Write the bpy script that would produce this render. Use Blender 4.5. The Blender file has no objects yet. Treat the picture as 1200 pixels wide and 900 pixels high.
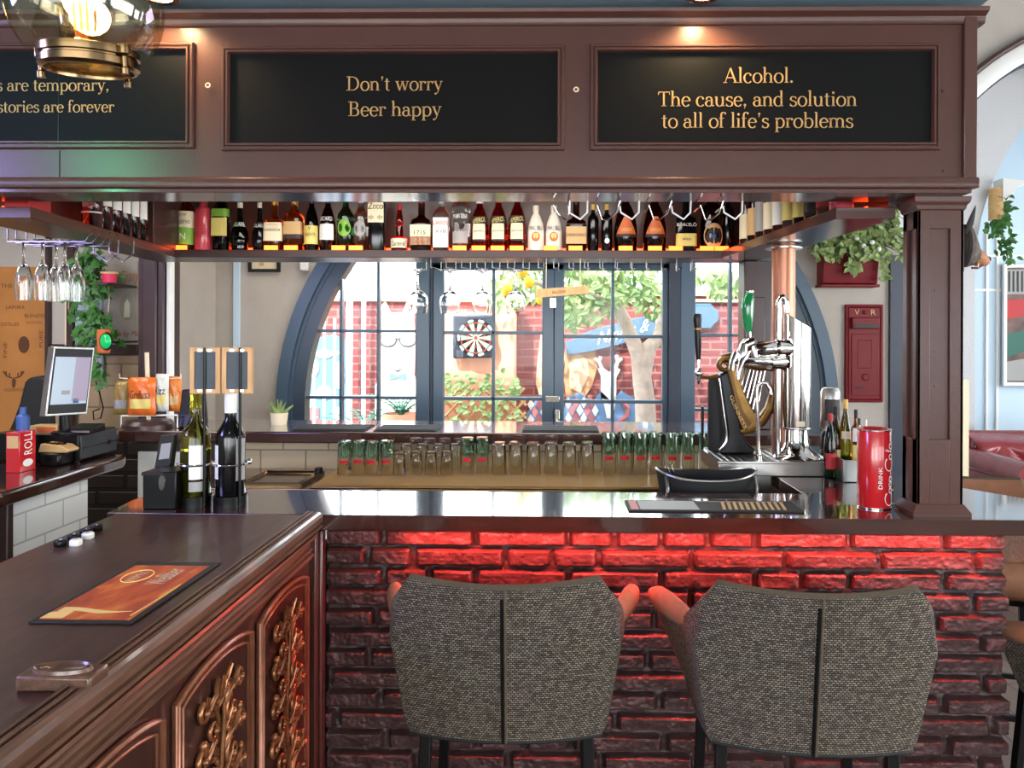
import bpy, bmesh, math, random
import numpy as np
from mathutils import Vector, Matrix, Euler
random.seed(7)
PI = math.pi
C = bpy.context.scene.collection
SC = bpy.context.scene
# ---------------------------------------------------------------- camera
F = 900.0; CX = 636.0; CY = 390.0
YAW = math.radians(1.0); ROLL = 0.0035; CAMZ = 1.62
_f = Vector((-math.sin(YAW), math.cos(YAW), 0)); _r = Vector((math.cos(YAW), math.sin(YAW), 0)); _u = Vector((0, 0, 1))
_cr = _r*math.cos(ROLL) + _u*math.sin(ROLL); _cu = -_r*math.sin(ROLL) + _u*math.cos(ROLL)
cam = bpy.data.objects.new('camera', bpy.data.cameras.new('camera')); C.objects.link(cam)
cam.matrix_world = Matrix(((_cr.x, _cu.x, -_f.x, 0), (_cr.y, _cu.y, -_f.y, 0), (_cr.z, _cu.z, -_f.z, CAMZ), (0, 0, 0, 1)))
cam.data.sensor_width = 36; cam.data.sensor_fit = 'HORIZONTAL'; cam.data.lens = F/1200*36
cam.data.shift_x = (600-CX)/1200; cam.data.shift_y = (CY-450)/1200
cam.data.clip_start = 0.02
SC.camera = cam
# ---------------------------------------------------------------- world, sun, lights, exposure
SC.view_settings.view_transform = 'Standard'; SC.view_settings.look = 'None'
SC.view_settings.gamma = 1.0; SC.view_settings.use_curve_mapping = False
SC.view_settings.exposure = 0.15
w = bpy.data.worlds.new('sky'); SC.world = w; w.use_nodes = True
bg = w.node_tree.nodes['Background']; bg.inputs[0].default_value = (0.86, 0.94, 1.0, 1); bg.inputs[1].default_value = 9.0
def light(name, kind, loc, energy, color=(1, 1, 1), size=1.0, size_y=None, aim=None, rot=None, **kw):
    l = bpy.data.lights.new(name, kind); l.energy = energy; l.color = color
    if kind == 'AREA':
        l.size = size
        if size_y: l.shape = 'RECTANGLE'; l.size_y = size_y
    elif kind == 'SUN': l.angle = size
    else: l.shadow_soft_size = size
    for k, v in kw.items(): setattr(l, k, v)
    o = bpy.data.objects.new(name, l); C.objects.link(o); o.location = loc
    if aim is not None: o.rotation_euler = (Vector(aim)-Vector(loc)).to_track_quat('-Z', 'Y').to_euler()
    if rot: o.rotation_euler = rot
    return o
light('sun', 'SUN', (0, 9, 9), 8.0, (1, .95, .86), .02, rot=(math.radians(38), math.radians(-18), 0))
light('street_window_light', 'AREA', (-.6, -3.3, 1.7), 120, (1, .97, .93), 5.0, 1.9, aim=(-.6, 3, 1.5))
light('side_window_light', 'AREA', (5.3, .6, 1.9), 140, (1, .97, .92), 3.4, 1.7, aim=(0, 2.2, 1.3))
light('lounge_window_light', 'AREA', (6.6, 5.6, 2.0), 110, (.95, .98, 1), 2.2, 1.6, aim=(3.6, 6.0, 1.3))
#light('courtyard_window_light', 'AREA', (0.0, 4.85, 1.75), 45, (.93, .97, 1), 3.0, 1.1, aim=(0, 2, 1.3))
light('back_bar_lamp', 'AREA', (-2.6, 2.9, 2.42), 16, (1, .93, .82), .7, .7, aim=(-2.6, 3.2, 0))
light('rear_passage_fill', 'AREA', (-.6, 4.3, 2.9), 26, (1, .86, .70), 2.2, .5, aim=(-.6, 4.6, 0))  # unseen area light, tinted to warm the grey wall; no fixture modelled
light('bar_soffit_fill', 'AREA', (-.4, 2.85, 2.26), 15, (1, .93, .85), 1.8, .25, aim=(-.4, 3.25, 1.2))  # fill added inside the canopy to brighten the bottles; no fixture there
light('left_bar_spill', 'AREA', (-2.9, .7, 2.4), 62, (.44, .42, 1), .8, .8, aim=(-1.1, 1.3, 1.1))
light('green_party_led_spill', 'SPOT', (-1.9, .9, 2.3), 20, (.12, 1, .5), .05, aim=(-1.25, 2.08, 2.25), spot_size=math.radians(38), spot_blend=.9)  # unseen coloured party LED off to the left, added to tint the sign board

# ---------------------------------------------------------------- pixel -> place
def ray(px, py):
    return _f*F + _cr*(px-CX) - _cu*(py-CY)
def AY(px, py, Y):
    d = ray(px, py); t = Y/d.y; return Vector((d.x*t, Y, CAMZ+d.z*t))
def AZ(px, py, z):
    d = ray(px, py); t = (z-CAMZ)/d.z; return Vector((d.x*t, d.y*t, z))
def XZ(px, py, Y):
    p = AY(px, py, Y); return (p.x, p.z)
def S(n, Y): return n*Y/F

# ---------------------------------------------------------------- materials
def lin(c):
    c = [x/255 for x in c]
    return tuple((x/12.92 if x <= .04045 else ((x+.055)/1.055)**2.4) for x in c) + (1,)
def newmat(name):
    m = bpy.data.materials.new(name); m.use_nodes = True
    return m, m.node_tree, m.node_tree.nodes['Principled BSDF']
def mapping(nt, scale=(1, 1, 1), vec=None):
    N = nt.nodes; L = nt.links
    mp = N.new('ShaderNodeMapping'); mp.inputs['Scale'].default_value = scale
    if vec is None:
        tc = N.new('ShaderNodeTexCoord'); vec = tc.outputs['Object']
    L.new(vec, mp.inputs['Vector']); return mp.outputs['Vector']
def mat(name, rgb, rough=.5, metal=0, var=0, vscale=8, stretch=(1, 1, 1), bump=0, bscale=60, trans=0, ior=1.45, emit=None, es=0, coat=0, spec=.5, rgb2=None):
    m, nt, b = newmat(name); N = nt.nodes; L = nt.links
    c = lin(rgb); b.inputs['Base Color'].default_value = c
    b.inputs['Roughness'].default_value = rough; b.inputs['Metallic'].default_value = metal
    b.inputs['IOR'].default_value = ior; b.inputs['Transmission Weight'].default_value = trans
    b.inputs['Coat Weight'].default_value = coat; b.inputs['Coat Roughness'].default_value = .05
    b.inputs['Specular IOR Level'].default_value = spec
    if emit:
        b.inputs['Emission Color'].default_value = lin(emit); b.inputs['Emission Strength'].default_value = es
    if var or rgb2:
        v = mapping(nt, stretch); n = N.new('ShaderNodeTexNoise'); n.inputs['Scale'].default_value = vscale; n.inputs['Detail'].default_value = 5
        L.new(v, n.inputs['Vector'])
        r = N.new('ShaderNodeValToRGB'); r.color_ramp.elements[0].position = .3; r.color_ramp.elements[1].position = .7
        if rgb2: c0, c1 = c, lin(rgb2)
        else:
            c0 = tuple(x*(1-var) for x in c[:3])+(1,); c1 = tuple(min(1, x*(1+var)) for x in c[:3])+(1,)
        r.color_ramp.elements[0].color = c0; r.color_ramp.elements[1].color = c1
        L.new(n.outputs['Fac'], r.inputs['Fac']); L.new(r.outputs['Color'], b.inputs['Base Color'])
    if bump:
        v = mapping(nt, stretch); n = N.new('ShaderNodeTexNoise'); n.inputs['Scale'].default_value = bscale; n.inputs['Detail'].default_value = 4
        L.new(v, n.inputs['Vector']); bp = N.new('ShaderNodeBump'); bp.inputs['Strength'].default_value = bump; bp.inputs['Distance'].default_value = .01
        L.new(n.outputs['Fac'], bp.inputs['Height']); L.new(bp.outputs['Normal'], b.inputs['Normal'])
    return m
def swizzle(nt, a, b_):
    N = nt.nodes; L = nt.links
    tc = N.new('ShaderNodeTexCoord'); s = N.new('ShaderNodeSeparateXYZ'); L.new(tc.outputs['Object'], s.inputs[0])
    c = N.new('ShaderNodeCombineXYZ')
    def src(k):
        if k == 'xy':
            ad = N.new('ShaderNodeMath'); ad.operation = 'ADD'; L.new(s.outputs[0], ad.inputs[0]); L.new(s.outputs[1], ad.inputs[1]); return ad.outputs[0]
        return s.outputs['xyz'.index(k)]
    L.new(src(a), c.inputs[0]); L.new(src(b_), c.inputs[1]); return c.outputs[0]
def brickmat(name, c1, c2, cm, bw, rh, mortar, axes='xz', rough=.7, bump=.4, bdist=.006, offset=.5, noise=0, bias=0):
    m, nt, b = newmat(name); N = nt.nodes; L = nt.links
    v = nt.nodes.new('ShaderNodeTexCoord').outputs['UV'] if axes == 'uv' else swizzle(nt, axes[0] if len(axes) == 2 else axes[:-1], axes[-1])
    t = N.new('ShaderNodeTexBrick'); L.new(v, t.inputs['Vector'])
    t.inputs['Color1'].default_value = lin(c1); t.inputs['Color2'].default_value = lin(c2); t.inputs['Mortar'].default_value = lin(cm)
    t.inputs['Scale'].default_value = 1; t.inputs['Brick Width'].default_value = bw; t.inputs['Row Height'].default_value = rh
    t.inputs['Mortar Size'].default_value = mortar; t.inputs['Mortar Smooth'].default_value = .3; t.offset = offset
    t.inputs['Bias'].default_value = bias
    col = t.outputs['Color']
    if noise:
        n = N.new('ShaderNodeTexNoise'); n.inputs['Scale'].default_value = 12; L.new(v, n.inputs['Vector'])
        mx = N.new('ShaderNodeMix'); mx.data_type = 'RGBA'; mx.blend_type = 'MULTIPLY'; mx.inputs['Factor'].default_value = noise
        L.new(col, mx.inputs['A']); L.new(n.outputs['Color'], mx.inputs['B']); col = mx.outputs['Result']
    L.new(col, b.inputs['Base Color']); b.inputs['Roughness'].default_value = rough
    bp = N.new('ShaderNodeBump'); bp.inputs['Strength'].default_value = bump; bp.inputs['Distance'].default_value = bdist; bp.invert = True
    L.new(t.outputs['Fac'], bp.inputs['Height']); L.new(bp.outputs['Normal'], b.inputs['Normal'])
    return m
def panemat(name, tint=(1, 1, 1), refl=.012):
    m = bpy.data.materials.new(name); m.use_nodes = True; nt = m.node_tree; nt.nodes.clear()
    o = nt.nodes.new('ShaderNodeOutputMaterial'); mx = nt.nodes.new('ShaderNodeMixShader'); mx.inputs[0].default_value = refl
    t = nt.nodes.new('ShaderNodeBsdfTransparent'); t.inputs[0].default_value = tint+(1,)
    g = nt.nodes.new('ShaderNodeBsdfGlossy'); g.inputs['Roughness'].default_value = .02
    nt.links.new(t.outputs[0], mx.inputs[1]); nt.links.new(g.outputs[0], mx.inputs[2]); nt.links.new(mx.outputs[0], o.inputs[0])
    return m
M = {}
M['brown'] = mat('brown_paint', (74, 48, 41), .3, var=.06, vscale=20, bump=.04, bscale=120, spec=.4)
M['browndark'] = mat('dark_brown_paint', (62, 44, 42), .3, var=.1, vscale=14)
M['soffit'] = mat('glossy_brown_soffit', (84, 62, 57), .12, var=.05)
M['black'] = mat('black_plastic', (10, 10, 11), .3, spec=.3)
M['blackmatte'] = mat('black_matte', (22, 22, 22), .7)
M['blackmetal'] = mat('black_steel', (20, 20, 21), .35, .6)
M['signblack'] = mat('sign_board_black', (10, 10, 9), .6, bump=.03, bscale=200, spec=.12)
M['gold'] = mat('sign_gold_paint', (176, 138, 82), .5, var=.12, vscale=40)
M['chrome'] = mat('chrome', (215, 212, 208), .08, 1)
M['wire'] = mat('dark_chrome_wire', (120, 116, 112), .22, 1)
M['steel'] = mat('brushed_steel', (170, 168, 165), .28, 1, bump=.03, bscale=200, stretch=(1, 1, 20))
M['brass'] = mat('old_brass', (138, 114, 82), .2, 1)
M['harpgold'] = mat('antique_gold', (122, 92, 48), .32, .8, var=.2, vscale=30)
M['copper'] = mat('copper_paint', (168, 112, 84), .3, .35, var=.08)
M['counter'] = mat('dark_varnished_wood', (54, 31, 26), .12, var=.35, vscale=5, stretch=(1.5, 9, 9), coat=1.0, bump=.015, bscale=30)
M['counterL'] = mat('dark_varnished_wood_worn', (66, 40, 36), .36, var=.4, vscale=5, stretch=(9, 1.2, 9), coat=.12, bump=.06, bscale=25)
M['nosing'] = mat('worn_moulding_wood', (92, 66, 52), .3, var=.4, vscale=9, stretch=(12, .8, 12), coat=.3)
M['carved'] = mat('carved_brown_wood', (58, 35, 29), .3, var=.3, vscale=9, stretch=(8, 8, 1), coat=.3)
M['carving'] = mat('bronzed_carving', (140, 92, 60), .26, .6, var=.45, vscale=40)
M['carvedge'] = mat('bronzed_edge', (134, 86, 64), .28, .4, var=.2, vscale=30)
M['brickpaint'] = mat('painted_brick', (62, 43, 42), .42, var=.22, vscale=30, bump=.35, bscale=70)
M['plaster'] = mat('grey_plaster', (174, 166, 157), .85, bump=.25, bscale=120, var=.04)
M['plasterlight'] = mat('light_plaster', (205, 206, 208), .85, bump=.3, bscale=60)
M['ceiling'] = mat('blue_grey_ceiling', (118, 142, 155), .7, bump=.1)
M['bluewall'] = mat('pale_blue_wall', (190, 212, 228), .6)
M['navy'] = mat('navy_paint', (42, 50, 66), .45)
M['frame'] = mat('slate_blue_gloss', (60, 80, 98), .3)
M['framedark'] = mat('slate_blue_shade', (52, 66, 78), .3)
M['hem'] = mat('tweed_hem', (78, 68, 54), .9, var=.3, vscale=300)
M['white'] = mat('white_paint', (225, 225, 222), .5)
M['cream'] = mat('cream_paint', (222, 208, 176), .5)
M['floor'] = brickmat('floor_planks', (98, 82, 72), (80, 68, 62), (40, 34, 30), 1.2, .14, .004, 'yx', .45, .2)
M['tilecream'] = brickmat('cream_wall_tile', (160, 145, 114), (150, 136, 108), (108, 97, 76), .2, .1, .004, 'xz', .25, .3)
M['tilewhite'] = brickmat('white_wall_tile', (222, 224, 222), (214, 217, 216), (176, 178, 176), .2, .1, .004, 'yz', .2, .3)
M['stonetile'] = brickmat('stone_wall_tile', (196, 170, 134), (166, 138, 106), (140, 118, 92), .24, .12, .006, 'xz', .6, .4, noise=.25)
M['darkbrick'] = brickmat('dark_brick', (46, 32, 30), (38, 27, 26), (18, 13, 12), .26, .075, .012, 'xz', .5, .8, .015)
M['redbrick'] = brickmat('courtyard_brick', (148, 76, 74), (124, 60, 62), (150, 112, 108), .24, .085, .012, 'xz', .9, .4, noise=.3)
M['salmon'] = mat('salmon_render', (222, 164, 136), .9, var=.1, vscale=4)
M['paving'] = mat('paving', (140, 136, 130), .9, var=.1)
M['tweed'] = brickmat('brown_tweed', (144, 130, 113), (78, 68, 58), (16, 14, 12), .0084, .0046, .0011, 'uv', .9, .9, .002, noise=.15)
M['suede'] = mat('tan_suede', (140, 96, 70), .8, var=.12, vscale=30)
M['redleather'] = mat('oxblood_leather', (134, 44, 48), .25, var=.15, vscale=12, coat=.4)
M['redpaint'] = mat('pillar_box_red', (104, 14, 22), .4, var=.08, spec=.25)
M['redgloss'] = mat('red_gloss_tin', (186, 30, 36), .22, var=.1, vscale=5, coat=.5)
M['pane'] = panemat('window_glass')
M['glass'] = mat('clear_glass', (250, 252, 252), .0, trans=1, ior=1.45)
M['greenglass'] = mat('green_glass', (150, 235, 190), .02, trans=1, ior=1.45)
M['lampglass'] = panemat('smoky_lamp_glass', (.86, .80, .62), .13)
M['leaf'] = mat('ivy_green', (58, 106, 46), .45, var=.35, vscale=14)
M['leafpale'] = mat('variegated_leaf', (150, 166, 104), .5, rgb2=(92, 116, 66), vscale=22)
M['leaftree'] = mat('courtyard_leaf', (96, 132, 76), .5, rgb2=(168, 186, 122), vscale=6)
M['leafteal'] = mat('fern_teal', (46, 128, 104), .5, var=.3)
M['bark'] = mat('pale_bark', (176, 160, 146), .9, var=.2, vscale=10, bump=.6, bscale=30)
M['wood'] = mat('pale_wood', (196, 152, 100), .5, var=.2, vscale=10, stretch=(8, 8, 1))
M['cratewood'] = mat('printed_plywood', (170, 112, 54), .6, var=.14, vscale=5, stretch=(1, 8, 1))
M['inkbrown'] = mat('burnt_ink', (86, 52, 26), .7)
M['red_led'] = mat('red_led', (255, 60, 20), .5, emit=(255, 70, 24), es=7)
M['orange_glow'] = mat('orange_glow', (255, 120, 30), .5, emit=(255, 88, 28), es=6)  # emission for the bars that imitate refracted glow at the bottle bases
M['filament'] = mat('glowing_filament', (255, 170, 60), .5, emit=(255, 132, 30), es=5)
M['lampon'] = mat('lit_lens', (255, 240, 210), .5, emit=(255, 225, 170), es=14)
# ---------------------------------------------------------------- mesh builder
class MB:
    def __init__(s): s.v = []; s.f = []; s.m = []
    def add(s, vs, fs, mi=0):
        n = len(s.v); s.v += [tuple(p) for p in vs]; s.f += [tuple(i+n for i in f) for f in fs]; s.m += [mi]*len(fs); return s
    def box(s, x0, x1, y0, y1, z0, z1, mi=0):
        vs = [(x, y, z) for z in (z0, z1) for y in (y0, y1) for x in (x0, x1)]
        return s.add(vs, [(0, 2, 3, 1), (4, 5, 7, 6), (0, 1, 5, 4), (2, 6, 7, 3), (0, 4, 6, 2), (1, 3, 7, 5)], mi)
    def prism(s, poly, a0, a1, axis='y', mi=0):
        n = len(poly)
        def pt(p, a):
            if axis == 'y': return (p[0], a, p[1])
            if axis == 'x': return (a, p[0], p[1])
            return (p[0], p[1], a)
        vs = [pt(p, a0) for p in poly]+[pt(p, a1) for p in poly]
        fs = [tuple(range(n)), tuple(range(2*n-1, n-1, -1))]+[(i, (i+1) % n, n+(i+1) % n, n+i) for i in range(n)]
        return s.add(vs, fs, mi)
    def tube(s, pts, r, seg=8, closed=False, mi=0, flat=None):
        pts = [Vector(p) for p in pts]; n = len(pts)
        rs = r if isinstance(r, (list, tuple)) else [r]*n
        vs = []; fs = []; prev = None
        for i, p in enumerate(pts):
            a = pts[(i-1) % n] if (closed or i > 0) else p
            b = pts[(i+1) % n] if (closed or i < n-1) else p
            t = (b-a)
            t = t.normalized() if t.length > 1e-9 else Vector((0, 0, 1))
            if prev is None:
                up = Vector((0, 0, 1)) if abs(t.z) < .9 else Vector((0, 1, 0))
                x = t.cross(up).normalized()
            else:
                x = (prev - t*prev.dot(t)); x = x.normalized() if x.length > 1e-6 else t.orthogonal().normalized()
            prev = x; y = t.cross(x)
            for k in range(seg):
                an = 2*PI*k/seg
                d = x*math.cos(an)*rs[i]+y*math.sin(an)*rs[i]
                if flat: d = Vector((d.x*flat[0], d.y*flat[1], d.z*flat[2]))
                vs.append(p+d)
        m = n if closed else n-1
        for i in range(m):
            for k in range(seg):
                j = (i+1) % n; k2 = (k+1) % seg
                fs.append((i*seg+k, i*seg+k2, j*seg+k2, j*seg+k))
        if not closed:
            fs.append(tuple(range(seg-1, -1, -1))); fs.append(tuple((n-1)*seg+k for k in range(seg)))
        return s.add(vs, fs, mi)
    def lathe(s, prof, c=(0, 0, 0), seg=24, mi=0, sq=0, sx=1, sy=1, axis='z', mats=None):
        vs = []; rings = []
        def pos(r, h, a):
            x = r*math.cos(a); y = r*math.sin(a)
            if sq:
                k = max(abs(math.cos(a)), abs(math.sin(a)))**sq; x /= k; y /= k
            x *= sx; y *= sy
            if axis == 'z': return (c[0]+x, c[1]+y, c[2]+h)
            if axis == 'y': return (c[0]+x, c[1]+h, c[2]+y)
            return (c[0]+h, c[1]+x, c[2]+y)
        for r, h in prof:
            if r < 1e-6: rings.append([len(vs)]); vs.append(pos(0, h, 0))
            else:
                rings.append(list(range(len(vs), len(vs)+seg)))
                vs += [pos(r, h, 2*PI*(k+.5)/seg) for k in range(seg)]
        for i in range(len(rings)-1):
            A, B = rings[i], rings[i+1]; fs = []
            for k in range(seg):
                k2 = (k+1) % seg
                if len(A) == 1 and len(B) == 1: continue
                if len(A) == 1: fs.append((A[0], B[k], B[k2]))
                elif len(B) == 1: fs.append((A[k], A[k2], B[0]))
                else: fs.append((A[k], A[k2], B[k2], B[k]))
            n0 = len(s.v)
            s.f += [tuple(q+n0 for q in f) for f in fs]; s.m += [(mats[i] if mats else mi)]*len(fs)
            # defer vertex append
        s.v += vs
        return s
    def ball(s, c, rx, ry=None, rz=None, seg=14, mi=0):
        ry = ry or rx; rz = rz or rx; n = seg//2
        vs = [(c[0], c[1], c[2]-rz)]
        for i in range(1, n):
            t = -PI/2+PI*i/n
            for k in range(seg):
                a = 2*PI*k/seg; vs.append((c[0]+rx*math.cos(t)*math.cos(a), c[1]+ry*math.cos(t)*math.sin(a), c[2]+rz*math.sin(t)))
        vs.append((c[0], c[1], c[2]+rz)); e = len(vs)-1; fs = []
        for k in range(seg):
            k2 = (k+1) % seg; fs.append((0, 1+k2, 1+k)); fs.append((e, 1+(n-2)*seg+k, 1+(n-2)*seg+k2))
            for i in range(n-2): fs.append((1+i*seg+k, 1+i*seg+k2, 1+(i+1)*seg+k2, 1+(i+1)*seg+k))
        return s.add(vs, fs, mi)
    def grid(s, P, mi=0, closeu=False):
        nu = len(P); nv = len(P[0]); vs = [p for row in P for p in row]; fs = []
        for i in range(nu if closeu else nu-1):
            for j in range(nv-1):
                i2 = (i+1) % nu; fs.append((i*nv+j, i2*nv+j, i2*nv+j+1, i*nv+j+1))
        return s.add(vs, fs, mi)
    def ring(s, u0, u1, w0, w1, prof, f, mi=0):
        n = len(prof); vs = []
        for (ins, h) in prof:
            vs += [f(u0+ins, w0+ins, h), f(u1-ins, w0+ins, h), f(u1-ins, w1-ins, h), f(u0+ins, w1-ins, h)]
        fs = []
        for i in range(n-1):
            for k in range(4):
                k2 = (k+1) % 4; fs.append((i*4+k, i*4+k2, (i+1)*4+k2, (i+1)*4+k))
        return s.add(vs, fs, mi)
    def leaf(s, p, d, up, L, W, mi=0, kind='oval'):
        d = Vector(d).normalized(); u = Vector(up); sd = d.cross(u)
        sd = sd.normalized() if sd.length > 1e-5 else d.orthogonal().normalized(); nn = sd.cross(d); p = Vector(p)
        if kind == 'oval': o = [(0, 0), (.3, .42), (.62, .4), (1, 0), (.62, -.4), (.3, -.42)]
        else: o = [(0, 0), (-.12, .38), (.22, .3), (.4, .56), (.58, .24), (1, 0), (.58, -.24), (.4, -.56), (.22, -.3), (-.12, -.38)]
        vs = [p+d*(a*L)+sd*(b*W)+nn*(-.25*L*a*a+abs(b)*.15*W) for a, b in o]
        mid = [p+d*(.5*L)-nn*(.1*L)]
        n = len(o)
        return s.add(vs+mid, [(i, (i+1) % n, n) for i in range(n)], mi)
    def build(s, name, mats, parent=None, bevel=0, smooth=35, subsurf=0, solid=0, recalc=True, segs=2):
        me = bpy.data.meshes.new(name)
        off = wloc(parent) if parent else Vector((0, 0, 0))
        me.from_pydata([(p[0]-off.x, p[1]-off.y, p[2]-off.z) for p in s.v], [], s.f)
        if not isinstance(mats, (list, tuple)): mats = [mats]
        for m in mats: me.materials.append(m)
        me.polygons.foreach_set('material_index', s.m)
        if recalc:
            bm = bmesh.new(); bm.from_mesh(me); bmesh.ops.recalc_face_normals(bm, faces=bm.faces); bm.to_mesh(me); bm.free()
        if smooth:
            me.polygons.foreach_set('use_smooth', [True]*len(me.polygons))
            me.set_sharp_from_angle(angle=math.radians(smooth))
        o = bpy.data.objects.new(name, me); C.objects.link(o)
        if parent: o.parent = parent
        if solid:
            q = o.modifiers.new('solid', 'SOLIDIFY'); q.thickness = solid; q.offset = 0
        if subsurf:
            q = o.modifiers.new('sub', 'SUBSURF'); q.levels = subsurf; q.render_levels = subsurf
        if bevel:
            q = o.modifiers.new('bev', 'BEVEL'); q.width = bevel; q.segments = segs; q.limit_method = 'ANGLE'; q.angle_limit = math.radians(40)
        return o
def wloc(o):
    v = Vector((0, 0, 0))
    while o: v += o.location; o = o.parent
    return v
def tag(o, label=None, cat=None, group=None, kind=None):
    if label: o['label'] = label
    if cat: o['category'] = cat
    if group: o['group'] = group
    if kind: o['kind'] = kind
    return o
def thing(name, label, cat, loc=(0, 0, 0), group=None, rotz=0):
    o = bpy.data.objects.new(name, None); C.objects.link(o); o.location = loc; o.rotation_euler = (0, 0, rotz); o.empty_display_size = .05
    return tag(o, label, cat, group)
KIDS = {}
def copy_tree(o, loc=None, label=None, rotz=None, parent=None):
    c = o.copy(); C.objects.link(c)
    if parent: c.parent = parent; c.matrix_parent_inverse = o.matrix_parent_inverse.copy()
    for ch in [q for q in list(C.objects) if q.parent == o]: copy_tree(ch, parent=c)
    if loc is not None: c.location = loc
    if label: c['label'] = label
    if rotz is not None: c.rotation_euler = (0, 0, rotz)
    return c
def struct(o): o['kind'] = 'structure'; return o
def bx(name, m, x0, x1, y0, y1, z0, z1, parent=None, bevel=0):
    return MB().box(x0, x1, y0, y1, z0, z1).build(name, m, parent, bevel=bevel)
ORD = ['first', 'second', 'third', 'fourth', 'fifth', 'sixth', 'seventh', 'eighth', 'ninth', 'tenth', 'eleventh', 'twelfth']
# ---------------------------------------------------------------- lettering in the built-in font
def textmesh(txt, size, shear=0, ext=0, align='CENTER'):
    cu = bpy.data.curves.new('t', 'FONT'); cu.body = txt; cu.size = size; cu.shear = shear; cu.extrude = ext; cu.align_x = align; cu.resolution_u = 2
    ob = bpy.data.objects.new('t', cu); C.objects.link(ob)
    dg = bpy.context.evaluated_depsgraph_get(); dg.update()
    me = ob.evaluated_get(dg).to_mesh()
    vs = [v.co.copy() for v in me.vertices]; fs = [tuple(p.vertices) for p in me.polygons]
    ob.evaluated_get(dg).to_mesh_clear(); bpy.data.objects.remove(ob); bpy.data.curves.remove(cu)
    return vs, fs
def lettering(txt, size, f, m, parent, shear=0, name='lettering', fit=None):
    vs, fs = textmesh(txt, size, shear)
    if not vs: return None
    if fit:
        x0 = min(v.x for v in vs); x1 = max(v.x for v in vs); y0 = min(v.y for v in vs); y1 = max(v.y for v in vs)
        fw, fh = fit
        for v in vs: v.x = (v.x-(x0+x1)/2)*fw/(x1-x0); v.y = (v.y-(y0+y1)/2)*(fh/(y1-y0) if fh else fw/(x1-x0))
    mb = MB(); mb.add([f(v.x, v.y) for v in vs], fs)
    return mb.build(name, m, parent, smooth=0, recalc=False)
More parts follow.
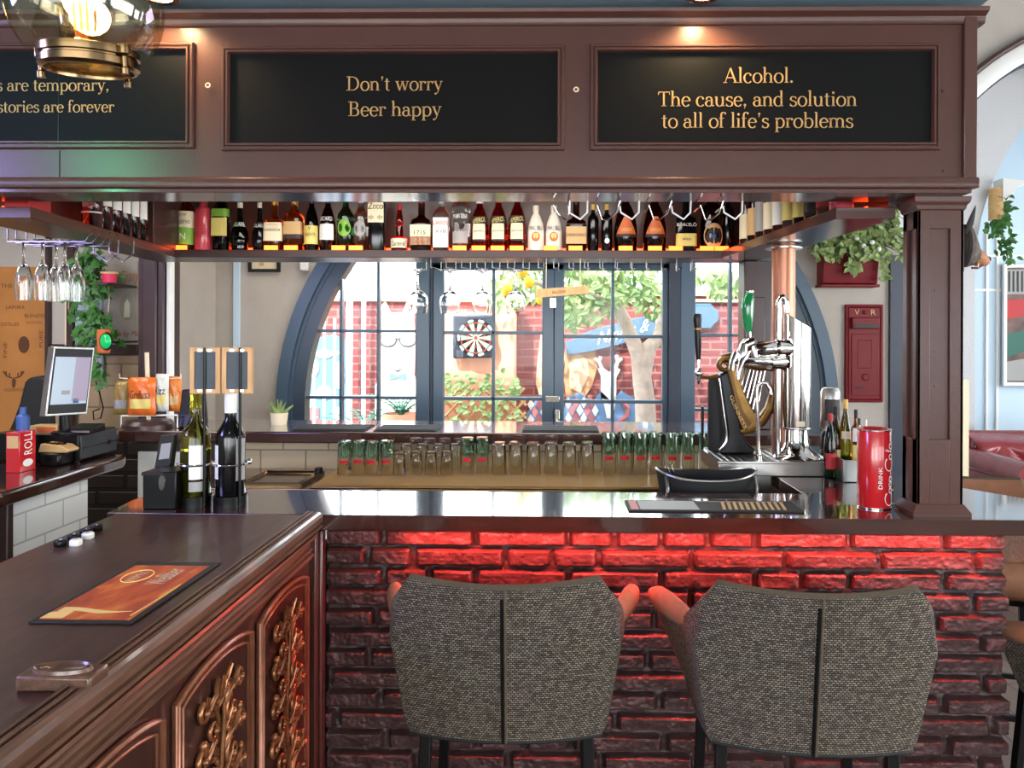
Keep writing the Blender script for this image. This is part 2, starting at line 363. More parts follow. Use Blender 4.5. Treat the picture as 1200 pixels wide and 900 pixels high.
# ---------------------------------------------------------------- hand-drawn serif face for the sign boards
def _A(cx, cy, rx, ry, a0, a1, n=14):
    return [(cx+rx*math.cos(math.radians(a0+(a1-a0)*i/n)), cy+ry*math.sin(math.radians(a0+(a1-a0)*i/n))) for i in range(n+1)]
def _St(x, y0, y1): return [(x, y0), (x, y1)]
def _F(x, y, w=.2): return ('f', x, y, w)
X_ = .45; AS = .74; CP = .7
def _dot(x, y, r=.055): return ('d', x, y, r)
GL = {
 'a': (.47, [_A(.2, .3, .14, .145, 150, 0)+[(.34, .3), (.34, .08), (.39, .01), (.46, .04)], [(.34, .27)]+_A(.2, .13, .15, .135, 80, 340), _dot(.09, .35, .045)]),
 'b': (.52, [_St(.11, 0, AS), [(.11, .3)]+_A(.27, .225, .19, .235, 140, -140)+[(.11, .1)], ('l', .02, AS-.02, .11, AS)]),
 'c': (.45, [_A(.24, .225, .19, .235, 50, 318), _dot(.36, .37, .05)]),
 'd': (.53, [_St(.4, 0, AS), [(.4, .33)]+_A(.24, .225, .19, .235, 45, 315)+[(.4, .1)], ('l', .31, AS-.02, .4, AS), ('l', .4, .02, .49, .02)]),
 'e': (.46, [[(.06, .25), (.41, .25)], _A(.235, .225, .185, .235, 5, 322)]),
 'f': (.32, [[(.12, 0), (.12, .58)]+_A(.24, .6, .12, .14, 180, 50), _F(.12, 0), _F(.14, X_-.01, .24), _dot(.32, .68, .045)]),
 'h': (.55, [_St(.11, 0, AS), [(.11, .3)]+_A(.27, .28, .15, .175, 160, 0)+[(.42, .28), (.42, 0)], _F(.11, 0), _F(.42, 0), ('l', .02, AS-.02, .11, AS)]),
 'i': (.27, [_St(.13, 0, X_), _F(.13, 0), ('l', .04, X_-.02, .13, X_), _dot(.13, .64, .06)]),
 'l': (.27, [_St(.13, 0, AS), _F(.13, 0), ('l', .04, AS-.02, .13, AS)]),
 'm': (.84, [_St(.11, 0, X_), [(.11, .3)]+_A(.26, .28, .15, .175, 160, 0)+[(.41, .28), (.41, 0)], [(.41, .3)]+_A(.56, .28, .15, .175, 160, 0)+[(.71, .28), (.71, 0)], _F(.11, 0), _F(.41, 0), _F(.71, 0), ('l', .02, X_-.02, .11, X_)]),
 'n': (.55, [_St(.11, 0, X_), [(.11, .3)]+_A(.27, .28, .15, .175, 160, 0)+[(.42, .28), (.42, 0)], _F(.11, 0), _F(.42, 0), ('l', .02, X_-.02, .11, X_)]),
 'o': (.5, [_A(.25, .225, .2, .235, 0, 360, 22)]),
 'p': (.53, [_St(.11, -.22, X_), [(.11, .3)]+_A(.27, .225, .19, .235, 140, -140)+[(.11, .1)], _F(.11, -.22), ('l', .02, X_-.02, .11, X_)]),
 'r': (.39, [_St(.11, 0, X_), [(.11, .28)]+_A(.26, .29, .14, .16, 160, 60), _F(.11, 0), _dot(.33, .4, .055), ('l', .02, X_-.02, .11, X_)]),
 's': (.4, [_A(.2, .335, .125, .12, 40, 200)+_A(.2, .115, .145, .125, 60, -150)[1:], ('l', .32, .33, .335, .44), ('l', .055, .12, .045, .0)]),
 't': (.33, [[(.14, .6), (.14, .1)]+_A(.23, .1, .09, .1, 180, 300), _F(.15, X_-.01, .26)]),
 'u': (.55, [[(.11, X_), (.11, .16)]+_A(.26, .17, .15, .175, 180, 340), _St(.42, 0, X_), ('l', .02, X_-.02, .11, X_), ('l', .33, X_-.02, .42, X_), ('l', .42, .02, .5, .02)]),
 'v': (.5, [[(.08, X_), (.25, 0)], ('l', .25, 0, .41, X_), _F(.09, X_-.01, .18), _F(.41, X_-.01, .16)]),
 'w': (.74, [[(.08, X_), (.23, 0)], ('l', .23, 0, .37, X_), [(.37, X_), (.51, 0)], ('l', .51, 0, .65, X_), _F(.09, X_-.01, .18), _F(.38, X_-.01, .16), _F(.65, X_-.01, .16)]),
 'y': (.5, [[(.08, X_), (.26, .02)], ('l', .41, X_, .22, -.1), ('l', .22, -.1, .12, -.19), _F(.09, X_-.01, .18), _F(.41, X_-.01, .16), _dot(.1, -.17, .05)]),
 'A': (.7, [('l', .07, 0, .33, CP), [(.33, CP), (.6, 0)], ('l', .17, .24, .5, .24), _F(.08, 0, .2), _F(.6, 0, .24)]),
 'B': (.64, [_St(.15, 0, CP), [(.15, CP-.02), (.33, CP-.02)]+_A(.33, .53, .15, .155, 90, -90)+[(.15, .37)], [(.3, .37)]+_A(.35, .19, .18, .175, 90, -90)+[(.15, .015)], _F(.12, 0, .22), _F(.12, CP-.02, .22)]),
 'D': (.74, [_St(.15, 0, CP), [(.15, CP-.02), (.3, CP-.02)]+_A(.32, .35, .31, .335, 90, -90)+[(.15, .015)], _F(.12, 0, .22), _F(.12, CP-.02, .22)]),
 'T': (.64, [_St(.32, 0, CP), ('l', .04, CP-.02, .6, CP-.02), ('l', .05, CP, .04, .55), ('l', .59, CP, .6, .55), _F(.32, 0, .26)]),
 '.': (.24, [_dot(.11, .05, .06)]), ',': (.24, [_dot(.11, .05, .06), ('l', .15, .03, .08, -.11)]), "'": (.22, [_dot(.11, .66, .055), ('l', .14, .65, .09, .5)]), ' ': (.26, []),
}
def serif_text(txt, thick=.088, thin=.03):
    vs = []; fs = []; x = 0
    def poly(ps):
        n = len(vs); vs.extend(ps); fs.append(tuple(range(n, n+len(ps))))
    def stroke(ps, ox, const=None):
        n = len(ps); L = []; R = []
        for i, p in enumerate(ps):
            a = ps[max(0, i-1)]; b = ps[min(n-1, i+1)]; dx, dy = b[0]-a[0], b[1]-a[1]; l = math.hypot(dx, dy) or 1; dx /= l; dy /= l
            w = const if const else thin+(thick-thin)*abs(dy)**1.5
            L.append((ox+p[0]-dy*w/2, p[1]+dx*w/2)); R.append((ox+p[0]+dy*w/2, p[1]-dx*w/2))
        for i in range(n-1): poly([L[i], L[i+1], R[i+1], R[i]])
    for ch in txt:
        adv, items = GL[ch]
        for it in items:
            if isinstance(it, list): stroke(it, x)
            elif it[0] == 'f': poly([(x+it[1]-it[3]/2, it[2]), (x+it[1]+it[3]/2, it[2]), (x+it[1]+it[3]/2, it[2]+thin), (x+it[1]-it[3]/2, it[2]+thin)])
            elif it[0] == 'd': poly([(x+it[1]+it[3]*math.cos(k*PI/5), it[2]+it[3]*math.sin(k*PI/5)) for k in range(10)])
            elif it[0] == 'l': stroke([(it[1], it[2]), (it[3], it[4])], x, thin*1.15)
        x += adv
    return vs, fs, x
def sign_text(txt, px0, px1, base, Y, parent):
    vs, fs, adv = serif_text(txt)
    mnx = min(v[0] for v in vs); mxx = max(v[0] for v in vs)
    a = AY(px0, base, Y); b = AY(px1, base, Y); k = (b.x-a.x)/(mxx-mnx)
    mb = MB(); mb.add([(a.x+(v[0]-mnx)*k, Y, a.z+v[1]*k*1.04) for v in vs], fs)
    return mb.build('lettering', M['gold'], parent, smooth=0, recalc=False)
# value noise for brick faces
def vnoise(X, Y, s, seed):
    rng = np.random.RandomState(seed); T = rng.rand(64, 64)
    x = X/s; y = Y/s; i = np.floor(x).astype(int); j = np.floor(y).astype(int); fx = x-i; fy = y-j
    fx = fx*fx*(3-2*fx); fy = fy*fy*(3-2*fy); g = lambda a, b: T[a % 64, b % 64]
    return (g(i, j)*(1-fx)+g(i+1, j)*fx)*(1-fy)+(g(i, j+1)*(1-fx)+g(i+1, j+1)*fx)*fy
# ================================================================ SETTING
struct(MB().box(-4.6, 7.6, -3.6, 5.24, -.1, 0).box(2.1, 7.6, 5.24, 8.0, -.1, 0).build('floor', M['floor'], smooth=0))
struct(bx('ceiling', M['ceiling'], -4.6, 1.14, -3.6, 2.62, 2.504, 4.3))
struct(MB().box(-4.6, 7.6, -3.6, 5.24, 4.3, 4.4).box(2.1, 7.6, 5.24, 8.0, 4.3, 4.4).build('ceiling_upper', M['plasterlight'], smooth=0))
struct(bx('wall_lounge_side', M['plasterlight'], 2.1, 2.2, 5.24, 7.8, 0, 4.3))
struct(bx('wall_left', M['plaster'], -4.8, -4.6, -3.6, 5.3, 0, 4.3))
# wall behind the camera and the right wall: window openings let the daylight in
mb = MB(); mb.box(-4.6, 7.6, -3.8, -3.6, 0, 1.0); mb.box(-4.6, 7.6, -3.8, -3.6, 2.1, 4.3)
for x in (-4.6, -1.6, 1.2, 4.2, 7.0): mb.box(x, x+.6, -3.8, -3.6, 1.0, 2.1)
struct(mb.build('wall_front', M['plasterlight'], smooth=0))
mb = MB(); mb.box(7.6, 7.8, -3.6, 8, 0, .8); mb.box(7.6, 7.8, -3.6, 8, 2.5, 4.3)
for y in (-3.6, -.6, 2.2, 4.4, 6.9): mb.box(7.6, 7.8, y, y+.8, .8, 2.5)
struct(mb.build('wall_right', M['plasterlight'], smooth=0))
BW = 5.0
acx, acz, aR, aI = AY(651, 480, BW).x, AY(651, 480, BW).z, S(328, BW), S(300, BW)
bcx, bcz, bR = AY(1321, 300, BW).x, AY(1321, 300, BW).z, S(253, BW)
poly = [(-2.75, 0), (acx-aR+.06, 0)]
poly += [(acx-(aR-.06)*math.cos(a), acz+(aR-.06)*math.sin(a)) for a in np.linspace(0, PI, 49)]
poly += [(acx+aR-.06, 0), (bcx-bR, 0)]
poly += [(bcx-bR*math.cos(a), bcz+bR*math.sin(a)) for a in np.linspace(0, PI, 41)]
poly += [(bcx+bR, 0), (7.6, 0), (7.6, 4.3), (-2.75, 4.3)]
struct(MB().prism(poly, BW, BW+.24).build('wall_back', M['plaster'], smooth=0))
# lounge wall with the inner arch, pale blue wall behind it
p6 = 6.2; ccx, ccz, cR = AY(1437, 320, p6).x, AY(1437, 320, p6).z, S(287, p6)
poly = [(2.2, 0), (ccx-cR, 0)]+[(ccx-cR*math.cos(a), ccz+cR*math.sin(a)) for a in np.linspace(0, PI*.86, 37)]+[(7.55, 4.3), (2.2, 4.3)]
struct(MB().prism(poly, p6, p6+.3).build('wall_lounge', M['plasterlight'], smooth=0))
struct(bx('wall_far', M['bluewall'], 2.1, 7.6, 7.6, 7.8, 0, 4.3))
mb = MB()
for px in (1156, 1168): q = AY(px, 400, 7.6); mb.box(q.x-.012, q.x+.012, 7.585, 7.6, .3, 2.6)
for py in (300, 340): q = AY(1180, py, 7.6); mb.box(3.6, 6.5, 7.583, 7.6, q.z-.012, q.z+.012)
struct(mb.build('trim_1', M['white'], smooth=0))
# outer arch: navy jamb lining, cream and brown moulding following the arch
mb = MB(); q0 = AY(1041, 400, BW).x
mb.box(q0, bcx-bR, BW-.03, BW+.24, 0, bcz)
mb.grid([[(bcx-(bR-d)*math.cos(a), y, bcz+(bR-d)*math.sin(a)) for (d, y) in ((0, BW-.02), (.012, BW-.02), (.012, BW+.25), (0, BW+.25))] for a in np.linspace(0, PI, 41)])
struct(mb.build('trim_2', M['navy'], smooth=0))
def arc_mould(name, m, d0, d1, h):
    mb = MB()
    mb.grid([[(bcx-(bR+d)*math.cos(a), y, bcz+(bR+d)*math.sin(a)) for (d, y) in ((d0, BW-.001), (d0, BW-h), ((d0+d1)/2, BW-h-.02), (d1, BW-h), (d1, BW-.001))] for a in np.linspace(.05, PI-.05, 49)])
    return struct(mb.build(name, m, smooth=50))
arc_mould('trim_3', M['white'], 0, .11, .05); arc_mould('trim_4', M['brown'], .11, .15, .07)
# left rear wall: stone tile below, painted panel above, dark post, dark brick recess
LW = 4.2
zt = AY(140, 412, LW).z; xl = AY(175, 400, LW).x
struct(bx('wall_left_rear', M['stonetile'], -4.6, xl, LW, LW+.2, 0, 4.3))
q = AY(128, 300, LW); q2 = AY(165, 411, LW)
struct(bx('trim_5', M['browndark'], AY(60, 0, LW).x, q2.x, LW-.04, LW, zt-.02, zt+.04, bevel=.005))
struct(bx('wall_left_panel', M['plaster'], -4.5, q2.x, LW-.015, LW, zt+.04, 3.2))
struct(MB().box(AY(163, 0, 4.0).x, AY(193, 0, 4.0).x, 4.0, 4.18, 0, 3.2).box(AY(169, 0, 4.0).x, AY(186, 0, 4.0).x, 3.985, 4.0, .2, 3.0).build('trim_6', M['browndark'], bevel=.006))
struct(bx('trim_7', M['white'], AY(196, 0, 4.02).x, AY(200.5, 0, 4.02).x, 4.02, 4.07, 0, 3.2, bevel=.004))
struct(bx('wall_left_return', M['plaster'], -2.75, AY(200, 0, 4.4).x, 4.4, 5.0, 0, 4.3))
struct(bx('trim_8', M['bluewall'], AY(276, 0, BW).x, AY(283, 0, BW).x, BW-.02, BW, .2, 3.2))
# ---- arched window and glazed doors
def fr(name, m, bev=.004): return lambda mb: struct(mb.build(name, m, bevel=bev))
def arch_ring(r0, r1, y0, y1, zb=0.0):
    out = [(acx-r0, zb)]+[(acx-r0*math.cos(a), acz+r0*math.sin(a)) for a in np.linspace(0, PI, 57)]+[(acx+r0, zb)]
    inn = [(acx+r1, zb)]+[(acx+r1*math.cos(a), acz+r1*math.sin(a)) for a in np.linspace(0, PI, 57)]+[(acx-r1, zb)]
    n = len(out); inn = inn[::-1]
    P = [[(o[0], y0, o[1]), (o[0], y1, o[1]), (i[0], y1, i[1]), (i[0], y0, i[1]), (o[0], y0, o[1])] for o, i in zip(out, inn)]
    return P
w1 = bpy.data.objects.new('window_1', None); C.objects.link(w1); w1.location = (acx, BW, 0); struct(w1)
mb = MB(); mb.grid(arch_ring(aR, aR-.075, BW-.035, BW+.1)); mb.grid(arch_ring(aR-.07, aR-.095, BW+.0, BW+.1)); mb.build('arch_frame', M['frame'], w1, smooth=40)
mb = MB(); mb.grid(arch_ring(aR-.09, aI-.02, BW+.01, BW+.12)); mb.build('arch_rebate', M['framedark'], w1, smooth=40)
def xs(px): return AY(px, 420, BW).x
def zs(py): return AY(600, py, BW).z
def hz(dx): return acz+math.sqrt(max(.01, (aI)**2-dx**2))
GY0, GY1 = BW+.04, BW+.10
def vbar(mb, p0, p1, z0=0, z1=None, y0=GY0, y1=GY1):
    x0, x1 = xs(p0), xs(p1)
    if z1 is None: z1 = min(hz(x0-acx), hz(x1-acx))+.02
    mb.box(x0, x1, y0, y1, z0, z1)
mb = MB()
for a, b in ((395.5, 398.8), (439.5, 442.8)): vbar(mb, a, b)
for py in (388.5, 467.5, 545): mb.box(acx-math.sqrt(aI**2-max(0, zs(py)-acz)**2)-.01, xs(490), GY0, GY1, zs(py)-.01, zs(py)+.01)
for a, b in ((856, 859.5), (905, 908.5)): vbar(mb, a, b)
for py in (392, 480, 550): mb.box(xs(812), acx+math.sqrt(aI**2-max(0, zs(py)-acz)**2)+.01, GY0, GY1, zs(py)-.01, zs(py)+.01)
mb.build('glazing_bars', M['frame'], w1, bevel=.003)
mb = MB(); vbar(mb, 487, 503, y0=BW+.0, y1=BW+.14); vbar(mb, 797, 815, y0=BW+.0, y1=BW+.14)
mb.box(xs(487), xs(815), BW, BW+.14, zs(308), zs(296))
mb.build('mullion', M['frame'], w1, bevel=.006)
mb = MB(); vbar(mb, 784, 797, y0=BW-.01, y1=BW+.13); vbar(mb, 503, 506, y0=BW+.02, y1=BW+.13); mb.build('rebate_strip', M['navy'], w1, bevel=.003)
mb = MB(); mb.v += [(acx-aI*math.cos(a), BW+.07, acz+aI*math.sin(a)) for a in np.linspace(0, PI, 57)]+[(acx+aI, BW+.07, 0), (acx-aI, BW+.07, 0)]; mb.f.append(tuple(range(59))); mb.m.append(0)
# panes only where the window itself is glazed
side = MB()
for sgn, pxe in ((-1, 489), (1, 813)):
    xe = xs(pxe)-acx; a1 = math.acos(abs(xe)/aI)
    pts = [(acx+sgn*aI*math.cos(a), BW+.07, acz+aI*math.sin(a)) for a in np.linspace(0, a1, 20)]+[(acx+xe, BW+.07, 0), (acx+sgn*aI, BW+.07, 0)]
    side.add(pts, [tuple(range(len(pts)))])
side.build('pane', M['pane'], w1, smooth=0)
def door(n, p0, p1, stl, str_, mid, rails):
    d = bpy.data.objects.new('door_%d' % n, None); C.objects.link(d); d.location = (xs(p0), BW, 0); struct(d)
    mb = MB(); top = zs(308)
    mb.box(xs(p0), xs(p0+stl), BW+.03, BW+.09, .01, top); mb.box(xs(p1-str_), xs(p1), BW+.03, BW+.09, .01, top)
    mb.box(xs(p0), xs(p1), BW+.03, BW+.09, zs(316), top-.001); mb.box(xs(p0), xs(p1), BW+.03, BW+.09, .01, .62)
    mb.build('door_frame', M['frame'], d, bevel=.006)
    mb = MB(); mb.box(xs(mid-1.8), xs(mid+1.8), BW+.04, BW+.085, .6, zs(316))
    for r in rails: mb.box(xs(p0+stl), xs(p1-str_), BW+.04, BW+.085, zs(r)-.011, zs(r)+.011)
    mb.build('glazing_bars', M['frame'], d, bevel=.003)
    MB().add([(xs(p0+4), BW+.06, .5), (xs(p1-4), BW+.06, .5), (xs(p1-4), BW+.06, top), (xs(p0+4), BW+.06, top)], [(0, 1, 2, 3)]).build('pane', M['pane'], d, smooth=0)
    return d
d1 = door(1, 506, 649, 13, 14, 577.5, (390, 468, 545)); d2 = door(2, 649, 784, 12, 7, 718.5, (394, 471, 548))
mb = MB(); q = AY(648, 372, BW-.0); mb.box(q.x-.02, q.x+.02, BW-.02, BW+.03, zs(361), zs(349)); mb.box(xs(640), xs(656), BW, BW+.03, zs(471), zs(464)); mb.build('latch', M['chrome'], d1, bevel=.003)
mb = MB(); mb.box(xs(651), xs(656), BW, BW+.03, zs(502), zs(480)); mb.tube([(xs(653), BW+.01, zs(493)), (xs(653), BW-.05, zs(493)), (xs(666), BW-.05, zs(495))], .009); mb.build('handle', M['chrome'], d2, bevel=.003)

# ================================================================ COURTYARD beyond the window
struct(bx('ground', M['paving'], -9, 2.1, BW+.24, 14, -.12, 0))
CY_ = 8.4
zt = AY(440, 353, CY_).z
mb = MB(); mb.box(-7, AY(640, 0, CY_).x, CY_, CY_+.2, 0, zt); mb.box(AY(640, 0, CY_).x, 4.6, CY_, CY_+.2, 0, AY(840, 347, CY_).z)
struct(mb.build('wall_courtyard', M['redbrick'], smooth=0))
mb = MB(); mb.box(-7, 4.6, CY_-.04, CY_+.24, zt+.0, zt+.03); mb.box(AY(640, 0, CY_).x, 4.6, CY_-.05, CY_+.25, AY(840, 347, CY_).z, AY(840, 340, CY_).z); struct(mb.build('trim_9', M['cream'], smooth=0))
def flat(name, px, Y, th, m): return None
def outl(mb, pts, Y, th=.02, mi=0): mb.prism([XZ(a, b, Y) for a, b in pts], Y-th, Y, mi=mi); return mb
def ell(cx, cy, rx, ry, n=24, a0=0, a1=360): return [(cx+rx*math.cos(math.radians(a0+(a1-a0)*i/n)), cy+ry*math.sin(math.radians(a0+(a1-a0)*i/n))) for i in range(n)]
# salmon pier with dartboard
sp = struct(MB().box(AY(519, 0, 7.9).x, AY(578, 0, 7.9).x-.001, 7.9, 8.39, 0, AY(560, 365, 7.9).z).box(AY(578, 0, 7.9).x, AY(604, 0, 7.9).x, 7.9, 8.39, 0, AY(590, 330, 7.9).z).build('wall_pier', M['salmon'], bevel=.01))
DY = 7.88
t = thing('dartboard', 'round black and white dartboard in a square navy case outside the window', 'dartboard', AY(557, 395, DY))
mb = MB(); mb.prism([XZ(*p, DY) for p in ((532, 369), (579, 369), (580, 419), (532, 420))], DY-.1, DY); mb.build('case', M['navy'], t, bevel=.02)
c = AY(558, 396, DY-.1); R = S(22, DY); mats = [M['black'], M['cream'], M['white'], mat('dart_red', (170, 40, 44)), mat('dart_green', (30, 120, 84))]
mb = MB(); mb.lathe([(0, -.03), (R, -.03), (R, 0), (0, 0)], (c.x, DY-.1, c.z), 40, axis='y')
def wedge(r0, r1, k, n, mi, y):
    a0 = 2*PI*(k-.5)/n; a1 = 2*PI*(k+.5)/n
    mb.add([(c.x+r*math.sin(a), y, c.z+r*math.cos(a)) for r, a in ((r0, a0), (r1, a0), (r1, (a0+a1)/2), (r1, a1), (r0, a1))], [(0, 1, 2, 3, 4)], mi)
for k in range(20):
    wedge(R*.1, R*.44, k, 20, k % 2, DY-.134); wedge(R*.5, R*.76, k, 20, k % 2, DY-.134)
    wedge(R*.44, R*.5, k, 20, 3+k % 2, DY-.134); wedge(R*.76, R*.82, k, 20, 3+k % 2, DY-.134)
    wedge(R*.86, R*.97, k, 20, 2 if k % 2 else 0, DY-.134)
mb.lathe([(0, -.036), (R*.09, -.036), (R*.09, -.03)], (c.x, DY-.1, c.z), 12, 3, axis='y')
mb.build('board', mats, t, smooth=0, recalc=False)
# murals painted on the courtyard wall (thin painted cut-outs fixed to it)
MU = [mat('mural_white', (222, 220, 214), .9), mat('mural_cream', (206, 178, 146), .9), mat('mural_blue', (100, 132, 170), .9), mat('mural_ink', (70, 74, 84), .9), mat('mural_red', (172, 104, 106), .9), mat('mural_tan', (182, 138, 104), .9)]
Y = CY_-.001
mb = MB()
outl(mb, [(440, 505), (440, 452), (446, 440), (444, 400), (446, 360), (452, 352), (458, 366), (472, 366), (478, 352), (485, 360), (487, 400), (486, 440), (492, 455), (492, 505)], Y)
for cx in (455, 478): outl(mb, ell(cx, 399, 10, 8), Y-.02, .012, 3); outl(mb, ell(cx, 398.5, 8.6, 6.6), Y-.03, .012, 0)
outl(mb, [(463, 396), (469, 396), (469, 398), (463, 398)], Y-.03, .012, 3)
outl(mb, [(457, 437), (466, 440), (476, 437), (476, 446), (466, 443), (457, 446)], Y-.02, .012, 2)
outl(mb, [(459, 431), (465, 434), (472, 431), (466, 436)], Y-.02, .012, 3)
tag(mb.build('wall_mural', MU, smooth=0), 'painted white long-necked animal with big spectacles and blue bow tie', 'mural', 'animal murals in the courtyard')
mb = MB()
outl(mb, [(636, 505), (634, 470), (628, 450), (630, 420), (634, 390), (641, 372), (652, 376), (660, 390), (662, 430), (656, 455), (662, 505)], Y, .02, 1)
outl(mb, [(618, 505), (617, 485), (632, 462), (650, 466), (662, 505)], Y-.02, .012, 2)
for k in range(4):
    for j in range(4): cx, cy = 622+k*10+(j % 2)*5, 474+j*9; outl(mb, [(cx-4, cy), (cx, cy-7), (cx+4, cy), (cx, cy+7)], Y-.03, .01, 4 if (k+j) % 2 else 0)
tag(mb.build('wall_mural', MU, smooth=0), 'painted tan animal with shaggy neck in a blue and red diamond jumper, left', 'mural', 'animal murals in the courtyard')
mb = MB()
outl(mb, [(664, 470), (660, 440), (662, 410), (672, 396), (686, 398), (697, 408), (700, 430), (694, 452), (682, 470)], Y, .02, 5)
outl(mb, [(668, 455), (666, 425), (676, 412), (688, 422), (690, 440), (680, 460)], Y-.02, .012, 1)
outl(mb, [(655, 505), (664, 466), (680, 460), (700, 478), (706, 505)], Y-.02, .02, 2)
for k in range(4):
    for j in range(4): cx, cy = 666+k*9+(j % 2)*4.5, 472+j*9; outl(mb, [(cx-4, cy), (cx, cy-7), (cx+4, cy), (cx, cy+7)], Y-.04, .01, 4 if (k+j) % 2 else 0)
tag(mb.build('wall_mural', MU, smooth=0), 'painted sandy maned animal in diamond jumper right of the door post', 'mural', 'animal murals in the courtyard')
mb = MB()
outl(mb, [(704, 468), (704, 440), (700, 432), (706, 430), (714, 436), (722, 430), (727, 433), (722, 442), (722, 468)], Y-.022, .02, 0)
for pts in (((706, 434), (702, 424), (704, 418)), ((702, 424), (697, 420)), ((720, 434), (724, 424), (722, 416)), ((724, 424), (729, 420))):
    mb.tube([AY(a, b, Y-.03) for a, b in pts], .02, 6, mi=0)
outl(mb, [(690, 505), (694, 472), (704, 458), (716, 470), (728, 458), (748, 470), (750, 505)], Y-.022, .02, 2)
outl(mb, [(706, 466), (714, 474), (722, 466), (718, 490), (711, 490)], Y-.042, .012, 0)
mb.tube([AY(a, b, Y-.05) for a, b in ((728, 470), (736, 478), (734, 488), (726, 494), (722, 505))], .03, 6, mi=4)
tag(mb.build('wall_mural', MU, smooth=0), 'painted white antlered deer wearing a blue suit on red brick', 'mural', 'animal murals in the courtyard')
mb = MB(); outl(mb, [(352, 505), (352, 400), (390, 392), (408, 398), (412, 505)], Y, .02, 2)
for cx, cy, rx, ry in ((366, 430, 8, 12), (380, 460, 9, 8), (362, 470, 5, 9), (398, 440, 6, 16), (380, 415, 10, 5), (396, 485, 6, 8)): outl(mb, ell(cx, cy, rx, ry, 14), Y-.02, .012, 0)
outl(mb, [(354, 505), (354, 480), (374, 478), (374, 505)], Y-.02, .012, 4)
tag(mb.build('wall_mural', MU, smooth=0), 'painted blue and white shapes on wall behind the white railings', 'mural', 'animal murals in the courtyard')
# long blue name board across the wall
SY = CY_-.045
t = thing('courtyard_sign', 'long slanted blue wall board with white script lettering', 'sign', AY(740, 395, SY))
mb = MB(); outl(mb, [(662, 402), (690, 388), (780, 364), (812, 356), (832, 356), (836, 361), (841, 364), (841, 376), (836, 380), (832, 385), (812, 384), (780, 390), (692, 412), (664, 416)], SY, .04); mb.build('board', mat('sign_blue', (80, 108, 134), .6), t, bevel=.004)
vs, fs = textmesh("Nino's & Wall", .2, .35); x0 = min(v.x for v in vs); x1 = max(v.x for v in vs)
A0, B0 = AY(700, 404, SY-.045), AY(800, 376, SY-.045); ww = B0-A0
MB().add([A0+ww*((v.x-x0)/(x1-x0))+Vector((0, 0, v.y*.95)) for v in vs], fs).build('lettering', M['white'], t, smooth=0, recalc=False)
# trellis with climbing leaves
t = thing('trellis', 'diagonal wooden trellis with climbing leaves below the dartboard', 'trellis', AY(560, 500, 7.8)-Vector((0, 0, AY(560, 500, 7.8).z)))
mb = MB(); x0, x1 = AY(521, 0, 7.8).x, AY(618, 0, 7.8).x; zt = AY(0, 452, 7.8).z
for k in range(-14, 16):
    for sg in (1, -1):
        xa = (x0+x1)/2+k*.13; pts = [(xa, 7.8-sg*.008, 0), (xa+sg*zt, 7.8-sg*.008, zt)]
        # clip to the panel
        def at(x): return (x-xa)/sg
        lo, hi = 0, zt
        for xb in (x0, x1):
            z = at(xb)
            if (sg > 0) == (xb == x0): lo = max(lo, z)
            else: hi = min(hi, z)
        if hi-lo > .05: mb.tube([(xa+sg*lo, 7.8-sg*.008, lo), (xa+sg*hi, 7.8-sg*.008, hi)], .014, 4)
mb.build('lattice', M['wood'], t, smooth=0)
mb = MB(); rnd = random.Random(3)
for k in range(140):
    px, py = rnd.uniform(519, 612), 0
    top = 452-14*math.exp(-((px-540)/12)**2)-18*math.exp(-((px-592)/8)**2)
    py = rnd.uniform(top-6, 508) if rnd.random() < .7 else rnd.uniform(440, 470)
    mb.leaf(AY(px, py, 7.76), (rnd.uniform(-1, 1), -.5, rnd.uniform(-1, .6)), (0, -1, .3), .08, .06)
mb.build('foliage', M['leaftree'], t, smooth=0, recalc=False)
# white railings and drainpipe at the left
t = thing('railing', 'tall white metal bar railing behind left window panes', 'railing', AZ(370, 900, 0))
t.location = (AY(370, 0, 7.2).x, 7.2, 0); mb = MB()
for k, px in enumerate(range(344, 404, 12)): q = AY(px, 400, 7.2); mb.tube([(q.x, 7.2, 0), (q.x, 7.2, AY(0, 372, 7.2).z)], .014, 6)
mb.build('bars', M['white'], t, smooth=0)
mb = MB()
for py in (412, 500): mb.box(AY(342, 0, 7.2).x, AY(402, 0, 7.2).x, 7.185, 7.215, AY(0, py, 7.2).z-.015, AY(0, py, 7.2).z+.015)
mb.build('rail', M['white'], t, smooth=0)
mb = MB(); q = AY(411, 0, 8.2).x; mb.tube([(q, 8.2, 0), (q, 8.2, 3.1)], .035, 10); mb.tube([(q+.14, 8.25, 0), (q+.14, 8.25, 3.1)], .025, 10)
tag(mb.build('drainpipe', mat('pipe_blue', (190, 204, 220), .5)), 'pale blue drainpipe pair running up the courtyard wall', 'drainpipe')
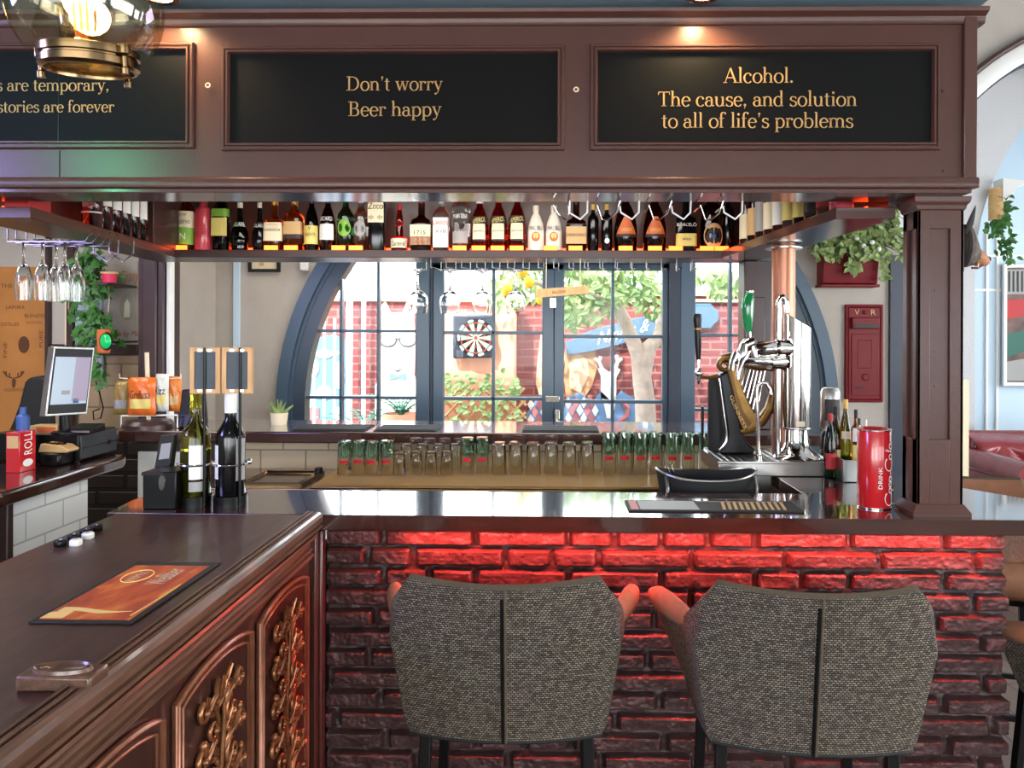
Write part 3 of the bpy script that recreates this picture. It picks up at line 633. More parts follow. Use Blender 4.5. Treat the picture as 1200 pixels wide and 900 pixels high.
# fern clumps under the left panes
def fern(px, py, Y, n, L, lab, seed):
    rnd = random.Random(seed); b = AY(px, py, Y); t = thing('fern_plant', lab, 'plant', (b.x, Y, 0), 'ferns in the courtyard')
    pb = MB(); pb.lathe([(0, 0), (.15, 0), (.2, b.z-.02), (.18, b.z-.02), (.17, b.z-.08), (0, b.z-.08)], (b.x, Y, 0), 16); pb.build('pot', M['salmon'], t)
    mb = MB()
    for k in range(n):
        a = 2*PI*k/n+rnd.uniform(-.2, .2); el = rnd.uniform(.7, 1.4); p = Vector((b.x, Y, b.z-.06)); v = Vector((math.cos(a)*math.cos(el), math.sin(a)*math.cos(el), math.sin(el)))*L/8
        pts = []
        for s_ in range(9):
            pts.append(p.copy()); p = p+v; v = v+Vector((math.cos(a), math.sin(a), -1))*L*.012
        mb.tube(pts, [.008*(1-i/10) for i in range(9)], 4)
        for i in range(1, 9):
            dd = (pts[i]-pts[i-1]).normalized()
            for sg in (-1, 1):
                sd = dd.cross(Vector((0, 0, 1))); sd = sd.normalized() if sd.length > .01 else Vector((1, 0, 0))
                mb.leaf(pts[i], dd*.6+sd*sg, (0, 0, 1), L*.26*(1-.07*i), .03)
    mb.build('fronds', M['leafteal'], t, smooth=0, recalc=False)
fern(428, 505, 6.7, 12, .42, 'teal green fern below the red brick strip', 5)
fern(470, 482, 7.85, 12, .42, 'dark green fern in front of the spectacled mural', 6)
# tree
TY = 7.3
t = thing('courtyard_tree', 'pale forked tree trunk with leafy yellow-fruited boughs behind glass doors', 'tree', (AY(755, 0, TY).x, TY, 0))
mb = MB()
P = lambda a, b, dy=0: AY(a, b, TY+dy)
mb.tube([Vector((P(757, 505).x, TY, 0)), P(757, 505), P(756, 470), P(752, 440), P(760, 405)], [.11, .10, .095, .09, .075], 12)
mb.tube([P(752, 446), P(748, 415), P(736, 385), P(726, 362), P(716, 345)], [.085, .075, .065, .055, .04], 10)
mb.tube([P(758, 410), P(772, 395), P(778, 370, .2), P(790, 330, .3)], [.075, .065, .05, .03], 10)
mb.tube([P(726, 362), P(700, 348), P(660, 338, -.2), P(620, 330, -.3)], [.06, .045, .03, .02], 8)
mb.build('trunk', M['bark'], t, smooth=60)
mb = MB(); rnd = random.Random(9)
blobs = [(610, 330, 36, 22, 150), (598, 345, 16, 18, 70), (690, 345, 36, 30, 330), (668, 365, 14, 20, 90), (735, 335, 34, 16, 200), (765, 350, 18, 18, 90), (720, 312, 60, 10, 180), (848, 328, 24, 16, 120), (800, 318, 20, 10, 60), (640, 312, 40, 10, 90)]
for cx, cy, rx, ry, n in blobs:
    for k in range(int(n*.72)):
        r = math.sqrt(rnd.random()); a = rnd.uniform(0, 2*PI)
        mb.leaf(P(cx+rx*r*math.cos(a), cy+ry*r*math.sin(a), rnd.uniform(-.35, .35)), (rnd.uniform(-.8, .8), rnd.uniform(-.6, .3), rnd.uniform(-1, .1)), (rnd.uniform(-.4, .4), -1, .6), rnd.uniform(.085, .14), .05)
mb.build('foliage', M['leaftree'], t, smooth=0, recalc=False)
fruit = mat('lemon_yellow', (226, 176, 40), .5)
for px, py in ((620, 331), (594, 340), (612, 318), (634, 350)): MB().ball(P(px, py, -.4), .05, .045, .06, 10).build('fruit', fruit, t)
# two pale blue patio chairs
def patio_chair(px, lab, Y=6.4):
    b = AY(px, 503, Y); t = thing('patio_chair', lab, 'chair', (b.x, Y, 0), 'patio chairs')
    P = []
    for i in range(13):
        a = PI*(i/12); P.append([(b.x-.3*math.cos(a), Y-.22*math.sin(a)+.1, z) for z in (.45, .6, b.z+.06*math.sin(a)**.5-.06)])
    MB().grid(P).build('backrest', mat('patio_blue', (178, 204, 222), .5), t, solid=.02)
    MB().lathe([(0, .42), (.28, .42), (.3, .45), (.28, .48), (0, .48)], (b.x, Y+.1, 0), 20).build('seat', M['white'], t)
    for sx in (-1, 1):
        for sy in (-1, 1): MB().tube([(b.x+sx*.18, Y+.1+sy*.18, .43), (b.x+sx*.24, Y+.1+sy*.24, 0)], .015, 6).build('leg', M['white'], t)
patio_chair(622, 'pale blue rounded patio chair behind the left glass door'); patio_chair(692, 'pale blue rounded patio chair behind the right glass door', 7.0)
# ================================================================ BAR
CT = 1.12
FY = 2.08
# ---- overhead canopy with the three sign boards
XR = AY(1143, 100, FY).x; XL = -2.3
ZB, ZM, ZT = AY(600, 221, FY).z, AY(600, 208.5, FY).z, AY(600, 17, FY).z
can = thing('bar_canopy', 'brown panelled overhead bar canopy carrying three black sign boards', 'bar canopy', (-.5, FY, ZB))
mb = MB(); mb.box(XL, XR-.004, FY, FY+.03, ZB+.005, ZT); mb.build('fascia', M['brown'], can, bevel=.002)
mb = MB(); mb.box(XR-.036, XR, FY-.012, FY+.035, ZM-.004, ZT-.01); mb.build('end_stile', M['brown'], can, bevel=.003)
mb = MB(); mb.prism([(FY+.03, ZT-.032), (FY-.006, ZT-.032), (FY-.01, ZT-.026), (FY-.012, ZT-.014), (FY-.03, ZT-.005), (FY-.032, ZT+.006), (FY+.03, ZT+.006)], XL, XR+.022, 'x'); mb.build('cornice', M['brown'], can, bevel=.0015)
mb = MB(); mb.prism([(FY+.03, ZB), (FY-.014, ZB), (FY-.016, ZB+.004), (FY-.016, ZM-.006), (FY-.012, ZM), (FY+.03, ZM)], XL, XR+.004, 'x'); mb.build('bottom_moulding', M['brown'], can, bevel=.002)
# underside, right return and the tray-like soffit over the bar
mb = MB(); mb.box(XL, XR-.01, FY-.004, 2.22, ZB-.012, ZB-.0005); mb.build('underside', M['soffit'], can, bevel=.002)
bx('right_return', M['brown'], XR-.03, XR, FY+.03, 2.24, ZB, ZT, can, .002)
bx('soffit', M['browndark'], XL, 1.0, FY+.03, 3.66, 2.33, 2.36, can)
mb = MB(); q = [AZ(12, 235, 1.985), AY(205, 291, 3.39)]
def seam(px, y0, y1): p = AY(px, 100, FY-.001); MB().box(p.x-.0012, p.x+.0012, FY-.0015, FY, AY(0, y1, FY).z, AY(0, y0, FY).z).build('panel_joint', M['blackmatte'], can, smooth=0)
seam(70, 176, 208); seam(70, 22, 48)
boards = [(-420, 220, 60, 166), (270, 653, 63.5, 168.5), (700, 1091, 61, 168)]
lab = ['dark sign board with gold text ending in forever', "dark sign board reading Don't worry Beer happy in gold", "dark sign board reading Alcohol, cause and solution, in gold"]
for k, (a, b, c, d) in enumerate(boards):
    x0, x1 = AY(a, 100, FY).x, AY(b, 100, FY).x; z1, z0 = AY((max(a, 0)+b)/2, c, FY).z, AY((max(a, 0)+b)/2, d, FY).z
    sb = bx('sign_board', M['signblack'], x0, x1, FY-.004, FY+.001, z0, z1, can); sb['label'] = lab[k]
    if k == 0: MB().box(AY(70, 0, FY).x-.0012, AY(70, 0, FY).x+.0012, FY-.0048, FY-.004, z0, z1).build('panel_joint', M['black'], sb, smooth=0)
    e = .0205
    mb = MB(); mb.ring(x0-e, x1+e, z0-e, z1+e, [(0, 0), (0, .008), (.003, .013), (.008, .013), (.0095, .009), (.012, .009), (.014, .016), (.0185, .016), (.0215, .006), (.0215, 0)], lambda u, w_, h: (u, FY-h, w_)); mb.build('sign_frame', M['brown'], can, smooth=20)
    Yt = FY-.0055
    if k == 0: sign_text('s are temporary,', -4, 127, 106.5, Yt, sb); sign_text('stories are forever', -3, 134, 131.5, Yt, sb)
    if k == 1: sign_text("Don't worry", 406, 519, 106, Yt, sb); sign_text('Beer happy', 408, 517.5, 136, Yt, sb)
    if k == 2: sign_text('Alcohol.', 847.5, 929, 97, Yt, sb); sign_text('The cause, and solution', 771, 1004, 124.5, Yt, sb); sign_text("to all of life's problems", 775.5, 1000, 149.7, Yt, sb)
for px, py in ((245, 101), (675, 106)):
    p = AY(px, py, FY); mb = MB(); mb.tube([p+Vector((.006*math.cos(a), -.008, .006*math.sin(a))) for a in np.linspace(0, 2*PI, 12)[:-1]], .0018, 6, closed=True); mb.tube([p+Vector((0, -.002, -.002)), p+Vector((0, -.012, -.006))], .002, 6)
    mb.build('eye_hook', M['cream'], can)
for px, py in ((1105, 106), (1106, 200), (1141, 37)):
    p = AY(px, py, FY); MB().lathe([(0, -.003), (.004, -.003), (.005, 0), (0, 0)], (p.x, FY, p.z), 12, axis='y').build('screw_plug', M['brown'], can)
# ---- U-shaped bottle shelf hanging behind the canopy
SZ = 1.985; ST = .034
BYF, BYB = 3.39, 3.60
LA, LB = AZ(12, 235, SZ), AY(205, 291.5, BYF)       # inner edge of the left arm
RA, RB = AZ(1000, 235, SZ), AY(846, 291.5, BYF)
def lerp(a, b, t): return a+(b-a)*t
def ext(a, b, y): t = (y-a.y)/(b.y-a.y); return a.x+(b.x-a.x)*t
sh = thing('bottle_shelf', 'U-shaped brown overhead shelf holding lit rows of liquor bottles', 'shelf', (-.5, BYF, SZ))
LO = .20; RO = .19
def inner_l(y): return ext(LA, LB, y)
def inner_r(y): return ext(RA, RB, y)
mb = MB()
mb.prism([(inner_l(BYF), BYF), (inner_r(BYF), BYF), (inner_r(BYF)+RO, BYB), (inner_l(BYF)-LO, BYB)], SZ-ST, SZ, 'z'); mb.build('back_board', M['browndark'], sh, bevel=.002)
mb = MB(); mb.prism([(inner_l(2.225), 2.225), (inner_l(BYF), BYF), (inner_l(BYF)-LO, BYB), (inner_l(2.225)-LO, 2.225)], SZ-ST, SZ-.0005, 'z'); mb.build('left_board', M['brown'], sh, bevel=.002)
mb = MB(); mb.prism([(inner_r(2.225), 2.225), (inner_r(BYF), BYF), (inner_r(BYF)+RO, BYB), (inner_r(2.225)+RO-.02, 2.225)], SZ-ST, SZ-.0005, 'z'); mb.build('right_board', M['soffit'], sh, bevel=.002)
mb = MB(); mb.box(inner_l(BYF)-LO, inner_r(BYF)+RO, BYB, BYB+.03, SZ-ST, 2.329); mb.build('back_panel', M['browndark'], sh)
mb = MB(); mb.prism([(inner_l(2.225)-LO, 2.225), (inner_l(2.225)-LO+.02, 2.225), (inner_l(BYF)-LO+.02, BYB), (inner_l(BYF)-LO, BYB)], SZ, 2.329, 'z'); mb.build('left_panel', M['browndark'], sh)
mb = MB(); mb.prism([(inner_r(2.225)+RO-.04, 2.225), (inner_r(2.225)+RO-.02, 2.225), (inner_r(BYF)+RO, BYB), (inner_r(BYF)+RO-.02, BYB)], SZ, 2.329, 'z'); mb.build('right_panel', M['browndark'], sh)
mb = MB(); xd = AY(197, 260, 3.36).x; mb.box(xd-.016, xd+.02, 3.2, 3.6, SZ, 2.329); mb.build('divider', M['browndark'], sh, bevel=.002)
led = MB(); led.box(inner_l(BYF)+.05, inner_r(BYF)-.0, BYF+.115, BYF+.121, SZ, SZ+.02); led.build('led_strip', M['red_led'], sh)
mb = MB(); mb.prism([(inner_l(2.3)-.13, 2.3), (inner_l(2.3)-.124, 2.3), (inner_l(3.2)-.124, 3.2), (inner_l(3.2)-.13, 3.2)], SZ, SZ+.014, 'z'); mb.build('led_strip', M['red_led'], sh)
mb = MB(); mb.prism([(inner_r(2.3)+.12, 2.3), (inner_r(2.3)+.126, 2.3), (inner_r(3.3)+.126, 3.3), (inner_r(3.3)+.12, 3.3)], SZ, SZ+.014, 'z'); mb.build('led_strip', M['red_led'], sh)
rnd = random.Random(4)
# glowing bars before some bottles, imitating the LED strip's glow refracted in their bases
for px in (217, 322, 345, 400, 420, 540, 562, 584, 606, 645, 674, 732, 766, 790, 826, 843):
    p = AY(px, 291, BYF+.05); MB().box(p.x-.03, p.x+.03, BYF+.001, BYF+.006, SZ, SZ+.019).build('base_glow', M['orange_glow'], sh)
light('shelf_led_light', 'AREA', ((inner_l(BYF)+inner_r(BYF))/2, BYF+.125, SZ+.03), 1.3, (1, .3, .12), 2.3, .02, aim=((inner_l(BYF)+inner_r(BYF))/2, BYF+.10, 2.4))
# ---- front countertop, right arm, left arm
def ctop(name, lab, poly, m, th=.042): return tag(MB().prism(poly, CT-th, CT, 'z').build(name, m, bevel=.004), lab, 'countertop')
XQ = AZ(378, 604, CT).x
front = [(XQ-.02, 2.09), (1.62, 2.09), (1.52, 2.24), (1.2, 2.70), (1.2, 3.04), (.765, 3.04), (.775, 2.415), (-1.10, 2.415), (-1.235, 2.33), (-1.255, 2.26), (-1.235, 2.093), (XQ-.02, 2.093)]
ctop('bar_countertop', 'long dark varnished bar top above the red-lit painted bricks', front, M['counter'])
x0, x1 = -1.178, XQ-.045
ctop('bar_countertop', 'dark worn bar top of the left arm under the orange runner', [(x0, .25), (x1, .25), (x1, 2.09), (x0-.03, 2.09)], M['counterL'])
# carved left bar front: nosing, frieze, arched panels with carvings
XP = XQ-.035
lf = thing('carved_bar_front', 'carved brown wooden front of left bar arm with arched panels', 'bar front', (XP, 1.2, 0))
pr = [(x1+.0006, CT), (x1+.0006, CT+.007), (x1+.003, CT+.011), (x1+.007, CT+.011), (x1+.009, CT+.003), (x1+.012, CT+.003), (x1+.014, CT+.010), (x1+.019, CT+.010), (x1+.021, CT+.001), (x1+.024, CT+.001), (x1+.026, CT+.008), (x1+.034, CT+.008), (x1+.040, CT+.004), (x1+.044, CT-.004), (x1+.044, CT-.018), (x1+.036, CT-.020), (x1+.036, CT-.025), (x1+.042, CT-.027), (x1+.042, CT-.034), (x1+.034, CT-.037), (x1+.030, CT-.045), (x1+.016, CT-.052), (x1+.0006, CT-.052)]
mb = MB(); mb.prism(pr, .25, 2.0899, 'y'); mb.build('nosing', M['nosing'], lf, smooth=25)
mb = MB(); mb.box(XP-.06, XP-.002, .25, 2.13, .02, CT-.05); mb.build('carcass', M['carved'], lf)
# frieze band and its lower bead (they drop towards the panels)
mb = MB(); mb.prism([(XP-.002, CT-.052), (XP+.018, CT-.052), (XP+.020, CT-.058), (XP+.012, CT-.066), (XP+.004, CT-.07), (XP+.003, CT-.086), (XP+.009, CT-.088), (XP+.009, CT-.094), (XP+.004, CT-.096), (XP+.004, CT-.100), (XP+.012, CT-.102), (XP+.013, CT-.109), (XP+.006, CT-.112), (XP+.006, CT-.118), (XP-.002, CT-.120)], .25, 2.08, 'y'); mb.build('frieze', M['nosing'], lf, smooth=25)
mb = MB(); mb.box(XP-.004, XP+.016, 2.085, 2.135, .02, CT-.05).box(XP+.004, XP+.024, 2.12, 2.15, .02, CT-.05); mb.tube([(XP+.02, 2.118, .02), (XP+.02, 2.118, CT-.05)], .006, 8); mb.build('corner_post', M['carved'], lf, bevel=.004)
def arch_path(y0, y1, z0, zs_, rise, n=14):
    pts = [(y0, z0), (y0, zs_)]
    for i in range(1, n):
        t = i/n; u = abs(2*t-1); pts.append((y0+(y1-y0)*t, zs_+rise*(1-u**2.2)))
    return pts+[(y1, zs_), (y1, z0)]
PAN = [(1.715, 2.04), (1.335, 1.665), (.955, 1.285), (.575, .905)]
for k, (ya, yb) in enumerate(PAN):
    pn = thing('panel', None, None, (XP, (ya+yb)/2, 0)); pn.parent = lf; pn.location = Vector((XP, (ya+yb)/2, .5))-lf.location
    path = arch_path(ya, yb, .12, .965, .024)
    mb = MB(); mb.prism([(y, z) for y, z in path], XP-.002, XP+.006, 'x'); mb.build('field', M['carved'], pn, smooth=30)
    mb = MB(); mb.tube([(XP+.006, y, z) for y, z in path], .0055, 8, flat=(1.5, 1, 1))
    path2 = arch_path(ya+.02, yb-.02, .14, .95, .022); mb.tube([(XP+.007, y, z) for y, z in path2], .004, 6)
    mb.build('arched_moulding', M['carvedge'], pn, smooth=60)
    # acanthus spray: stems, scrolls and leaf lobes
    mb = MB(); yc = (ya+yb)/2; rnd = random.Random(20+k)
    def scroll(y, z, r, sg, a0, turns=1.4):
        pts = []; rs = []
        for i in range(20):
            t = i/19; a = a0+sg*turns*2*PI*t; rr = r*(1-.82*t); pts.append((XP+.014+.006*t, y+rr*math.cos(a), z+rr*math.sin(a))); rs.append(.0062*(1-.4*t))
        mb.tube(pts, rs, 7); mb.ball((XP+.022, pts[-1][1], pts[-1][2]), .008, seg=8)
    def lobe(y, z, a, L, W):
        d = Vector((.25, math.cos(a), math.sin(a))); p = Vector((XP+.008, y, z))
        mb.tube([p+d*L*t for t in (0, .25, .5, .75, 1)], [W*.35, W*.85, W, W*.7, W*.15], 7, flat=(.7, 1, 1))
        mb.tube([p+d*L*t+Vector((W*.5, 0, 0)) for t in (0, .5, .95)], [.0035, .004, .002], 5)
    mb.tube([(XP+.014, yc+.012*math.sin(z*16), z) for z in np.linspace(.14, .9, 22)], [.0065]*20+[.005, .003], 8)
    for i, z in enumerate(np.linspace(.16, .86, 9)):
        w_ = .14*(1-.35*(i/7)); 
        for sg in (-1, 1):
            scroll(yc+sg*w_*.5, z, .040*(1-.3*i/8), sg, PI/2); scroll(yc+sg*w_*.92, z+.045, .019, -sg, PI/2, 1.1); mb.ball((XP+.016, yc+sg*w_*.95, z-.012), .009, seg=8); mb.ball((XP+.014, yc+sg*w_*.3, z+.055), .007, seg=8)
            lobe(yc+sg*.012, z+.02, PI/2-sg*.75, .06*(1-.3*i/8), .0095); lobe(yc+sg*w_*.75, z+.03, PI/2-sg*.15, .045, .0085); lobe(yc+sg*w_*.62, z+.03, PI/2+sg*.5, .04, .0075); lobe(yc+sg*w_*.2, z+.05, PI/2-sg*.3, .05, .008)
    for i in range(5): lobe(yc+.006*(i-2), .885+.008*(2-abs(i-2)), PI/2-(i-2)*-.3, .045, .009)
    mb.build('carving', M['carving'], pn, smooth=60)
# ---- brick front: one continuous painted wall, bricks pattern in its mesh
xa, xb, z1 = XP+.026, AY(1181, 640, 2.15).x, CT-.043
nx, nz = 460, 300; zlo = .22
X, Z = np.meshgrid(np.linspace(xa, xb, nx), np.linspace(zlo, z1, nz), indexing='ij')
RH = .0575; BL = .262
row = np.floor((z1-.006-Z)/RH).astype(int); fz = (z1-.006-Z)/RH-row
rr = np.random.RandomState(5).rand(80); offs = np.where(row % 2 == 0, .0, .5)*BL+rr[row % 80]*.07-.03
wob = (vnoise(X, Z, .05, 1)-.5)*.012
xx = (X-xa+offs+.12)/BL; col = np.floor(xx).astype(int); fx = xx-col
half = (np.random.RandomState(6).rand(80, 80)[row % 80, col % 80] < .16)
fx2 = np.where(half, (fx*2) % 1, fx); bl = np.where(half, BL/2, BL)
dx = np.minimum(fx2, 1-fx2)*bl+wob*.3; dz = np.minimum(fz, 1-fz)*RH+(vnoise(X*.4, Z, .05, 2)-.5)*.004
jx, jz = .009, .0066
def ss(a, b, x): t = np.clip((x-a)/(b-a), 0, 1); return t*t*(3-2*t)
face = ss(jx-.004, jx+.007, dx)*ss(jz-.003, jz+.0055, dz)
br = np.random.RandomState(8).rand(80, 80)[row % 80, col % 80]
D = face*(.022+br*.006+(vnoise(X, Z, .03, 3)-.5)*.005+(vnoise(X, Z, .007, 4)-.5)*.003+(fz-.5)*-.004)+(1-face)*(vnoise(X, Z, .02, 9)-.5)*.008
BY0 = 2.178
Yv = BY0-D
# ragged right end
endr = (np.random.RandomState(11).rand(80)[row % 80]-.5)*.022*face
Xv = X+np.clip((X-(xb-.05))/.05, 0, 1)*endr
mb = MB(); P = np.stack([Xv, Yv, Z], -1)
mb.grid([[tuple(p) for p in r] for r in P.tolist()])
mb.add([tuple(P[-1, j]) for j in range(nz)]+[(xb+.0, 2.33, float(Z[-1, j])) for j in range(nz)], [(j, j+1, nz+j+1, nz+j) for j in range(nz-1)])
bf = thing('brick_bar_front', 'painted dark brick bar front lit red under the counter', 'bar front', (.3, BY0, 0))
mb.build('brickwork', M['brickpaint'], bf, smooth=50, recalc=False)
mb = MB(); mb.box(xa, xb-.02, 2.18, 2.33, 0, z1); mb.build('core', M['darkbrick'], bf)
mb = MB(); mb.box(xb+.005, 1.50, 2.20, 2.24, CT-.15, CT-.043); mb.build('end_apron', M['nosing'], bf, bevel=.004)
mb = MB(); mb.box(xa+.02, xb-.01, 2.112, 2.122, CT-.046, CT-.0425); mb.build('led_strip', M['red_led'], bf)
light('counter_led_light', 'AREA', ((xa+xb)/2+.09, 2.113, CT-.050), 26, (1, .075, .055), xb-xa-.26, .015, rot=(math.radians(-9), 0, 0))
# bar interior: steel work shelf behind the front counter, right base
tag(MB().box(-1.0, .74, 2.45, 2.80, .93, .955).box(-1.0, .74, 2.45, 2.47, .2, .93).box(-1.0, -.98, 2.47, 2.8, 0, .93).box(.72, .74, 2.47, 2.8, 0, .93).build('speed_rail', M['steel'], bevel=.002), 'steel work shelf behind the front bar counter', 'work shelf')
tag(MB().box(.79, 1.19, 2.34, 2.94, 0, CT-.043).build('bar_cabinet', M['browndark'], bevel=.004), 'dark wooden base carrying the right counter arm', 'bar base')
tag(MB().box(-1.15, XP-.065, .3, 2.08, 0, CT-.043).build('bar_cabinet', M['browndark'], bevel=.004), 'dark wooden base under the left counter arm', 'bar base')
# ---- square brown post on the counter at the right
x0, x1 = AY(1075, 400, 2.135).x, AY(1129, 400, 2.135).x; y0, y1 = 2.135, 2.225
po = thing('bar_post', 'square brown panelled post standing on the right of the bar', 'post', ((x0+x1)/2, (y0+y1)/2, CT))
zc = AY(1100, 230, 2.135).z
mb = MB(); mb.box(x0+.008, x1-.008, y0+.008, y1-.008, CT, ZB-.012)
zr0, zr1 = AY(1100, 515, y0).z, AY(1100, 268, y0).z; xr0, xr1 = AY(1090, 400, y0).x, AY(1113, 400, y0).x
for (a, b, c, d) in ((x0, xr0, CT, ZB-.012), (xr1, x1, CT, ZB-.012), (xr0-.001, xr1+.001, CT, zr0), (xr0-.001, xr1+.001, zr1, ZB-.012)): mb.box(a, b, y0, y0+.009, c, d)
for (a, b, c, d) in ((y0, y0+.028, CT, ZB-.012), (y1-.025, y1, CT, ZB-.012), (y0, y1, CT, zr0), (y0, y1, zr1, ZB-.012)):
    mb.box(x0, x0+.009, a, b, c, d); mb.box(x1-.009, x1, a, b, c, d)
mb.build('shaft', M['brown'], po, bevel=.0015)
def sqmould(name, prof):
    mb = MB(); n = len(prof); vs = []
    for e, z in prof: vs += [(x0-e, y0-e, z), (x1+e, y0-e, z), (x1+e, y1+e, z), (x0-e, y1+e, z)]
    fs = [(i*4+k, i*4+(k+1) % 4, (i+1)*4+(k+1) % 4, (i+1)*4+k) for i in range(n-1) for k in range(4)]
    mb.add(vs, fs+[(3, 2, 1, 0), tuple(4*n-4+k for k in range(4))]); mb.build(name, M['brown'], po, smooth=20)
sqmould('base_moulding', [(.016, CT), (.016, CT+.010), (.012, CT+.016), (.008, CT+.022), (.003, CT+.03), (.0, CT+.032)])
sqmould('capital', [(0, ZB-.05), (.004, ZB-.046), (.006, ZB-.036), (.012, ZB-.028), (.014, ZB-.02), (.014, ZB-.0125)])
for px, py in ((1096, 412), (1096, 452), (1096, 340)):
    p = AY(px, py, y0+.008); MB().lathe([(0, -.002), (.0035, -.002), (.004, 0), (0, 0)], (p.x, y0+.0085, p.z), 10, axis='y').build('screw', M['browndark'], po)
# ---- round copper column on the right counter arm
c = AY(918, 420, 2.90)
co = thing('bar_column', 'round copper-coloured column behind the chrome beer tower', 'column', (c.x, 2.90, CT))
MB().lathe([(0, CT), (S(13.5, 2.86), CT), (S(13.5, 2.86), SZ-ST-.001), (0, SZ-ST-.001)], (c.x, 2.90, 0), 32).build('shaft', M['copper'], co)
MB().lathe([(S(13.6, 2.86), -.014), (S(21, 2.86), -.014), (S(21, 2.86), -.009), (S(13.6, 2.86), -.007)], (c.x, 2.90, SZ-ST), 32).build('flange', M['steel'], co)
# ---- back bar: work counter with brass mat, tiled upstand, dark ledge
WZ = 1.02
mb = MB(); mb.box(-1.45, .72, 2.92, 3.36, WZ-.04, WZ).box(-1.42, .70, 2.98, 3.34, 0, WZ-.04); tag(mb.build('back_counter', M['brass'], bevel=.003), 'low brass-topped back counter beneath the upturned glasses', 'counter')
struct(bx('wall_upstand', M['tilecream'], -1.5, .95, 3.362, 3.46, 0, 1.14))
xl_ = AY(138, 515, 3.33).x
LZ = AY(600, 507.5, 3.33).z; LZ0 = AY(600, 521, 3.33).z
tag(MB().prism([(xl_, 3.33), (1.16, 3.33), (1.16, 3.78), (xl_, 3.78)], LZ0, LZ, 'z').build('back_ledge', M['counter'], bevel=.006), 'dark wooden ledge along the back of bar beneath the arched window', 'ledge')
struct(bx('wall_back_bar', M['darkbrick'], -2.2, -1.5, 3.45, 3.6, 0, LZ0))
struct(bx('wall_back_bar_panel', M['white'], AY(163, 560, 3.44).x, AY(212, 560, 3.44).x, 3.43, 3.449, .3, AY(0, 528, 3.44).z))
struct(bx('wall_back_bar_outer', M['plaster'], -1.5, 1.1, 3.6, 3.72, 0, LZ0-.001))
# dark wooden upright at the right end of the ledge
tag(MB().box(AY(872, 400, 3.5).x, AY(904, 400, 3.5).x, 3.5, 3.62, LZ, SZ-ST-.001).box(AY(880, 400, 3.5).x, AY(896, 400, 3.5).x, 3.49, 3.5, LZ+.08, SZ-.2).build('bar_upright', M['browndark'], bevel=.004), 'dark wooden upright behind the copper column', 'post')
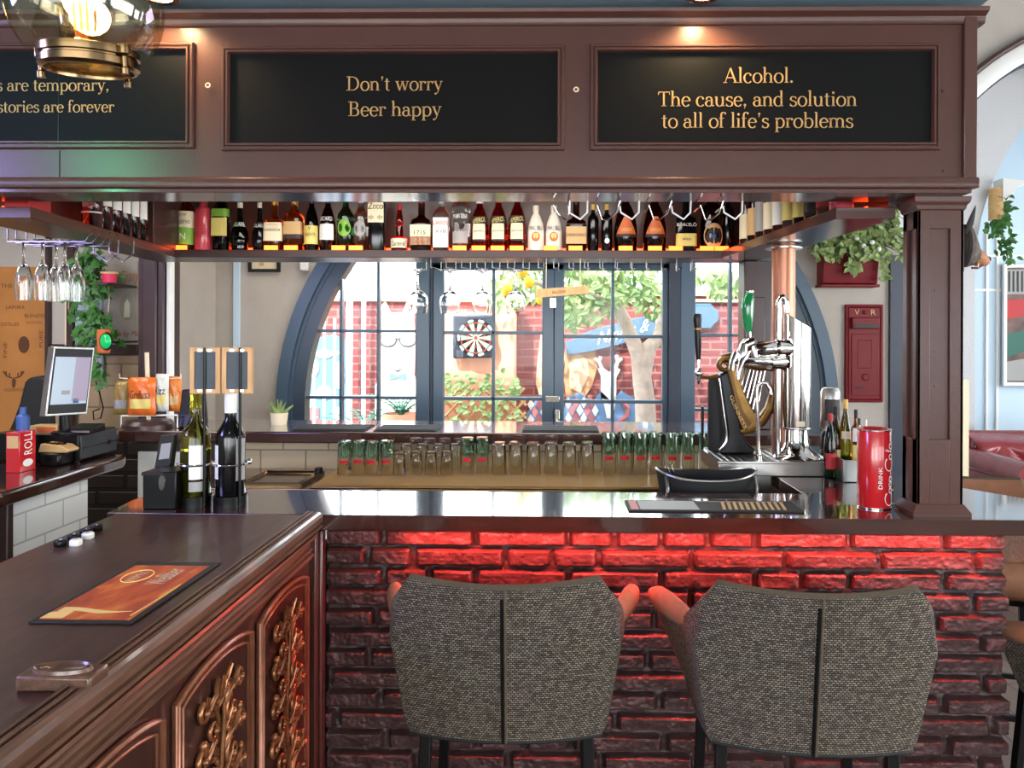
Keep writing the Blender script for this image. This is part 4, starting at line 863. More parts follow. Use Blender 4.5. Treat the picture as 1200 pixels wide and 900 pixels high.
# ================================================================ BAR STOOLS
def make_seat(name, label, cat, loc, rotz, group, legh, tint='tweed'):
    """shell chair; local: back towards -y, open side towards +y, base at z=0"""
    t = thing(name, label, cat, (0, 0, 0), group)
    ZB_, H = legh, .352
    def shell(u, v):
        # u -1..1 : right arm tip .. back .. left arm tip
        a = abs(u); sg = 1 if u >= 0 else -1
        if a < .42: k = a/.42; xw = k; top = .352-.012*(1-k*k); yb = 0
        elif a < .62: k = (a-.42)/.2; xw = 1+.0*k; top = .352-.112*k; yb = k
        else: k = (a-.62)/.38; xw = 1; top = .240-.034*k; yb = 1+k
        z = v*top
        zz = z/.352
        # half width of the back at this height
        if zz < .62: wd = .222+.031*(zz/.62)
        else: wd = .253-.041*((zz-.62)/.38)
        wmax = .222+.034*min(1, zz/.62)
        lean = -.055*zz
        if a < .42: x = xw*(wd-.01); y = lean-.035*(1-xw*xw)*1.0
        elif a < .62:
            k = yb; x = wd-.01+(wmax+.004-wd+.01)*(.7*k+.3*math.sin(k*PI/2)); y = lean+.085*(1-math.cos(k*PI/2))+.01*k
        else:
            k = yb-1; x = wmax+.004+.062*k*min(1,zz*1.7)+.004*k; y = lean*(1-k)+.095+.22*k+.02*zz*k
        tap = min(1, v/.05); x *= .965+.035*tap
        return (sg*x, y-.20, ZB_+z)
    us = np.concatenate([np.linspace(-1, -.62, 9), np.linspace(-.6, -.43, 8), np.linspace(-.42, .42, 25), np.linspace(.43, .6, 8), np.linspace(.62, 1, 9)])
    vsn = np.linspace(0, 1, 17)
    out = [[shell(u, v) for v in vsn] for u in us]
    inn = []
    for i, u in enumerate(us):
        r_ = []
        for j, v in enumerate(vsn):
            p = Vector(out[i][j]); a = Vector(out[max(0, i-1)][j]); b = Vector(out[min(len(us)-1, i+1)][j]); tg = (b-a).normalized(); nr = Vector((0, 0, 1)).cross(tg).normalized()
            r_.append(tuple(p+nr*(.03 if 0 < i < len(us)-1 else .02)*(1 if j < 16 else .8)))
        inn.append(r_)
    mb = MB(); mb.grid(out, 0)
    nv = len(vsn); uvs = []; acc = 0
    for i in range(len(us)):
        if i: acc += (Vector(out[i][8])-Vector(out[i-1][8])).length
        uvs += [(acc, out[i][j][2]) for j in range(nv)]
    mid = [[out[i][-1], tuple((Vector(out[i][-1])+Vector(inn[i][-1]))/2+Vector((0, 0, .008))), inn[i][-1]] for i in range(len(us))]
    ob = mb.build('outer_shell', M[tint], t, smooth=80); ul = ob.data.uv_layers.new(name='UVMap')
    for lp in ob.data.loops: ul.data[lp.index].uv = uvs[lp.vertex_index]
    mb = MB(); mb.grid(inn, 0)
    for e in (0, -1): mb.grid([out[e], inn[e]], 0)
    mb.build('inner_shell', M['suede'], t, smooth=60)
    MB().grid(mid, 0).build('top_hem', M['hem'], t, smooth=60)
    for e in (range(0, 10), range(len(us)-1, len(us)-11, -1)):
        pts = []; rs = []
        for q_, i in enumerate(e):
            o_, n_ = Vector(out[i][-1]), Vector(inn[i][-1]); pts.append(o_*.45+n_*.55+Vector((0, 0, -.004))); rs.append((.010, .019, .024, .0255, .025, .024, .022, .020, .017, .012)[q_])
        MB().tube(pts, rs, 14, flat=(.85, .9, 1.25)).build('arm_pad', M['suede'], t, smooth=80)
    # centre seam and hem piping
    mb = MB(); n = len(us)//2
    mb.tube([(p[0]-.004, p[1]-.0022, p[2]) for p in out[n][:-1]], .0032, 6); mb.build('back_seam', M['black'], t)
    mb = MB(); mb.tube([(p[0]+.003, p[1]-.0022, p[2]) for p in out[n][:]], .003, 6); mb.build('seam_piping', M['hem'], t)
    mb = MB(); mb.tube([(p[0], p[1], p[2]) for p in [r[0] for r in out]], .004, 6); mb.build('hem_piping', M['blackmatte'], t)
    # seat pad
    prof = [(0, .005), (.19, .005), (.215, .03), (.215, .075), (.19, .1), (.1, .108), (0, .11)]
    MB().lathe(prof, (0, .0, ZB_-.004), 36, sq=.7, sx=1, sy=.93).build('seat', M['suede'], t, smooth=70)
    # black square steel legs on a frame
    mb = MB(); mb.box(-.19, .19, -.17, -.15, ZB_-.02, ZB_+.002).box(-.19, .19, .15, .17, ZB_-.02, ZB_+.002).box(-.19, -.17, -.17, .17, ZB_-.02, ZB_+.002).box(.17, .19, -.17, .17, ZB_-.02, ZB_+.002)
    mb.build('seat_frame', M['blackmetal'], t, bevel=.002)
    for sx in (-1, 1):
        for sy in (-1, 1):
            mb = MB(); a = Vector((sx*.178, sy*.16, ZB_)); b = Vector((sx*.205, sy*.2, 0)); w_ = .0125
            vs = [(p.x+dx, p.y+dy, p.z) for p in (a, b) for dx, dy in ((-w_, -w_), (w_, -w_), (w_, w_), (-w_, w_))]
            mb.add(vs, [(0, 1, 2, 3), (7, 6, 5, 4), (0, 4, 5, 1), (1, 5, 6, 2), (2, 6, 7, 3), (3, 7, 4, 0)]).build('leg', M['blackmetal'], t, bevel=.002)
    if legh > .6:
        z = .3; k = 1-z/ZB_; ex, ey = .178+.027*k, .16+.04*k
        mb = MB(); mb.box(-ex, ex, -ey-.008, -ey+.008, z-.01, z+.01).box(-ex, ex, ey-.008, ey+.008, z-.01, z+.01).box(-ex-.008, -ex+.008, -ey, ey, z-.01, z+.01).box(ex-.008, ex+.008, -ey, ey, z-.01, z+.01)
        mb.build('footrest', M['blackmetal'], t, bevel=.002)
    t.location = loc; t.rotation_euler = (0, 0, rotz); return t
yst = 1.66
cx1 = AY(589, 700, yst-.2).x
st1 = make_seat('bar_stool', 'tweed-backed bar stool left of the other, nearer the carved counter corner', 'bar stool', (cx1-.006, yst+.2, 0), math.radians(0), 'tweed bar stools', .752)
cx2 = AY(946, 700, yst-.2).x
st2 = copy_tree(st1, (cx2+.075, yst+.165, 0), 'tweed-backed bar stool pulled up below the red cola tin', math.radians(-4))
# stool at the side of the bar whose suede inside shows, and the tweed chair under the counter end
st3 = make_seat('bar_stool', 'brown suede bar stool seen over the counter edge before the oxblood sofa', 'bar stool', (1.57, 2.86, 0), math.radians(165), 'tweed bar stools', .70)
ch = make_seat('tweed_armchair', 'low tweed armchair beyond the ragged brick end of the bar', 'armchair', (1.625, 2.22, 0), math.radians(12), None, .56)

# ================================================================ GLASSWARE
def glass_prof(R0, R1, H, t=.003, base=.014):
    # upturned: rim at z=0, thick base on top
    return [(R1, 0), (R1*.5+R0*.5, H*.5), (R0, H-.004), (R0-.003, H), (0, H), (0, H-base), (R0-t-.002, H-base), (R1*.5+R0*.5-t, H*.5), (R1-t*.7, 0), (R1, 0)]
def upturned(name, px, base_y, top_y, wpx, label, group, green=False, Y=3.2):
    b = AZ(px, base_y, WZ+.012); H = S(base_y-top_y, b.y)*.98; R = S(wpx, b.y)/2
    t = thing(name, label, 'glass', b, group)
    if not green:
        MB().lathe(glass_prof(R*.86, R, H), b, 18).build('bowl', M['glass'], t, smooth=50)
    else:
        MB().lathe(glass_prof(R*.88, R, H*.99), b, 18).build('bowl', M['glass'], t, smooth=50)
        z0, z1 = H*.52, H*.985
        rr_ = lambda z: R+(R*.88-R)*(z/H)
        MB().lathe([(rr_(z0)+.0008, z0), (rr_(z1)+.0008, z1), (rr_(z1)+.0014, z1), (rr_(z0)+.0014, z0), (rr_(z0)+.0008, z0)], b, 18).build('printed_band', M['greenprint'], t, smooth=50)
        a = np.linspace(-.6, .6, 6); zr = H*.42
        MB().grid([[(b.x+(rr_(z)+.001)*math.sin(k), b.y-(rr_(z)+.001)*math.cos(k), b.z+z) for z in (zr-.008, zr+.006)] for k in a]).build('red_print', M['redgloss'], t)
    return t
M['greenprint'] = panemat('green_print', (.82, .98, .9), .2)
# brass mat first
q0, q1 = AZ(374, 562, WZ+.01), AZ(772, 562, WZ+.01)
mt = thing('bar_mat', 'ribbed brass-coloured drip mat beneath the upturned glasses', 'mat', ((q0.x+q1.x)/2, 3.1, WZ))
MB().box(q0.x, q1.x+.22, 2.93, 3.34, WZ, WZ+.006).build('base', M['brass'], mt, bevel=.002)
mb = MB()
for k in range(46): y = 2.94+k*.0086; mb.box(q0.x+.01, q1.x+.2, y, y+.004, WZ+.006, WZ+.0118)
mb.build('ribs', mat('mat_ribs', (188, 150, 88), .35, .6), mt, smooth=0)
seqs = [
 ('green_tumbler', [404, 420, 436, 453], 557, 515, 17.5, '%s of four upturned green-printed glasses at the left end of mat', 'green glasses at left end', True),
 ('short_tumbler', [468, 487, 505, 523], 558, 528, 15, '%s of four short upturned clear glasses right of the left green ones', 'short clear glasses', False),
 ('green_tumbler', [548, 565], 556, 511, 16.5, '%s of two tall green-printed glasses in the middle of the mat', 'green glasses in the middle', True),
 ('clear_tumbler', [585, 604, 625, 646, 667, 688], 557, 517, 17.5, '%s of six plain upturned tumblers right of the middle green pair', 'clear tumblers', False),
 ('green_tumbler', [713, 732, 750, 768, 787, 806, 826], 557, 505, 18, '%s of seven tall green-printed glasses beside the black tub', 'green glasses at right end', True)]
for nm, pxs, by, ty, wp, lb, gr, gn in seqs:
    proto = None
    for i, px in enumerate(pxs):
        l = lb % (ORD[i]+' from left')
        if proto is None: proto = upturned(nm, px, by, ty, wp, l, gr, gn)
        else: copy_tree(proto, AZ(px, by, WZ+.012)+Vector((0, .012*(i % 2), 0)), l)
# second row glimpsed behind the clear ones
proto = None
for i, px in enumerate((476, 495, 514, 533)):
    l = '%s from left of four clear glasses in the back row behind short ones' % ORD[i]
    if proto is None: proto = upturned('clear_tumbler', px, 552, 519, 15, l, 'back row glasses', False)
    else: copy_tree(proto, AZ(px, 552, WZ+.012), l)
# hanging wine glasses on the rack under the back shelf
def stem_prof(s=1.0):
    # hanging upside-down: foot at z=0 (top), bowl below
    o = [(0, 0), (.034, -.001), (.034, -.003), (.012, -.008), (.0045, -.016), (.004, -.07), (.007, -.082), (.022, -.092), (.036, -.108), (.0415, -.13), (.040, -.155), (.036, -.178)]
    i = [(.0345, -.178), (.0385, -.155), (.040, -.13), (.0345, -.11), (.02, -.0955), (0, -.09)]
    return [(r*s, z*s) for r, z in o+i]
rk = thing('glass_rack', 'row of wire glass rails under the back bottle shelf', 'glass rack', AY(650, 309, 3.45))
zt_ = SZ-ST
for i, px in enumerate(range(487, 812, 18)):
    q = AY(px, 312, 3.42); mb = MB()
    mb.tube([(q.x, 3.42, zt_), (q.x, 3.42, zt_-.042), (q.x+.022, 3.42, zt_-.042), (q.x+.022, 3.58, zt_-.042), (q.x+.022, 3.58, zt_)], .002, 6); mb.build('rail', M['wire'], rk, smooth=60)
ws = []
for i, (px, lb) in enumerate(((490, 'clear wine glass hanging before the mullion, first from left'), (527, 'clear wine glass hanging above the dartboard at its left'), (565, 'clear wine glass hanging above the dartboard at its right'), (604, 'clear wine glass hanging before the yellow fruit outside'))):
    q = AY(px, 316, 3.46)
    if i == 0:
        t = thing('wine_glass', lb, 'wine glass', (q.x, 3.46, zt_-.046), 'wine glasses under the back shelf')
        MB().lathe(stem_prof(1.12), t.location, 24).build('glass', M['glass'], t, smooth=60); ws.append(t)
    else: copy_tree(ws[0], (q.x, 3.46+.01*i, zt_-.046), lb)
# flutes on the rack under the left shelf arm
fk = thing('flute_rack', 'chrome wire rack hanging under left shelf arm with flutes', 'glass rack', AY(55, 283, 2.5))
zf = AY(55, 284, 2.48).z
def fx(px): return AY(px, 283, 2.48).x
for dy in (-.02, .02, .07, .11):
    mb = MB(); mb.tube([(fx(14), 2.48+dy, SZ-ST), (fx(14), 2.48+dy, zf), (fx(104), 2.48+dy, zf), (fx(104)+.03, 2.48+dy, SZ-ST)], .003, 6); mb.build('rail', M['wire'], fk, smooth=60)
for px in (110, 128): 
    mb = MB(); q = AY(px, 280, 2.75); mb.tube([(q.x, 2.75, SZ-ST), (q.x, 2.75, SZ-ST-.045), (q.x+.05, 2.75, SZ-ST-.08), (q.x+.09, 2.75, SZ-ST-.05), (q.x+.09, 2.75, SZ-ST)], .003, 6); mb.build('hook', M['wire'], fk, smooth=60)
fp = [(0, 0), (.029, -.001), (.029, -.003), (.008, -.008), (.004, -.015), (.0038, -.06), (.006, -.072), (.016, -.09), (.024, -.12), (.0255, -.15), (.0225, -.2), (.0212, -.2), (.024, -.15), (.0225, -.121), (.0145, -.093), (0, -.078)]
fl0 = None
for i, (px, dy) in enumerate(((28, 0), (50, 0), (66, .09), (76, 0), (90, .09))):
    q = AY(px, 283, 2.48+dy); loc = (q.x, 2.48+dy, zf+.0095); lb = '%s from left of five champagne flutes hanging upside down' % ORD[i]
    if fl0 is None:
        fl0 = thing('champagne_flute', lb, 'champagne flute', loc, 'hanging flutes'); MB().lathe(fp, loc, 18).build('glass', M['glass'], fl0, smooth=60)
    else: copy_tree(fl0, loc, lb)
# wire glass hangers on the front canopy underside
for i in range(4):
    x = 683+i*60.5; Y = 2.215; t = thing('glass_hanger', '%s wire glass hanger from left under the canopy above counter' % ORD[i], 'glass hanger', AY(x, 228, Y), 'wire hangers under the canopy')
    zc_ = ZB-.012
    for k, pts in enumerate((((x-17, 242), (x-16, 249), (x-3, 257), (x+5, 249), (x+5.5, 224)), ((x-43, 241), (x-38, 257), (x-32, 258), (x-22, 250), (x-17, 224)))):
        if i == 0 and k == 1: pts = ((x-34, 241), (x-29, 250), (x-20, 258), (x-16, 249), (x-15.5, 224))
        P = [AY(a, b+ (0 if j < 4 else 0), Y-.012+.0) for j, (a, b) in enumerate(pts)]; P[-1].z = zc_
        P = [Vector((P[0].x, Y+.09, P[0].z)), P[0]]+P[1:]
        MB().tube(P, .0028, 6).build('wire', M['chrome'] if k else M['white'], t, smooth=60)

# ================================================================ LIQUOR BOTTLES
def gl(n, c, r=.02): 
    if n not in M: M[n] = mat(n, c, r, trans=1, ior=1.42)
    return M[n]
gl('bt_clear', (236, 240, 240)); gl('bt_green', (70, 150, 84)); gl('bt_dkgreen', (28, 60, 34)); gl('bt_amber', (226, 150, 66)); gl('bt_red', (206, 44, 34)); gl('bt_brown', (84, 44, 22)); gl('bt_olive', (150, 148, 40))
for n, c in (('bt_black', (8, 8, 9)), ('bt_white', (226, 220, 206)), ('bt_pink', (196, 72, 84)), ('bt_navy', (22, 28, 52)), ('lb_cream', (224, 212, 180)), ('lb_white', (226, 226, 222)), ('lb_green', (120, 170, 60)), ('lb_orange', (196, 98, 52)), ('lb_yellow', (214, 196, 110)), ('lb_tan', (196, 160, 108)), ('lb_grey', (150, 150, 148)), ('lb_teal', (40, 96, 82)), ('lb_ink', (40, 34, 32)), ('lb_red', (176, 40, 44)), ('cap_gold', (200, 160, 80)), ('cap_white', (214, 206, 190)), ('cap_red', (160, 34, 34)), ('cap_black', (20, 20, 20)), ('lb_blue', (60, 90, 150))): M[n] = mat(n, c, .12 if n[:2] == 'bt' else .55)
SH = {'round': [(0, 0), (.94, 0), (1, .015), (1, .60), (.93, .66), (.55, .74), (.36, .79), (.33, .95), (.36, .96), (.36, 1), (0, 1)],
 'slim': [(0, 0), (.94, 0), (1, .01), (1, .68), (.85, .75), (.42, .81), (.36, .86), (.34, 1), (0, 1)],
 'cone': [(0, 0), (.92, 0), (1, .02), (1, .42), (.86, .62), (.55, .78), (.36, .84), (.33, 1), (0, 1)],
 'squat': [(0, 0), (.95, 0), (1, .02), (1, .50), (.9, .58), (.42, .64), (.32, .68), (.3, 1), (0, 1)],
 'pear': [(0, 0), (.8, 0), (.9, .02), (1, .25), (.96, .4), (.6, .56), (.32, .66), (.28, 1), (0, 1)],
 'thin': [(0, 0), (.92, 0), (1, .02), (1, .26), (.92, .28), (.5, .3), (.42, .34), (.42, .5), (.36, .55), (.46, .62), (.42, .7), (.28, .84), (.25, 1), (0, 1)],
 'jar': [(0, 0), (.95, 0), (1, .02), (1, .72), (.92, .78), (.7, .82), (.5, .84), (.44, .9), (.44, 1), (0, 1)]}
def rad(prof, z):
    for (r0, z0), (r1, z1) in zip(prof, prof[1:]):
        if z0 <= z <= z1 and z1 > z0: return r0+(r1-r0)*(z-z0)/(z1-z0)
    return 1
def bottle(b, W, H, kind, gm, cap, labels, label, group, sq=0, text=None, name='liquor_bottle', aim=0.0, seg=22, cat='bottle'):
    """labels: (material, z0, z1, half angle) bands on the glass; text: (string, z, height, material)"""
    pr = SH[kind]; R = W/2; t = thing(name, label, cat, b, group)
    k0 = .5 if sq else 0
    MB().lathe([(r*R, z*H) for r, z in pr], b, 24 if sq else seg, sq=sq*.85).build('glass', M[gm], t, smooth=50)
    if cap:
        rc = pr[-2][0]*R*1.12; MB().lathe([(rc*.99, .9*H), (rc, .9*H), (rc, 1.012*H), (rc*.9, 1.02*H), (0, 1.02*H)], b, 16).build('cap', M[cap], t, smooth=40)
    def onsurf(ang, z, e):
        r = rad(pr, z)*R+e
        if sq:
            kk = max(abs(math.cos(ang)), abs(math.sin(ang)))**(.85); r = r/kk
        a = ang+aim; return (b.x+r*math.sin(a), b.y-r*math.cos(a), b.z+z*H)
    for lm, z0, z1, ha in labels:
        if ha == 'oval':
            n = 20; zc_, rz_ = (z0+z1)/2, (z1-z0)/2; vs = [onsurf(rz_*H/R*.85*math.cos(2*PI*i/n), zc_+rz_*math.sin(2*PI*i/n), .0012) for i in range(n)]
            MB().add([onsurf(0, zc_, .0016)]+vs, [(0, 1+i, 1+(i+1) % n) for i in range(n)]).build('paper_label', M[lm], t, smooth=60)
        elif ha == 'tri':
            MB().grid([[onsurf(s_*(1.0-.8*v), z0+(z1-z0)*v, .0012) for v in np.linspace(0, 1, 6)] for s_ in np.linspace(-1, 1, 9)]).build('paper_label', M[lm], t, smooth=60)
        else:
            MB().grid([[onsurf(a, z, .001+.0005*(lm == 'lb_ink')) for z in np.linspace(z0, z1, 5)] for a in np.linspace(-ha, ha, 13)]).build('paper_label', M[lm], t, smooth=60)
    for tx in (text or []):
        s_, zc_, th, tm = tx[:4]; slant = tx[4] if len(tx) > 4 else 0
        r = max(.006, rad(pr, zc_)*R)
        wmax = 2*R*.8 if len(tx) < 6 else tx[5]
        vs, fs = textmesh(s_, 1.0)
        x0 = min(v.x for v in vs); x1 = max(v.x for v in vs); y0 = min(v.y for v in vs); y1 = max(v.y for v in vs)
        sc = min(th*H/(y1-y0), wmax/(x1-x0))
        sy_ = min(th*H/(y1-y0), sc*1.7)
        pts = []
        for v in vs:
            x = (v.x-(x0+x1)/2)*sc; y = (v.y-(y0+y1)/2)*sy_+slant*x; pts.append(onsurf(x/(r*1.05), zc_+y/H, .0024))
        MB().add(pts, fs).build('lettering', M[tm], t, smooth=0, recalc=False)
    return t
G1 = 'liquor bottles on the back of the overhead shelf'
def row(px, wpx, hf, kind, gm, cap, labels, label, sq=0, text=None, dy=0):
    p = AY(px, 291, BYF+.06+dy); bottle(Vector((p.x, BYF+.062+dy, SZ+.0008)), S(wpx, BYF+.06), S(hf, BYF+.06), kind, gm, cap, labels, label, G1, sq, text)
ha = 1.25
row(218.5, 20.5, 74, 'round', 'bt_amber', 'cap_gold', [('lb_cream', .36, .62, ha), ('lb_green', .09, .36, ha)], 'amber bottle with cream over lime label, leftmost on back shelf', text=[('Jose', .56, .06, 'lb_ink'), ('Cuervo', .46, .1, 'lb_ink'), ('N', .22, .1, 'lb_white')])
row(238, 20, 62, 'jar', 'bt_pink', 'cap_red', [], 'opaque pink bottle with raised vertical lettering', text=[('PINK', .3, .12, 'lb_red'), ('GIN', .5, .1, 'lb_red')])
row(260, 19, 76, 'round', 'bt_dkgreen', 'cap_gold', [('lb_yellow', .22, .5, .8), ('lb_green', .52, .64, ha)], 'dark green bottle with small yellow label beside the pink bottle', sq=1)
row(281, 20, 56, 'pear', 'bt_dkgreen', 'cap_white', [('lb_teal', .5, .6, ha), ('bt_green', .04, .10, ha)], 'dark pear-shaped bottle glowing green at base with pale stopper', text=[('VOLARE', .55, .1, 'lb_white')])
row(304, 17, 56, 'pear', 'bt_black', 'cap_white', [('lb_ink', .5, .6, ha)], 'black pear-shaped bottle with pale stopper', text=[('VOLARE', .52, .1, 'lb_white')])
row(322, 22, 60, 'squat', 'bt_amber', 'cap_gold', [('lb_cream', .18, .6*.9, 1.1)], 'golden bottle with big flowered cream label', text=[('botanica', .4, .06, 'lb_ink')], sq=1)
row(345, 20.5, 62, 'round', 'bt_amber', 'cap_gold', [('lb_tan', .26, .54, ha), ('lb_ink', .22, .30, ha)], 'golden bottle with tan label above a black band', sq=1)
row(365, 17, 62, 'cone', 'bt_dkgreen', 'cap_black', [('lb_yellow', .12, .47, ha)], 'dark green bottle with tall pale yellow label', text=[('ABSENTE', .3, .06, 'lb_ink'), ('V', .42, .07, 'lb_ink')])
row(384, 19, 62, 'cone', 'bt_brown', 'cap_black', [('lb_white', .2, .5, 1.0), ('lb_ink', .56, .64, ha)], 'dark brown bottle with a white crest label and neck band', text=[('RICARD', .6, .08, 'lb_white')])
row(405, 19.5, 66, 'round', 'bt_green', 'cap_black', [('lb_green', .25, .55, 'oval')], 'green bottle with a round lime label')
row(423, 17.5, 66, 'round', 'bt_clear', 'cap_black', [('lb_grey', .25, .52, 'oval')], 'clear bottle with a round grey label')
row(442, 19, 74, 'jar', 'bt_black', 'cap_black', [('lb_cream', .44, .76, .8)], 'square black bottle with cream tag hanging from its neck', sq=1, text=[('Zoco', .7, .1, 'lb_ink'), ('* *', .52, .08, 'lb_ink')])
row(468, 20, 54, 'thin', 'bt_red', 'cap_red', [('lb_cream', .06, .26, 1.2)], 'slim twisted red bottle on wide labelled base', text=[('Cardenal', .15, .12, 'lb_ink')])
row(494, 24, 62, 'squat', 'bt_brown', 'cap_red', [('lb_cream', .1, .48, .95), ('lb_orange', .1, .26, .95)], 'square brown bottle with cream label numbered 1715', sq=1, text=[('1715', .33, .08, 'lb_ink')])
row(517, 18, 62, 'slim', 'bt_clear', 'cap_white', [('lb_white', .06, .62, 1.15)], 'clear bottle covered by a tall white label', sq=1, text=[('LARIOS', .52, .08, 'lb_red'), ('XVII', .36, .07, 'lb_ink')])
row(540, 22, 70, 'jar', 'bt_clear', 'cap_black', [('lb_ink', .44, .70, 'oval'), ('lb_grey', .12, .32, .9)], 'clear bottle with a round dark badge over grey label', text=[('MARTINI', .57, .07, 'lb_white')])
for k, px in enumerate((562, 584, 606)):
    row(px, 21.5, 62+k, 'cone', 'bt_red', 'cap_red' if k else 'cap_white', [('lb_ink', .50, .64, ha), ('lb_cream', .18, .5, .72), ('lb_ink', .18, .21, .72)], '%s of the three red aperitif bottles with dark slanted band' % ('leftmost', 'middle', 'rightmost')[k], text=[('APEROL', .57, .12, 'lb_yellow', .18), ('aperitivo', .36, .05, 'lb_ink')])
for k, px in enumerate((628, 649)):
    row(px, 19.5, 52.5, 'cone', 'bt_white', 'cap_white', [('lb_orange', .2, .42, 'oval'), ('lb_yellow', .26, .40, 'oval')], '%s opaque white bottle with sunset palm picture' % ('left', 'right')[k], text=[('MALIBU', .5, .1, 'lb_ink')])
row(675, 24, 60, 'squat', 'bt_brown', 'cap_black', [('lb_tan', .13, .46, .95), ('lb_ink', .5, .52, 1)], 'square dark bottle with large tan label beside the white bottles', sq=1, text=[('DISARONNO', .3, .06, 'lb_ink')])
row(695, 13, 54, 'slim', 'bt_black', 'cap_gold', [], 'slender black gold-capped bottle with no label')
row(711, 13, 54, 'slim', 'bt_black', 'cap_gold', [('lb_white', .16, .28, 'oval')], 'slender black gold-capped bottle with small round label')
for k, (px, g) in enumerate(((733, 'bt_brown'), (767, 'bt_brown'))):
    row(px, 27, 66, 'cone', g, 'cap_black', [('lb_orange', .26, .6, 'tri'), ('lb_ink', .24, .29, 1.0)], '%s dark rum bottle with orange arched label' % ('left', 'right')[k], text=[('CACIQUE', .36, .07, 'lb_yellow', 0, .05)])
row(803, 24, 66, 'squat', 'bt_black', 'cap_black', [('lb_yellow', .08, .30, 1.05)], 'square black rum bottle with gold lower label', sq=1, text=[('BARCELÓ', .46, .07, 'lb_white'), ('añejo', .2, .06, 'lb_ink')])
row(834, 27, 66, 'jar', 'bt_brown', 'cap_black', [('lb_tan', .05, .48, 'oval'), ('lb_ink', .12, .41, 'oval')], 'wide brown bottle with oval badge bearing a star', text=[('★', .26, .12, 'lb_blue')])
row(853, 14, 66, 'slim', 'bt_black', 'cap_black', [], 'plain black bottle in the right corner of back shelf')
# left arm of the shelf: row of identical whisky bottles
G2 = 'bottles along left arm of the shelf'
for k, (y, c) in enumerate(((2.72, 'bt_clear'), (2.80, 'bt_red'), (2.885, 'bt_red'), (2.965, 'bt_brown'), (3.045, 'bt_brown'), (3.125, 'bt_brown'))):
    b = Vector((inner_l(y)-.052, y, SZ+.0008)); bottle(b, .068, .27, 'slim', c, 'cap_black', ([('lb_white', .34, .66, ha)] if k else [('lb_white', .2, .22, ha)])+([('lb_white', .1, .2, 'oval')] if k else []), '%s bottle from the front on left shelf arm, %s' % (ORD[k], 'plain clear' if k == 0 else 'white label above round badge'), G2, aim=.3)
t = thing('gift_box', 'red and cream bottle box on left shelf arm near the canopy', 'box', (inner_l(2.30)-.07, 2.30, SZ))
x = inner_l(2.3); MB().box(x-.1, x-.025, 2.27, 2.37, SZ, SZ+.05).build('lower_box', M['lb_red'], t, bevel=.002); MB().box(x-.101, x-.024, 2.269, 2.371, SZ+.05, SZ+.26).build('sleeve', M['lb_cream'], t, bevel=.002)
# right arm
G3 = 'bottles along right arm of the shelf'
desc = [('bt_clear', 'lb_cream', 'clear bottle with tall cream label'), ('bt_brown', 'lb_tan', 'brown bottle with narrow tan label'), ('bt_black', 'lb_grey', 'black bottle with grey label'), ('bt_amber', 'lb_cream', 'amber bottle with cream label'), ('bt_red', 'lb_white', 'red bottle with white label'), ('bt_olive', 'lb_yellow', 'olive bottle with yellow label'), ('bt_dkgreen', 'lb_yellow', 'dark green bottle with yellow label'), ('bt_brown', 'lb_ink', 'brown bottle with black label'), ('bt_red', 'lb_red', 'all red bottle'), ('bt_pink', 'lb_white', 'pink bottle with white label')]
for k, (g, l, d) in enumerate(desc):
    y = 3.20-k*.098; b = Vector((inner_r(y)+.055, y, SZ+.0008)); bottle(b, .07, .25+.02*(k % 3), ('slim', 'cone', 'round')[k % 3], g, 'cap_black', [(l, .1, .5, ha)], '%s on right shelf arm, %s from the back' % (d, ORD[k]), G3, aim=-.4)
# ================================================================ ON THE LEFT COUNTER
def bar_runner(name, lab, quad, th=.005): return None
# orange beer runner
p = [AZ(22, 727, CT+.006), AZ(148, 727, CT+.006), AZ(268, 657, CT+.006), AZ(170, 657, CT+.006)]
xl0, xr0 = (p[0].x+p[3].x)/2, (p[1].x+p[2].x)/2; ya, yb = p[0].y, p[3].y
t = thing('beer_runner', 'orange beer-picture bar runner with black edge on left counter', 'bar runner', ((xl0+xr0)/2, (ya+yb)/2, CT))
MB().box(xl0, xr0, ya, yb, CT, CT+.004).build('rubber_base', M['blackmatte'], t, bevel=.0015)
mt, nt, b = newmat('beer_print'); N = nt.nodes; L = nt.links
tc = N.new('ShaderNodeTexCoord'); nz = N.new('ShaderNodeTexNoise'); nz.inputs['Scale'].default_value = 9; nz.inputs['Detail'].default_value = 3; nz.inputs['Distortion'].default_value = 1.2
L.new(mapping(nt, (2.2, .8, 1)), nz.inputs['Vector']); cr = N.new('ShaderNodeValToRGB'); e = cr.color_ramp.elements
e[0].position = .3; e[0].color = lin((150, 48, 26)); e[1].position = .75; e[1].color = lin((226, 150, 60)); m_ = e.new(.52); m_.color = lin((196, 84, 34))
L.new(nz.outputs['Fac'], cr.inputs['Fac']); L.new(cr.outputs['Color'], b.inputs['Base Color']); b.inputs['Roughness'].default_value = .5
MB().box(xl0+.012, xr0-.012, ya+.012, yb-.03, CT+.004, CT+.0052).build('printed_face', mt, t, smooth=0)
W = xr0-xl0
pl = mat('foam_print', (240, 206, 130), .6)
def rpt(u, v, h=.0058): return (xl0+.012+(W-.024)*u, ya+.012+(yb-ya-.042)*v, CT+h)
mb = MB(); mb.grid([[rpt(u, v0) for v0 in (.0, .09+.03*math.sin(u*9))] for u in np.linspace(0, .25, 6)]); mb.grid([[rpt(u, .10+.02*math.sin(u*8)), rpt(u, .15+.03*math.sin(u*5+1))] for u in np.linspace(.06, .9, 12)]); mb.grid([[rpt(.93+.05*math.sin(v*3), v), rpt(.96+.04*math.sin(v*3), v)] for v in np.linspace(.05, .6, 12)])
mb.build('foam_highlight', pl, t, smooth=0)
